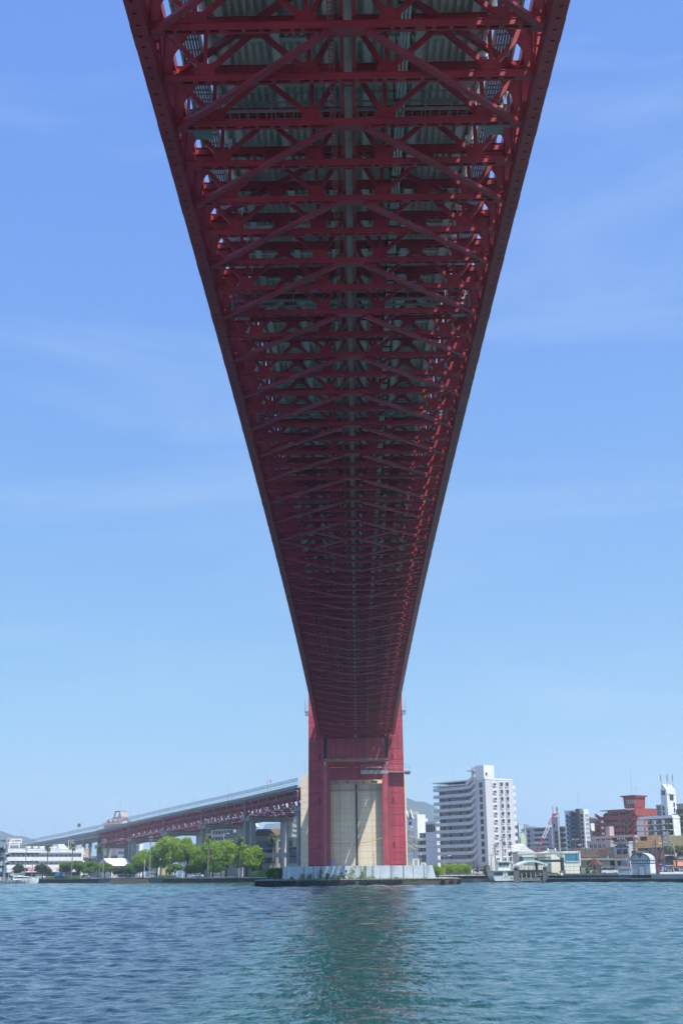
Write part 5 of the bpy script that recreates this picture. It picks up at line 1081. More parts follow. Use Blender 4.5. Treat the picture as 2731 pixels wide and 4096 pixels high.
# church-like house behind the viaduct
B=Bld('gabled_hall','pink roofed hall with white gable and open bell tower behind the viaduct',414,466,512,3293,860,mat('hall_pink_wall',(.50,.42,.38),.8),rz=R(-40),par=0)
La,Lb,H=B.La,B.Lb,B.H; RT=mat('pink_brown_roof',(.36,.22,.20),.8,.1,.4); hg=Zat(B.C.x,B.C.y,3271)-GZ
MB().prism([(-1.5,H-.5),(Lb/2,hg),(Lb+1.5,H-.5)],-La-1,1,'x').obj('roof',B.t,RT); MB().prism([(-.5,H-.2),(Lb/2,hg-.8),(Lb+.5,H-.2)],1.01,1.4,'x').obj('white_gable',B.t,WHITE)
for y0,y1 in ((-1.8,Lb/2),(Lb+1.8,Lb/2)): MB().bar((1.6,y0,H-.4),(1.6,y1,hg+.2),.6,.7).obj('verge_board',B.t,RT)
for k in range(3): MB().bar((1.5,Lb*(k+1)/4,H-.2),(1.5,Lb*(k+1)/4,H+(hg-H)*(.5 if k!=1 else .9)),.35,.4).obj('gable_post',B.t,RT)
for k in range(3): MB().prism([(-La+3+k*5,H+1.2),(-La+4.5+k*5,H+3.),(-La+6+k*5,H+1.2)],-.2,4,'y').obj('dormer',B.t,RT)
tz0=H+1; xa,xb=-B.u(429),-B.u(462); ya=Lb*.4; tt=Zat(B.C.x,B.C.y,3241)-GZ
MB().box(xa,xb,ya,ya+6,0,tz0+ (tt-tz0)*.45).obj('bell_tower',B.t,_M['hall_pink_wall']); MB().box(xa-.3,xb+.3,ya-.3,ya+6.3,tz0+(tt-tz0)*.1,tz0+(tt-tz0)*.32).obj('tower_band',B.t,GBL)
MB().prism([(xb-3.5,tz0+(tt-tz0)*.45),(xb+.2,tz0+(tt-tz0)*.45),(xb-1.2,tt)],ya,ya+6,'y').obj('tower_gable',B.t,_M['hall_pink_wall']); MB().bar((xa+.5,ya+1,tz0+(tt-tz0)*.45),(xa+1.8,ya+1,tt-.3),.6,.8).obj('tower_post',B.t,_M['hall_pink_wall']); MB().box(xa+1.2,xb-1,ya+.4,ya+5.5,tt-.7,tt-.1).obj('tower_lintel',B.t,RT)
MB().tube([(xb-1,ya,tt-1),(xb-1,ya,tt+7)],.1,5).obj('antenna',B.t,GALV)
# things seen under the viaduct
B=Bld('pink_block','pale pink and grey block seen under the viaduct left of the grey bents',845,935,975,3305,640,mat('pale_pink_block',(.55,.47,.44),.8)); B.grid('F',lin(1,B.La-1,7),lin(8,B.H-1,5),1.8,1.4,'d')
B=Bld('dark_slab_block','dark grey slab building between two viaduct bents',900,975,990,3332,600,mat('slate_wall',(.20,.20,.21),.8)); B.grid('F',lin(1,B.La-1,5),lin(6,B.H-2,5),1.6,1.4,'w')
B=Bld('blue_slim_tower','slim blue grey flats with a pointed roof seen between viaduct columns',1008,1026,1034,3306,720,mat('blue_grey_wall',(.30,.38,.46),.8),par=0); MB().prism([(-B.La,B.H),(-B.La/2,B.H+2.4),(0,B.H)],0,B.Lb,'y').obj('roof',B.t,WGR); B.gallery('F',1,B.La-1,lin(8,B.H-2,10),1.,1.1,WGR)
B=Bld('teal_roof_house','house with a teal grey roof seen under the viaduct right of the slim tower',1066,1112,1120,3315,680,WGR,par=0); MB().prism([(-2,B.H-.4),(B.Lb/2,B.H+3),(B.Lb+2,B.H-.4)],-B.La-2,2,'x').obj('roof',B.t,mat('teal_roof',(.26,.33,.36),.7)); B.grid('F',lin(1,B.La-1,4),lin(10,B.H-2,3),1.6,1.6,'d')
B=Bld('taupe_school','taupe building with rows of dark windows under the white viaduct bent',1020,1108,1140,3340,505,mat('taupe_school_wall',(.36,.33,.31),.85,.06,.2),rz=R(-20),par=0); La,Lb,H=B.La,B.Lb,B.H
MB().prism([(-.8,H-.2),(Lb/2,H+2.6),(Lb+.8,H-.2)],-La-.8,.8,'x').obj('roof',B.t,BRT); B.grid('F',lin(.8,La-.8,6),[B.z(y,0,.4) for y in (3377,3410,3440)],1.5,2.4,'d'); B.grid('S',lin(.5,Lb-.5,2),[B.z(y,1,.4) for y in (3377,3410,3440)],1.3,2.2,'d')
B=Bld('stair_flats','grey flats with slanting white stair parapets left of the anchorage',1136,1200,1215,3270,535,MGR,rz=R(-25))
for k in range(6):
    z=B.z(3298+k*19,0,.5); MB().prism([(-B.La*.85,z+1),(-B.La*.7,z+1),(-B.La*.3,z-1.4),(0,z-1.4),(0,z-.1),(-B.La*.3,z-.1),(-B.La*.7,z+2.4),(-B.La*.85,z+2.4)],-1.2,-1.05,'y').obj('stair_parapet',B.t,WGR); B.part('landing',-B.La,0,-1.04,-.01,z-1.5,z-1.3,DARK); put(win(1,1.6,'d'),'window',B.t,(-B.La*.12,-.01,z+1)); put(win(1,1.6,'d'),'window',B.t,(-B.La*.93,-.01,z+1))
B=Bld('yellowish_house','yellowish plaster house left of the anchorage',1149,1172,1192,3355,480,mat('yellowish_wall',(.50,.46,.36),.85),rz=R(-20)); B.grid('F',[B.La*.5],[B.z(3375,0,.5),B.z(3400,0,.5)],.9,1.6,'d')
B=Bld('brown_brick_house','brown brick house with white windows between viaduct column and anchorage',1159,1203,1216,3394,465,mat('brown_brick',(.20,.08,.06),.85,.12,.6),rz=R(-10)); B.grid('F',lin(.6,B.La-.2,3),[B.z(3410,0,.5),B.z(3441,0,.5)],.9,1.9,'w')
B=Bld('far_white_flats','white far flats with glass stairwell seen between the left viaduct bents',530,556,572,3375,800,WGR); B.grid('F',lin(1,B.La-1,3),lin(4,B.H-1,7),2.,2.,'c')
B=Bld('far_pink_flats','pale pink striped flats seen under the left viaduct spans',470,506,520,3390,760,mat('pale_rose_wall',(.56,.48,.45),.8)); B.gallery('F',0,B.La,lin(3,B.H-1,5),1.,1.4,WGR)
B=Bld('far_grey_store','flat grey building under the left end of the viaduct',350,470,490,3425,720,MGR); B.grid('F',lin(2,B.La-2,9),lin(4,B.H-1,3),2.4,1.5,'d')

# far blocks that close the skyline under and beside the viaduct
FB=[mat('far_block_%s'%n,c,.85,.05,.1) for n,c in (('grey',(.40,.41,.43)),('cream',(.52,.49,.43)),('white',(.62,.63,.65)),('rose',(.48,.41,.39)))]
for k,(a,b_,y,Y,l) in enumerate(((585,640,3418,980,'grey far flats seen under the third truss span'),(640,700,3430,1050,'cream far flats under the second truss span'),(712,790,3415,1000,'white far flats hidden partly by the tallest tree'),(860,905,3400,940,'rose far flats behind the mast among the park trees'),(1030,1062,3385,900,'grey far flats between the viaduct columns'),(1110,1150,3378,880,'cream far flats left of the slanting stairs flats'),(300,350,3432,1000,'white far flats under the girder viaduct'),(355,395,3440,1100,'rose far flats under the left end of the red truss'),(180,300,3450,1200,'long grey far hall behind the white office'),
    (2115,2150,3368,800,'cream far flats left of the crane foot'),(2395,2425,3300,800,'grey far flats just left of the red flats'),(1780,1900,3440,700,'low cream far block behind the tall apartments'),(2540,2570,3300,700,'rose far flats behind the red flats right wing'),(-40,30,3440,1000,'low far block behind the boats'))):
    B=Bld('far_flats',l,a,b_-6,b_,y,Y,FB[k%4],par=.8,group='far flats along the skyline'); B.grid('F',lin(2,B.La-1,max(2,int(B.La/6))),lin(3,B.H-1,max(2,int(B.H/5))),2.2,1.8,'d')
# ------------------------------------------------------------------ vegetation
def leafmat(name,c,c2,tr=.35):
    m=mat(name,c,.7,.1,.55,spec=.2,c2=c2); t=m.node_tree; b=t.nodes['Principled BSDF']; tl=N(t,'ShaderNodeBsdfTranslucent'); tl.inputs['Color'].default_value=(c[0]*1.5,c[1]*1.4,c[2]*.7,1)
    mx=N(t,'ShaderNodeMixShader',i_Fac=tr); t.links.new(b.outputs[0],mx.inputs[1]); t.links.new(tl.outputs[0],mx.inputs[2]); t.links.new(mx.outputs[0],t.nodes['Material Output'].inputs[0]); return m
LF1=leafmat('fresh_leaf',(.30,.42,.06),(.13,.24,.035),.4); LF2=leafmat('mid_leaf',(.16,.27,.055),(.07,.14,.035)); LF3=leafmat('pine_leaf',(.085,.10,.04),(.04,.055,.025),.15); LF4=leafmat('orange_leaf',(.30,.12,.05),(.2,.10,.04)); PLM=leafmat('palm_leaf',(.20,.24,.08),(.09,.13,.04),.2)
BARK=mat('bark',(.12,.095,.075),.95,.25,2.,bump=.4); PBK=mat('palm_bark',(.24,.20,.17),.95,.2,2.,bump=.4)
def leaves(lobes,n,sz,m,name='crown'):
    "leaf cards spread through several lobes, denser towards their outer shell"
    wts=np.array([l[3]*l[4]*l[5] for l in lobes]); wts=wts/wts.sum(); k=rng.choice(len(lobes),n,p=wts); L_=np.array(lobes)[k]
    d=rng.normal(size=(n,3)); d/=np.linalg.norm(d,axis=1)[:,None]; r=rng.uniform(.0,1,n)**.33; r=np.where(rng.random(n)<.75,.72+.33*rng.random(n),r)
    c=L_[:,:3]+d*L_[:,3:6]*r[:,None]*(1+.12*rng.normal(size=n))[:,None]
    nrm=d+rng.normal(size=(n,3))*.75; nrm/=np.linalg.norm(nrm,axis=1)[:,None]; a=np.cross(nrm,rng.normal(size=(n,3))); a/=np.linalg.norm(a,axis=1)[:,None]; b_=np.cross(nrm,a); s=sz*rng.uniform(.6,1.3,n)[:,None]
    V=np.stack([c-a*s,c-b_*s*.55,c+a*s,c+b_*s*.55],1).reshape(-1,3); Fc=np.arange(n*4).reshape(-1,4)
    me=bpy.data.meshes.new(name); me.from_pydata(V.tolist(),[],Fc.tolist()); me.materials.append(m); return me
def trunk(h,r,limbs,m=BARK):
    b=MB(); b.tube([(0,0,-.1),(.1*r,.05,h*.5),(0,.1,h)],r,8,r*.7)
    for e in limbs: b.tube([(0,.1,h*.9),(e[0]*.45,e[1]*.45,h+(e[2]-h)*.5),e],r*.55,6,r*.15)
    return b.mesh('trunk',m,smooth=True)
def lobes(nl,w,h0,h1,top=.6):
    out=[]
    for i in range(nl):
        a=6.28*i/nl+random.uniform(-.4,.4); rr=w*random.uniform(.22,.36); z=random.uniform(h0+.22*(h1-h0),h0+.75*(h1-h0)); out.append((math.cos(a)*rr,math.sin(a)*rr,z,w*random.uniform(.17,.25),w*random.uniform(.17,.25),(h1-h0)*random.uniform(.16,.25)))
    for i in range(max(2,nl//3)): out.append((random.uniform(-.12,.12)*w,random.uniform(-.12,.12)*w,h1-(h1-h0)*random.uniform(.18,.3),w*.2,w*.2,(h1-h0)*.2))
    return out
def tree_proto(w,h,clear,n,m,sz,nl=11,tr=.3):
    lb=lobes(nl,w,clear,h); return leaves(lb,n,sz,m),trunk(clear*1.15,tr,[(l[0],l[1],l[2]) for l in lb[:6]])
PROTO={}
def tree(kind,label,px,Y,ptop,w,group,name='tree',pbase=None,ws=1.):
    if kind not in PROTO:
        PROTO[kind]=[tree_proto(*{'big':(10,12,3.2,8200,LF1,.36,16,.38),'mid':(7,6.5,1.7,4200,LF2,.30,10,.2),'pine':(6.5,5,1.9,3800,LF3,.28,9,.22),'dark':(8,8,2.,4800,LF2,.32,10,.25)}[kind]) for _ in range(3)]
    W0,H0={'big':(10,12),'mid':(7,6.5),'pine':(6.5,5),'dark':(8,8)}[kind]
    x=Xat(px,Y,4); h=Zat(x,Y,ptop)-GZ; k=len([o for o in bpy.data.objects if o.name.startswith(name)])%3; cr,tk=PROTO[kind][k]
    wm=w*Y*.965/F; t=thing(name,label,'tree',(x,Y,GZ),random.uniform(0,6),group); s=(wm/W0,wm/W0,h/H0); put(cr,'crown',t,scale=s); put(tk,'trunk',t,scale=s); return t
for px,Y,pt,w,l in ((573,515,3398,78,'bright yellow green tree left of the tall utility pole'),(628,512,3383,70,'green park tree just right of the tall utility pole'),(678,505,3347,118,'tallest dense green park tree in the middle of the park'),(745,498,3350,92,'tall green park tree right of the tallest one'),
    (795,488,3388,70,'light green park tree left of the middle palm'),(852,482,3362,88,'broad green park tree behind the lamp mast'),(905,470,3358,95,'broad bright green tree left of the second park palm'),(985,456,3380,108,'wide bright green tree right of the second park palm'),(1012,462,3420,60,'small green tree at the foot of the viaduct bent')):
    tree('big',l,px,Y,pt,w*1.12,'big park trees')
for px,Y,pt,w,l in ((262,555,3446,52,'round green tree in front of the white office, left one'),(312,552,3443,62,'round green tree in front of the white office right end'),(362,548,3445,66,'round green tree right of the white office'),(420,536,3449,58,'round green tree left of the white shed'),(445,535,3462,42,'small green tree before the white shed'),
    (520,520,3455,60,'round green tree right of the white shed'),(560,515,3456,62,'round green tree under the bright yellow green one'),(700,492,3455,70,'low green tree right of the yellow hut'),(770,490,3458,66,'low green tree under the tall park trees'),(812,488,3448,58,'low light green tree left of the first park palm')):
    tree('mid',l,px,Y,pt,w*1.1,'low trees along the promenade')
for px,Y,pt,w,l in ((80,548,3457,56,'dark clipped pine behind the white motor boat'),(172,545,3458,66,'dark clipped pine left of the first palm'),(265,545,3462,48,'dark clipped pine right of the first palm'),(492,520,3466,46,'dark olive pine in front of the white shed'),(470,522,3472,40,'smaller olive pine in front of the white shed')): tree('pine',l,px,Y,pt,w*1.1,'clipped pines',name='pine_tree')
for px,Y,pt,w,l in ((885,466,3443,52,'dark green shrub like tree left of the hedge'),(850,468,3450,40,'dark green small tree beside the globe lamp'),(1035,458,3408,40,'dark tree at the edge of the park by the bent')): tree('dark',l,px,Y,pt,w*1.2,'dark park trees')
def bush(label,px,Y,ptop,pbot,w,m=LF2,name='bush',n=2600,dense=True,shape='ball',inl=0,z0=None,group=None):
    x=Xat(px,Y,3); z1=Zat(x,Y,ptop); zb=GZ if z0 is None else z0; h=z1-zb; wm=w*Y*.965/F
    lb=[(0,0,h*.5,wm*.48,wm*.48,h*.5)] if shape=='ball' else [(random.uniform(-.3,.3)*wm,random.uniform(-.2,.2)*wm,h*random.uniform(.3,.7),wm*random.uniform(.16,.28),wm*.22,h*random.uniform(.2,.32)) for _ in range(9)]
    t=thing(name,label,'bush',(x,Y,zb),0,group); put(leaves(lb,n,.16 if shape=='ball' else .2,m,'foliage'),'foliage',t)
    if shape=='ball': MB().tube([(0,0,h*.12),(0,0,h*.35),(0,0,h*.65),(0,0,h*.88)],wm*.2,10,wm*.25).obj('inner_twigs',t,LF2)
    MB().tube([(0,0,-.05),(.05,0,h*.5)],.1,6,.04).obj('stem',t,BARK); return t
bush('big round dark green bush at the left end of the pier wall',1098,297,3467,3520,72,LF2,n=4200,shape='loose',z0=1.5)
bush('tall airy green shrub at the right end of the pier wall',1750,300,3455,3520,62,LF1,n=1500,shape='loose',z0=1.5)
bush('long bright green shrub mass left of the double lamp post',1795,420,3450,3490,60,LF1,n=2400,shape='loose'); bush('bright green shrub mass right of the double lamp post',1835,415,3449,3490,75,LF1,n=3000,shape='loose'); bush('bright green shrub at the right of the shrub row before the apartments',1868,410,3452,3490,48,LF1,n=2200,shape='loose')
bush('round clipped green and rust coloured bush left of the ferry',1948,365,3461,3494,36,leafmat('rust_green_leaf',(.16,.18,.04),(.12,.09,.03)),n=2200)
bush('round clipped bush beside the terminal annex',2348,345,3467,3490,18,LF2,n=1400); bush('round clipped bush, left one of two beside the white van',2410,345,3465,3490,30,LF2,n=1800); bush('round clipped bush, right one of two beside the white van',2446,340,3468,3495,34,LF2,n=1800)
bush('variegated bush with pale flowers behind the wire fence',2376,342,3478,3495,24,leafmat('pale_flower_leaf',(.32,.33,.20),(.12,.17,.05)),n=1400,shape='loose')
bush('bright green shrub tip behind the white ferry',2055,380,3448,3470,22,LF1,n=900,shape='loose'); bush('orange brown shrub inside the pergola',1052,478,3481,3502,28,LF4,n=1300,shape='loose')
bush('green tree top cut by the right picture edge',2729,385,3325,3480,26,LF2,n=1500,shape='loose')
for k,(p0,p1,l) in enumerate(((905,1000,'long clipped dark green hedge left of the pergola'),(1003,1040,'short clipped green hedge behind the pergola'),(150,225,'yellow green hedge behind the white motor boat'),(95,150,'yellow green hedge left of the dark mast'),(540,600,'low dark hedge left of the utility pole'))):
    a,b_=shore_pt(p0,11),shore_pt(p1,11); d=b_-a; t=thing('hedge',l,'hedge',a); n=max(3,int(d.length/1.3)); h=2.0 if k<2 else 1.1
    put(leaves([(d.x*(i+.5)/n,d.y*(i+.5)/n,h*.5,.8,.8,h*.5) for i in range(n)],n*260,.16,LF2 if k<2 else LF1,'foliage'),'foliage',t); MB().bar((0,0,h*.42),d+Vector((0,0,h*.42)),.9,h*.8).obj('inner_twigs',t,LF2)
# weeds at the foot of the pier wall
for n,(px,pt,w,l,m) in enumerate(((1208,3495,22,'sapling against the white pier wall, first from the left',LF2),(1238,3493,26,'sapling against the white pier wall, second from the left',LF2),(1282,3477,26,'tall sapling against the white pier wall, third from the left',LF2),(1310,3494,24,'low shaded weeds at the pier wall foot',LF2),(1345,3500,30,'weeds left of the tall dark sapling',LF1),(1377,3481,26,'dark tall sapling in the middle of the pier wall',LF3),
    (1412,3466,34,'light green climbing weed in front of the wall middle',LF1),(1450,3469,28,'light green climbing weed right of the wall middle',LF1),(1480,3506,34,'low yellow green weeds right of the wall middle',LF1),(1585,3509,20,'small yellow green tuft on the right part of the pier',LF1),(1700,3510,16,'small tuft near the right end of the pier wall',LF1),(1168,3508,14,'tiny weed near the left end of the pier wall',LF2))):
    x=Xat(px,295.4,2.5); zt=Zat(x,295.4,pt); h=zt-bt-.12; wm=w*295*.965/F; t=thing('weed',l,'plant',(x,295.4,bt+.12),0,'weeds on the pier')
    put(leaves([(random.uniform(-.4,.4)*wm,random.uniform(-.3,.25),h*(j+.5)/7,wm*random.uniform(.12,.3),.25,h*.12) for j in range(7)],300,.11,m,'foliage'),'foliage',t); b=MB()
    for j in range(3): b.tube([(0,0,0),(random.uniform(-.2,.2)*wm,0,h*.5),(random.uniform(-.35,.35)*wm,0,h*.92)],.02,5,.008)
    b.obj('stem',t,BARK)
# grass fringe on the pier coping
V=[];Fq=[]
for i in range(2600):
    x=random.uniform(pxl+2,pxr-8); 
    if random.random()<abs(math.sin(x*.35))*.8: continue
    y=YP+random.uniform(1.2,1.95); h=random.uniform(.12,.5)*(1.3 if -8<x<6 else .7); k=len(V); a=random.uniform(-.12,.12); V+=[(x-.03,y,bt+.1),(x+.03,y,bt+.1),(x+a,y-.03,bt+.1+h)]; Fq.append((k,k+1,k+2))
me=bpy.data.meshes.new('grass'); me.from_pydata(V,[],Fq); me.materials.append(leafmat('dry_grass',(.26,.26,.10),(.15,.17,.06),.2)); tag(put(me,'grass'),'dry grass fringe along the pier edge','grass',kind='stuff')
# palms
def frond(L,m):
    b=MB(); n=7
    pts=[Vector((L*(j/n)*(1-.15*(j/n)**2),0,L*(.42*(j/n)-.85*(j/n)**2))) for j in range(n+1)]
    for s in (-1,1):
        for j in range(n):
            for q in (0,.5):
                p=pts[j]+(pts[j+1]-pts[j])*q; d=(pts[j+1]-pts[j]).normalized(); wv=.62*math.sin(math.pi*(.15+.8*(j+q)/n)); tip=p+d*.35+Vector((0,s*wv,-.28*wv)); k=len(b.v); b.v+=[tuple(p),tuple(p+d*.16),tuple(tip)]; b.f.append((k,k+1,k+2)); b.m.append(0)
    return b.mesh('frond',m)
FR=[frond(2.5,PLM),frond(2.1,PLM)]; FRD_=frond(1.4,mat('dead_frond',(.20,.13,.07),.9))
def palm(label,px,Y,ptop,pbase=None):
    x=Xat(px,Y,8); h=Zat(x,Y,ptop)-GZ; t=thing('palm_tree',label,'palm tree',(x,Y,GZ),random.uniform(0,6),'tall palms on the promenade'); hc=h-1.2
    b=MB().tube([(0,0,-.1),(.12,.0,hc*.3),(.05,.1,hc*.7),(0,0,hc)],.26,8,.16)
    for j in range(int(hc/.5)): b.tube([(0,0,.3+j*.5),(0,0,.42+j*.5)],.27-.1*j*.5/hc,8)
    b.obj('trunk',t,PBK)
    for j in range(44): put(FR[j%2],'frond',t,(0,0,hc),(0,random.uniform(-1.25,.65),j*2.4+random.uniform(-.2,.2)))
    for j in range(9): put(FRD_,'dead_frond',t,(0,0,hc-.2),(0,random.uniform(.9,1.35),j*.7))
for a in (('first palm from the left, before the white office',190,545,3379),('second palm from the left, before the white office',290,540,3376),('third palm from the left, beside the utility pole',400,525,3384),('fourth palm from the left, in front of the big trees',834,462,3338),('fifth palm from the left, right of the lamp mast',961,452,3350),('sixth palm, rightmost one before the white viaduct bent',1092,440,3340)): palm(*a)
# bare pruned tree near the cafe
x=Xat(2704,330,3); t=thing('pruned_tree','bare pruned street tree with knobby limbs before the cafe','tree',(x,330,GZ)); b=MB().tube([(0,0,0),(.1,0,3),(0,.1,4)],.25,7,.2)
for e in ((-1.5,0,6.3),(1.4,.3,6.6),(-.4,.5,7.6),(.7,-.5,7.2),(2.2,0,5.6),(-2.2,.3,5.4)): b.tube([(0,.1,3.6),(e[0]*.5,e[1]*.5,4.6),e],.15,6,.08)
b.obj('trunk',t,BARK); put(leaves([(-1,0,6.5,1.2,1,.9),(1.5,0,6.3,1.1,1,.9),(0,0,7.6,.8,.8,.7)],260,.14,LF1,'crown'),'crown',t)

# ------------------------------------------------------------------ ferry
def rail(b,pts,h,step=1.2,r=.03,levels=(.5,1.)):
    for p,q in zip(pts,pts[1:]):
        p,q=Vector(p),Vector(q); n=max(1,int((q-p).length/step))
        for k in range(n+1): c=p+(q-p)*k/n; b.box(c.x-r,c.x+r,c.y-r,c.y+r,c.z,c.z+h)
        for l in levels: b.bar(p+Vector((0,0,h*l)),q+Vector((0,0,h*l)),r*1.6,r*1.6)
    return b
FW=mat('ferry_white',(.70,.76,.77),.4,.04,.3); FN=mat('ferry_navy',(.02,.035,.08),.4,.1)
Yf=337.; xf=Xat(2022,Yf,1); t=thing('ferry','white passenger ferry with navy waterline moored at the landing stage','boat',(xf,Yf,0),R(1))
def loft(rings,name,par,m,smooth=False,cap=True):
    n=len(rings[0]); v=[p for r_ in rings for p in r_]; f=[(i*n+j,i*n+(j+1)%n,(i+1)*n+(j+1)%n,(i+1)*n+j) for i in range(len(rings)-1) for j in range(n)]
    if cap: f+=[tuple(range(n)),tuple(range(len(v)-n,len(v)))]
    b=MB(); b.add(v,f); return b.obj(name,par,m,smooth=smooth)
def ring(y,w,z0,z1): return [(-w*.9,y,z0),(w*.9,y,z0),(w,y,z1),(-w,y,z1)]
loft([ring(0,3.15,-.4,.45),ring(8,3.3,-.4,.45),ring(15,3.,-.4,.5),ring(19,1.2,-.3,.6)],'hull_bottom',t,FN)
loft([ring(-.02,3.2,.452,1.3),ring(8,3.36,.452,1.3),ring(15,3.1,.502,1.45),ring(19.3,1.3,.602,1.7)],'hull',t,FW)
MB().box(-3.28,3.3,-.06,18,1.22,1.34).obj('rubbing_strake',t,FW)
MB().box(-3.05,3.05,.25,15,1.35,3.0).obj('deckhouse',t,FW); MB().box(-3.3,3.3,-.1,15.5,3.002,3.12).obj('upper_deck',t,FW)
wm=win(.62,.6,'d')
for x in (-2.65,-1.9,-1.15,.95,1.7,2.55): put(wm,'window',t,(x,.24,2.25))
put(win(.5,.9,'d'),'door_window',t,(.1,.24,2.1)); MB().box(-.35,.55,.15,.245,1.36,2.95).obj('door',t,FW)
for k in range(8): put(wm,'window',t,(3.06,1.2+k*1.7,2.3),(0,0,math.pi/2))
MB().box(-1.75,1.35,1.4,6,3.13,5.25).obj('wheelhouse',t,FW); MB().box(-1.95,1.55,1.1,6.2,5.252,5.4).obj('wheelhouse_roof',t,FW)
for x in (-1.15,-.2,.75): put(win(.75,.7,'d'),'wheelhouse_window',t,(x,1.39,4.55))
rail(MB(),[(-3.2,0,3.12),(-.55,0,3.12)],1.15).obj('railing',t,WHITE); rail(MB(),[(.15,0,3.12),(3.2,0,3.12),(3.2,14,3.12)],1.15).obj('railing',t,WHITE); rail(MB(),[(-3.2,0,3.12),(-3.2,14,3.12)],1.15).obj('railing',t,WHITE)
for x in (-.5,.1): MB().box(x-.04,x+.04,-.1,-.02,1.3,4.5).obj('boarding_post',t,WHITE)
MB().box(-3.3,3.3,7,13,5.2,5.28).obj('sun_awning',t,FW)
for x in (-3.1,3.1):
    for y in (7.2,12.8): MB().box(x-.04,x+.04,y-.04,y+.04,3.12,5.2).obj('awning_post',t,WHITE)
b=MB().tube([(.4,4,5.4),(.4,4,9.0)],.06,6).bar((-.4,4,7.8),(1.2,4,7.8),.08,.08).cbox((.4,4,6.6),(.7,.5,.4)).tube([(.4,3.9,8.8),(.4,3.9,9.3)],.14,8); b.obj('mast',t,WHITE)
MB().tube([(-1.2,4.6,5.4),(-1.2,4.6,9.8)],.05,6).obj('mast',t,WHITE); MB().tube([(-.9,3,5.4),(-.9,3,6.4)],.16,8).cbox((-.9,3,6.5),(.4,.4,.35)).obj('searchlight',t,WHITE)
text('わかと丸',.36,t,FN,(1.9,-.03,.98))
# ------------------------------------------------------------------ landing stage
Yd=335.; xd=Xat(2122,Yd,1); t=thing('landing_stage','floating ferry landing with black posts and an arched white roof','pier',(xd,Yd,0),R(-2)); PST=mat('black_post',(.035,.042,.05),.6,.15); PON=mat('pontoon_grey',(.16,.165,.17),.85,.15,.6)
MB().box(-3.9,8.5,.5,16,-.6,.75).obj('pontoon',t,PON); MB().box(-3.4,3.4,-.1,.3,-.5,1.25).obj('front_wall',t,PON); MB().bar((-2.6,-.25,.55),(2.6,-.25,.55),.15,.15).bar((-2.6,-.25,.55),(-2.6,-.25,-.4),.15,.15).bar((2.6,-.25,.55),(2.6,-.25,-.4),.15,.15).obj('fender_bar',t,GALV)
for k in range(3): MB().box(-2.2+k*2.1-.04,-2.2+k*2.1+.04,-.2,-.11,.6,1.3).obj('wall_post',t,WGR)
def post(x,y,z0,z1,zb): 
    MB().box(x-.72,x+.72,y-.7,y+.7,-.6,zb).obj('post_base',t,PON); MB().tube([(x,y,zb),(x,y,z1-1.)],.5,14).obj('mooring_post',t,PST); MB().tube([(x,y,z1-1.),(x,y,z1-.9),(x,y,z1)],.52,14,.04).obj('post_cap',t,GBL)
z1=Zat(xd,Yd,3453)
for x in (-3.75,3.75): post(x,0,0,z1,2.9)
MB().box(-3.3,3.3,-.3,.3,z1-2.4,z1-1.75).obj('post_beam',t,PST)
for s in (-1,1): MB().prism([(s*3.3,z1-2.4),(s*2.5,z1-2.4),(s*3.3,z1-3.1)],-.28,.28,'y').obj('knee',t,PST)
zb2=Zat(Xat(2110,Yd+13,5),Yd+13,3416)
for px in (2110,2213): post(Xat(px,Yd+13,5)-xd+1.8,13.2,0,zb2,2.9)
xa,xb=Xat(2110,Yd+13,5)-xd+1.8,Xat(2213,Yd+13,5)-xd+1.8; MB().box(xa+.45,xb-.45,12.9,13.5,zb2-2.2,zb2-1.55).obj('post_beam',t,PST)
zr=Zat(xd,Yd+2,3464); arc=[(-3.3+ (a/16)*8.0,zr+1.45*math.sin(math.pi*(a+1.2)/18.4)) for a in range(17)]
MB().prism(arc+[(x,z-.14) for x,z in reversed(arc)],1.2,15,'y').obj('arched_roof',t,WHITE); MB().prism(arc+[(x,z-.45) for x,z in reversed(arc)],1.0,1.19,'y').obj('roof_rim',t,WGR)
for x in (-3.1,-2.2,-1.0,.2,1.4,2.6,4.4): 
    for y in (1.5,7.,14.): MB().box(x-.07,x+.07,y-.07,y+.07,.75,zr+.1+1.3*math.sin(math.pi*(x+3.8)/9.2)).obj('roof_post',t,WGR)
MB().box(-3.2,4.6,14.4,14.5,.9,3.2).obj('back_screen',t,mat('poster_screen',(.35,.40,.43),.5,.3,1.2)); MB().box(4.4,4.5,2,14,.9,1.9).obj('side_screen',t,WGR)
for x,y in ((5.4,1.6),(6.2,2.4),(7.6,2.0)): o=MB().box(-.3,.3,-.25,.25,.75,1.5).obj('red_locker',t,mat('locker_red',(.45,.05,.05),.5),loc=(x,y,0))
rail(MB(),[(4.8,.8,.75),(8.3,.8,.75)],1.3).obj('railing',t,WHITE); MB().box(8.,8.5,1,2,.75,2.3).obj('ticket_box',t,CRM)
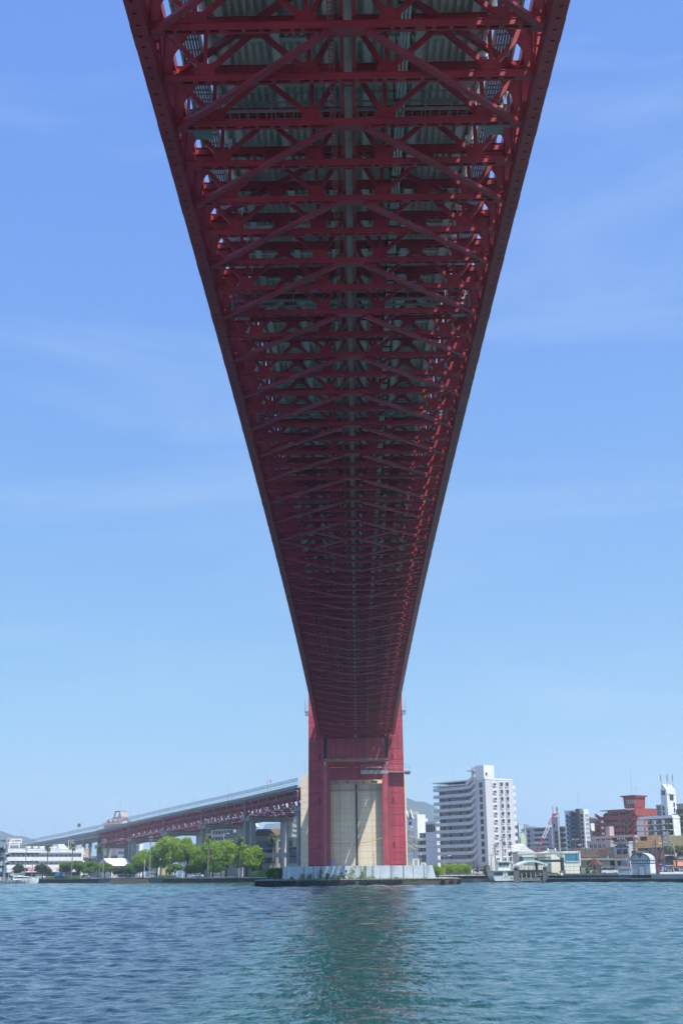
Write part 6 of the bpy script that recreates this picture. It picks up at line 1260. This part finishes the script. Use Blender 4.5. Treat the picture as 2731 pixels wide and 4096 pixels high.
# ------------------------------------------------------------------ motor boats at the left quay
def cruiser(label,px,Y,L_,sc,rz,stripe=True):
    x=Xat(px,Y,1); t=thing('motor_boat',label,'boat',(x,Y,0),rz,'boats at the left quay'); rings=[]
    for u,w_,zk,zd in ((0,2.0,-.3,1.35),(.25,2.1,-.4,1.35),(.55,2.05,-.4,1.55),(.8,1.5,-.3,1.85),(.94,.7,0,2.1),(1.,.08,.6,2.25)):
        y=w_; rings.append([(L_*u,-w_*.7,zk),(L_*u,w_*.7,zk),(L_*u,w_,zd),(L_*u,-w_,zd)])
    loft(rings,'hull',t,FW); o=MB()
    rings=[[(L_*u,-w_,z0),(L_*u,w_,z0),(L_*u,w_*.82,z1),(L_*u,-w_*.82,z1)] for u,w_,z0,z1 in ((.34,1.75,1.5,2.9),(.5,1.75,1.6,3.05),(.7,1.45,1.75,2.75),(.9,.5,2.0,2.25))]
    loft(rings,'cabin',t,WHITE)
    loft([[(L_*u,-w_-.04,z0),(L_*u,w_+.04,z0),(L_*u,w_*.92,z1),(L_*u,-w_*.92,z1)] for u,w_,z0,z1 in ((.36,1.68,2.05,2.6),(.55,1.66,2.1,2.7),(.72,1.38,2.15,2.55),(.84,.85,2.2,2.35))],'cabin_window',t,GLASS)
    loft([[(L_*u,-w_,z0),(L_*u,w_,z0),(L_*u,w_*.9,z1),(L_*u,-w_*.9,z1)] for u,w_,z0,z1 in ((.26,1.5,3.3,3.9),(.45,1.5,3.06,3.95),(.58,1.1,3.0,3.6))],'flybridge',t,WHITE)
    MB().box(L_*.2,L_*.6,-1.6,1.6,3.96,4.06).obj('hard_top',t,WHITE)
    for u in (.22,.36): 
        for s in (-1,1): MB().box(L_*u-.05,L_*u+.05,s*1.4-.05,s*1.4+.05,1.4,3.95).obj('top_post',t,WHITE)
    MB().bar((L_*.32,0,4),(L_*.28,0,5.6),.15,.15).cbox((L_*.3,0,5.2),(.5,2.2,.15)).obj('radar_mast',t,WHITE)
    MB().cbox((L_*.5,.5,4.2),(.4,.3,.3)).cbox((L_*.56,-.4,4.2),(.4,.3,.3)).obj('green_lamp',t,mat('green_plastic',(.08,.35,.2),.5))
    st=mat('boat_blue',(.03,.10,.38),.4); sr=mat('boat_red',(.5,.06,.05),.4)
    for k,(u,m) in enumerate(((.40,sr),(.435,st),(.475,st))):
        MB().prism([(L_*u-.1,.5),(L_*u+.12+.12*(k>0),.5),(L_*u+.5+.12*(k>0),1.45),(L_*u+.25,1.45)],-2.13,-2.05,'y').obj('hull_stripe',t,m); MB().prism([(L_*u-.3,3.1),(L_*u-.1,3.1),(L_*u+.2,3.85),(L_*u,3.85)],-1.56,-1.5,'y').obj('bridge_stripe',t,m)
    MB().bar((.1,-2.04,.62),(L_*.75,-1.75,.8),.06,.12).obj('blue_band',t,st); 
    for k in range(8): MB().box(L_*(.06+.1*k)-.07,L_*(.06+.1*k)+.07,-2.2,-1.9,.2,1.35).obj('fender',t,PST)
    rail(MB(),[(L_*.6,-1.75,1.6),(L_*.85,-1.1,1.95),(L_*.98,-.2,2.25)],.7).obj('bow_rail',t,GALV)
    MB().box(.3,2.4,-1.4,1.4,1.36,2.3).obj('stern_gear',t,mat('grey_gear',(.30,.32,.30),.8,.35,2.)); MB().box(3.,4.2,-1.5,-.4,1.36,2.4).obj('deck_locker',t,mat('green_locker',(.20,.42,.36),.6))
    return t
cruiser('white and blue striped motor boat moored at the far left quay',4,508,15.,1,R(4))
t=cruiser('second white motor boat cut by the left picture edge',-95,522,12.5,1,R(4)); MB().box(5.,9.,-1.5,1.5,3.,4.6).obj('pilot_house',t,WHITE); MB().box(8.,10.2,-.8,.8,4.7,6.2).obj('tall_radar_box',t,mat('radar_teal',(.35,.55,.52),.6))
MB().box(-.4,.4,-.03,.03,0,.01)
# ------------------------------------------------------------------ cars
CGL=mat('car_glass',(.02,.025,.03),.06,.1,spec=.9)
def car(label,px,Y,rz,paint,kind='hatch',z=GZ,name='parked_car',cat='car',group='parked cars'):
    x=Xat(px,Y,2); t=thing(name,label,cat,(x,Y,z),rz,group)
    if kind=='hatch': body=[(-2.2,.35),(2.2,.35),(2.25,.7),(2.1,.95),(1.2,1.05),(-1.9,1.1),(-2.25,.95)]; cab=[(1.25,1.04),(.45,1.48),(-.7,1.52),(-1.7,1.3),(-2.1,1.06)]; W=.85
    elif kind=='van': body=[(-2.2,.4),(2.2,.4),(2.25,.9),(1.9,1.15),(-2.2,1.2)]; cab=[(1.95,1.14),(1.3,1.85),(-2.1,1.9),(-2.2,1.19)]; W=.85
    else: body=[(-2.4,.4),(2.4,.4),(2.45,.85),(2.2,1.05),(1.3,1.15),(-2.4,1.2)]; cab=[(1.4,1.14),(.6,1.78),(-1.9,1.85),(-2.35,1.19)]; W=.88
    b=MB(); n=len(body); v=[(p[0],-W,p[1]) for p in body]+[(p[0],W,p[1]) for p in body]; b.add(v,[tuple(range(n)),tuple(range(2*n-1,n-1,-1))]+[(i,(i+1)%n,(i+1)%n+n,i+n) for i in range(n)]); o=b.obj('body',t,paint)
    bv=o.modifiers.new('bevel','BEVEL'); bv.width=.08; bv.segments=2
    zr=max(p[1] for p in cab); k=len(cab); W2=W-.18
    def yy(p): return W-.02 if p[1]<1.25 else W2
    v=[(p[0],-yy(p),p[1]) for p in cab]+[(p[0],yy(p),p[1]) for p in cab]; b=MB(); b.add(v,[tuple(range(k)),tuple(range(2*k-1,k-1,-1))]+[(i,(i+1)%k,(i+1)%k+k,i+k) for i in range(k)]); b.obj('windows',t,CGL)
    xs=[p[0] for p in cab if p[1]>zr-.12]; MB().box(min(xs)-.05,max(xs)+.05,-W2-.01,W2+.01,zr-.03,zr+.04).obj('roof',t,paint)
    for xx in (cab[1][0]-.05,-.25,cab[-2][0]+.05):
        for s in (-1,1): MB().bar((xx+.1,s*(W-.01),1.1),(xx,s*(W2+.0),zr),.07,.09).obj('pillar',t,paint)
    wh=MB().tube([(0,-.12,0),(0,.12,0)],.32,14).mesh('wheel',BLACK); rm=MB().tube([(0,-.135,0),(0,.135,0)],.19,10).mesh('rim',GALV)
    for xx in (-1.4,1.4):
        for s in (-1,1): q=put(wh,'wheel',t,(xx,s*(W-.1),.32)); put(rm,'rim',q)
    for s in (-1,1): MB().cbox((2.2,s*.6,.8),(.12,.3,.14)).obj('headlight',t,CURT); MB().cbox((-2.22,s*.66,.9),(.08,.22,.2)).obj('tail_light',t,mat('tail_red',(.4,.02,.02),.3)); MB().cbox((.95,s*(W+.08),1.1),(.1,.16,.12)).obj('mirror',t,paint)
    return t
CW=mat('car_white',(.74,.75,.77),.25,.03,spec=.6); CS=mat('car_silver',(.55,.57,.60),.25,.05,spec=.6,metal=.3); CDK=mat('car_dark',(.03,.045,.055),.25,.1,spec=.6); CBL=mat('truck_blue',(.03,.22,.50),.45,.15)
car('white hatchback parked side on behind the pale parapet',2674,308,R(-8),CW,'hatch',1.25); car('white minivan parked behind the white hatchback',2695,314,R(-12),CW,'van',1.35); car('white car at the right end of the parked row',2722,311,R(-14),CW,'hatch',1.3); car('white wagon at the right picture edge behind the others',2728,318,R(-12),CS,'wagon',1.4)
car('small white van behind the wire fence beside round bushes',2438,334,R(-10),CW,'van',1.75); car('white car behind the variegated bush',2372,352,R(-10),CW,'wagon')
car('white car on the left promenade under the first park palm',792,470,R(-30),CW,'hatch'); car('dark car on the promenade before the olive pines',497,515,R(-30),CDK,'wagon'); car('white van behind the clipped pine on the left promenade',163,562,R(-30),CW,'van'); car('silver car behind the small trees left of the shed',345,556,R(-30),CS,'hatch'); car('small white truck under the porch of the tall apartments',1922,432,R(-20),CW,'van'); car('pale van beside the blue truck on the left promenade',274,552,R(-30),CS,'van'); car('white bus like van behind the tree trunks beside the kiosk',622,530,R(-30),CW,'van')
x=Xat(243,548,2); t=thing('tarp_truck','truck covered with a bright blue tarpaulin on the left promenade','truck',(x,548,GZ),R(-30)); MB().box(-2.5,2.5,-1.1,1.1,.6,1.).obj('bed',t,CDK); b=MB(); loft([[(u,-1.15,1.),(u,1.15,1.),(u,.8,h),(u,-.8,h)] for u,h in ((-2.5,2.2),(-1.5,2.7),(-.3,2.4),(.8,2.8),(2.,2.3))],'tarpaulin',t,CBL); MB().box(2.1,3.8,-1.05,1.05,.6,2.4).obj('cab',t,CS); MB().box(3.3,3.83,-.95,.95,1.5,2.2).obj('windscreen',t,CGL)
for xx in (-1.6,2.9):
    for s in (-1,1): MB().tube([(xx,s*1.-.12,.4),(xx,s*1.+.12,.4)],.4,12).obj('wheel',t,BLACK)
# ------------------------------------------------------------------ poles, lamps, signs
WOOD=mat('pole_concrete',(.30,.28,.25),.85,.12); PBR=mat('brown_pole',(.16,.11,.11),.7,.1)
def upole(label,px,Y,ptop,arms=2,m=WOOD,tr=False,base=GZ):
    x=Xat(px,Y,8); h=Zat(x,Y,ptop)-base; t=thing('utility_pole',label,'utility pole',(x,Y,base),R(-40),'utility poles'); MB().tube([(0,0,0),(0,0,h)],.19,8,.12).obj('pole',t,m)
    for k in range(arms):
        z=h-.5-k*1.1; MB().box(-1.1,1.1,-.06,.06,z,z+.12).obj('cross_arm',t,GALV)
        for q in (-1,-.5,.5,1): MB().tube([(q,0,z+.12),(q,0,z+.42)],.07,6).obj('insulator',t,WGR)
    if tr: MB().tube([(.5,0,h-3.6),(.5,0,h-2.5)],.32,8).obj('transformer',t,GALV); MB().tube([(-.45,0,h-3.9),(-.45,0,h-2.9)],.28,8).obj('transformer',t,DARK)
    return t
for a in (('tall thin utility pole left of the tallest park tree',601,500,3345,3),('utility pole beside the third palm on the left',415,522,3357,2),('brown utility pole in front of the white office',103,540,3384,2),('slim pole with a lamp before the pink shop sign',131,530,3438,0),('tall pole behind the ferry, leftmost of three before the apartments',1979,400,3374,2),('tall pole behind the ferry, middle of three',2009,395,3342,2),
    ('tall pole with transformer behind the ferry, rightmost of three',2042,398,3372,2,WOOD,True),('utility pole right of the cream terminal with a street light',2302,352,3353,1,PBR),('utility pole beside the brown roofed house',2342,358,3388,1,PBR),('tall brown pole beside the stained white concrete house',2484,333,3350,1,PBR),('brown pole right of the pump house with a traffic light',2621,322,3357,0,PBR),('tall brown pole before the stone gable building',2650,330,3348,2,PBR),
    ('slim pole at the left corner of the tall apartments',1962,430,3415,1),('thin pole on the terminal roof line beside the tiled roof',2155,372,3370,1)): upole(*a)
def arm_lamp(label,px,Y,ptop,m=GALV,double=False,globe=False,base=GZ):
    x=Xat(px,Y,4); h=Zat(x,Y,ptop)-base; t=thing('street_lamp',label,'street lamp',(x,Y,base),R(-20)); MB().tube([(0,0,0),(0,0,h)],.1,8,.06).obj('pole',t,m)
    if globe: MB().tube([(0,0,h-.05),(0,0,h+.15),(0,0,h+.4),(0,0,h+.55)],.22,10,.16).obj('globe',t,CURT)
    else:
        for s in ((-1,1) if double else (1,)): MB().bar((0,0,h-.3),(s*1.6,0,h),.08,.08).obj('arm',t,m); MB().cbox((s*1.7,0,h+.02),(.9,.3,.22)).obj('lamp_head',t,WHITE)
    return t
arm_lamp('white double armed lamp post between the green shrubs',1778,405,3423,GALV,True); arm_lamp('globe lamp on the pier right of the red tower',1683,318,3421,GALV,False,True,ZP); arm_lamp('globe lamp on the pier before the beige wall',1495,318,3421,OLV,False,True,ZP)
arm_lamp('globe lamp before the yellow hut',640,470,3440,GRN,False,True); arm_lamp('globe lamp left of the hedge',863,462,3434,GRN,False,True); arm_lamp('short white lamp pole left of the utility pole',578,480,3446,WGR,False,True); arm_lamp('globe lamp in front of the white viaduct bent',1125,440,3432,GRN,False,True); arm_lamp('globe lamp right of the yellow hut',678,475,3434,GRN,False,True)
arm_lamp('white street lamp beside the left roof sign',80,640,3320,GALV); arm_lamp('tall bracketed mast with a slanting arm among the park trees',893,478,3334,WGR); arm_lamp('brown street lamp reaching left above the pump house',2617,318,3374,PBR); arm_lamp('brown street lamp left of the dark tower base',2297,356,3380,PBR); arm_lamp('brown double street lamp beside the stained house',2490,335,3381,PBR,True)
def post_sign(label,px,Y,py,m,shape,r_,name='road_sign',base=GZ):
    x=Xat(px,Y,4); z=Zat(x,Y,py)-base; t=thing(name,label,'sign',(x,Y,base),R(-5)); MB().tube([(0,.06,0),(0,.06,z+r_)],.05,6).obj('pole',t,GALV)
    if shape=='o': MB().prism([(r_*math.cos(a*.3927),z+r_*math.sin(a*.3927)) for a in range(16)],-.05,0,'y').obj('sign_board',t,m)
    else: MB().box(-r_,r_,-.05,0,z-r_*1.2,z+r_*1.2).obj('sign_board',t,m)
    return t
BS=mat('sign_blue',(.03,.13,.40),.5); post_sign('round blue road sign on the brown pole by the pink house',2651,328,3460,BS,'o',.5); post_sign('small round blue road sign left of the pink house',2633,320,3471,BS,'o',.35); post_sign('square blue sign beside the brown pole at the stained house',2496,330,3456,BS,'s',.5); post_sign('small round red sign before the red roofed house',2383,340,3453,mat('sign_red',(.55,.04,.05),.5),'o',.28); post_sign('small white sign at the right end of the pergola',1075,452,3478,WHITE,'o',.3)
x=Xat(2637,321,4); z=Zat(x,321,3464)-GZ; t=thing('traffic_light','red lit traffic light before the small pink house','traffic light',(x,321,GZ),R(-5)); MB().tube([(-.3,.1,0),(-.3,.1,z+1)],.07,6).obj('pole',t,PBR); MB().box(-.22,.22,-.12,.08,z-.55,z+.65).obj('signal_box',t,DARK)
em_=bpy.data.materials.new('red_signal'); em_.use_nodes=True; em_.node_tree.nodes['Principled BSDF'].inputs['Base Color'].default_value=(.8,.02,.03,1); em_.node_tree.nodes['Principled BSDF'].inputs['Emission Color'].default_value=(1,.03,.03,1); em_.node_tree.nodes['Principled BSDF'].inputs['Emission Strength'].default_value=1.5; _M['red_signal']=em_
MB().prism([(.15*math.cos(a*.52),z+.4+.15*math.sin(a*.52)) for a in range(12)],-.16,-.121,'y').obj('red_lamp',t,em_)
MB().prism([(.15*math.cos(a*.52),z-.3+.15*math.sin(a*.52)) for a in range(12)],-.16,-.121,'y').obj('green_lamp',t,GBL)
# overhead direction board in front of the stained house
x=Xat(2453,332,4); t=thing('gantry_sign','long brown overhead sign arm left of the tall brown pole','sign',(x,332,GZ)); z=Zat(x,332,3431)-GZ; MB().box(0,2.4,-.1,.1,z-.3,z+.3).obj('sign_board',t,PBR); MB().bar((2.4,0,z),(3.,0,z),.12,.12).obj('arm',t,PBR); MB().tube([(3.,0,0),(3.,0,z+.8)],.12,8).obj('pole',t,PBR)
# pergola
a,b_=shore_pt(1004,9),shore_pt(1068,9); d=b_-a; t=thing('pergola','grey timber pergola at the right end of the park','pergola',a); TMB=mat('grey_timber',(.26,.22,.19),.9,.15,1.)
for k in range(4):
    for q in (0,2.4): p=d*(k/3)+Vector((.76,.65,0))*q; MB().box(p.x-.15,p.x+.15,p.y-.15,p.y+.15,0,2.6).obj('post',t,TMB)
for q in (0,2.4): MB().bar(Vector((.76,.65,0))*q+Vector((0,0,2.7)),d+Vector((.76,.65,0))*q+Vector((0,0,2.7)),.18,.25).obj('beam',t,TMB)
for k in range(12): p=d*(k/11); MB().bar(p+Vector((-.3,-.26,2.9)),p+Vector((2.2,1.9,2.9)),.1,.15).obj('rafter',t,TMB)
# closed dark parasol and stone post
x=Xat(1910,362,2); t=thing('parasol','closed dark parasol standing beside the round clipped bush','parasol',(x,362,GZ)); MB().tube([(0,0,0),(0,0,3.6)],.05,6).obj('pole',t,DARK); MB().tube([(0,0,.9),(0,0,1.6),(0,0,3.3)],.42,10,.06).obj('canopy',t,mat('dark_canopy',(.03,.035,.03),.8))
p=shore_pt(722,.8); t=thing('stone_post','pale stone bollard with rounded top at the end of the green railing','bollard',p); MB().tube([(0,0,0),(0,0,1.3)],.32,12).obj('shaft',t,CONCW); MB().tube([(0,0,1.3),(0,0,1.55),(0,0,1.7)],.32,12,.12).obj('cap',t,CONCW)
# cables with yellow guards from the tower to the right
YLW=mat('yellow_guard',(.60,.42,.05),.6)
for k,(p0,y0,p1,y1,l) in enumerate(((1616,3337,1766,3372,'upper yellow sleeved cable running right from the red tower'),(1616,3360,1748,3388,'middle yellow sleeved cable running right from the red tower'),(1616,3362,1707,3406,'lower yellow sleeved cable running right from the red tower'))):
    Ya=430.; A=Vector((Xat(p0,Ya,14),Ya,0)); A.z=Zat(A.x,Ya,y0); Bq=Vector((Xat(p1,Ya,10),Ya,0)); Bq.z=Zat(Bq.x,Ya,y1); t=thing('overhead_cable',l,'cable',(A.x,Ya,A.z),0,'sleeved cables right of the tower')
    pts=[(Bq-A)*(j/8)+Vector((0,0,-1.2*math.sin(math.pi*j/8)*(1 if k!=0 else .3))) for j in range(9)]; MB().tube(pts,.06,5).obj('cable',t,DARK)
    MB().tube(pts[1:5] if k!=1 else pts[2:6],.13,6).obj('guard_sleeve',t,YLW)
Ya=416.; A=Vector((Xat(1322,Ya,10),Ya,0)); A.z=Zat(A.x,Ya,3372); Bq=Vector((Xat(1532,Ya,10),Ya,0)); Bq.z=Zat(Bq.x,Ya,3352); t=thing('overhead_cable','cable with a yellow sleeve crossing in front of the beige wall','cable',(A.x,Ya,A.z)); pts=[(Bq-A)*(j/8)+Vector((0,0,-.9*math.sin(math.pi*j/8))) for j in range(9)]; MB().tube(pts,.05,5).obj('cable',t,DARK); MB().tube(pts[4:],.12,6).obj('guard_sleeve',t,YLW)
# service boxes on the pier top
for px,w_,h_,l,m in ((1663,1.6,1.7,'pale cabinet on the pier right of the tower',CRM),(1640,1.2,1.3,'grey machine box on the pier beside the red leg',GALV),(1692,1.2,.8,'low white cabinet near the right end of the pier wall',WHITE),(1412,.7,.6,'small white box on the pier before the beige wall',WHITE),(1170,2.2,.9,'low grey machinery at the left end of the pier top',GALV)):
    x=Xat(px,YT-6,5); t=thing('service_cabinet',l,'cabinet',(x,YT-6,ZP-.15)); MB().box(-w_/2,w_/2,-.5,.5,.15,h_).obj('housing',t,m); MB().box(-w_/2-.05,w_/2+.05,-.55,.55,h_+.002,h_+.08).obj('lid',t,m); MB().box(-w_/4,w_/4,-.54,-.502,.3,h_-.2).obj('door',t,GALV)
# power lines between the poles
def wires(label,pts,n=3):
    P=[Vector((Xat(p,Y,8),Y,0)) for p,Y,_ in pts]
    for v,(p,Y,py) in zip(P,pts): v.z=Zat(v.x,Y,py)
    t=thing('power_line',label,'power line',P[0],0,'power lines')
    for k in range(n):
        q=[]
        for a,b_ in zip(P,P[1:]): q+=[a+(b_-a)*(j/8)-P[0]+Vector((0,0,-.9*math.sin(math.pi*j/8)-k*.7)) for j in range(8)]
        MB().tube(q+[P[-1]-P[0]+Vector((0,0,-k*.7))],.035,4).obj('wire',t,DARK)
wires('thin power lines between the three tall poles behind the ferry',[(1962,430,3418),(1979,400,3378),(2009,395,3350),(2042,398,3378),(2155,372,3374)])
wires('thin power lines across the small houses right of the terminal',[(2155,372,3376),(2302,352,3360),(2342,358,3392),(2484,333,3356),(2621,322,3364),(2650,330,3354)])
wires('thin power lines over the left promenade trees',[(103,540,3388),(415,522,3362),(601,500,3350)])
# ------------------------------------------------------------------ people
def person(label,px,Y,z,rz,shirt,trousers,pose='stand'):
    x=Xat(px,Y,2); 
    J={'pelvis':(0,0,.95),'chest':(0,0,1.3),'neck':(0,0,1.48),'head':(0,-.02,1.62),'crown':(0,-.02,1.74)}
    if pose=='bend': J={'pelvis':(0,0,.9),'chest':(0,-.28,1.15),'neck':(0,-.42,1.24),'head':(0,-.52,1.28),'crown':(0,-.62,1.32)}
    v=[J['pelvis'],J['chest'],J['neck'],J['head'],J['crown']]; e=[(0,1),(1,2),(2,3),(3,4)]; rd=[.15,.17,.06,.1,.07]
    for s in (-1,1):
        k=len(v); v+=[(s*.1,.02,.88),(s*.11,-.03,.5),(s*.12,.03,.09),(s*.12,-.13,.05)]; e+=[(0,k),(k,k+1),(k+1,k+2),(k+2,k+3)]; rd+=[.1,.075,.05,.04]
        k=len(v); c=J['chest']; v+=[(s*.2,c[1],c[2]+.08),(s*.25,c[1]-.02,c[2]-.2),(s*.24,c[1]-.12,c[2]-.42),(s*.23,c[1]-.15,c[2]-.52)]; e+=[(1,k),(k,k+1),(k+1,k+2),(k+2,k+3)]; rd+=[.07,.055,.042,.035]
    me=bpy.data.meshes.new('person'); me.from_pydata(v,e,[]); o=put(me,'person',None,(x,Y,z),(0,0,rz)); m=o.modifiers.new('skin','SKIN'); me.skin_vertices[0].data[0].use_root=True
    for i,r_ in enumerate(rd): me.skin_vertices[0].data[i].radius=(r_,r_)
    o.modifiers.new('sub','SUBSURF').levels=1
    pm=bpy.data.materials.new('clothing'); pm.use_nodes=True; t_=pm.node_tree; tc=N(t_,'ShaderNodeTexCoord'); sx=N(t_,'ShaderNodeSeparateXYZ'); rp=N(t_,'ShaderNodeValToRGB'); rp.color_ramp.interpolation='CONSTANT'; el=rp.color_ramp.elements; el[0].color=(*trousers,1); el[1].position=.5; el[1].color=(*shirt,1); q=el.new(.83); q.color=(.45,.28,.2,1); q=el.new(.93); q.color=(.02,.015,.012,1)
    dv=N(t_,'ShaderNodeMath',operation='DIVIDE'); dv.inputs[1].default_value=1.8 if pose!='bend' else 1.42; t_.links.new(tc.outputs['Object'],sx.inputs[0]); t_.links.new(sx.outputs['Z'],dv.inputs[0]); t_.links.new(dv.outputs[0],rp.inputs[0]); t_.links.new(rp.outputs[0],t_.nodes['Principled BSDF'].inputs['Base Color']); me.materials.append(pm)
    tag(o,label,'person'); return o
person('person in white clothes walking beside the clipped bush and parasol',1887,385,GZ,.4,(.75,.75,.75),(.6,.6,.6))
person('person in a white shirt bending down on the left promenade behind the boat',178,535,GZ,1.2,(.75,.75,.76),(.2,.25,.35),'bend')
# ------------------------------------------------------------------ haze
hm=bpy.data.materials.new('haze'); hm.use_nodes=True; t=hm.node_tree; t.nodes.remove(t.nodes['Principled BSDF'])
pv=N(t,'ShaderNodeVolumePrincipled'); pv.inputs['Color'].default_value=(.74,.87,1,1); pv.inputs['Density'].default_value=.0002; pv.inputs['Anisotropy'].default_value=.2
t.links.new(pv.outputs[0],t.nodes['Material Output'].inputs['Volume'])
o=MB().box(-6000,6000,-80,5300,-4,262).obj('haze',None,hm); tag(o,'thin pale summer haze over the harbour','haze',kind='stuff')
sc.cycles.volume_bounces=1
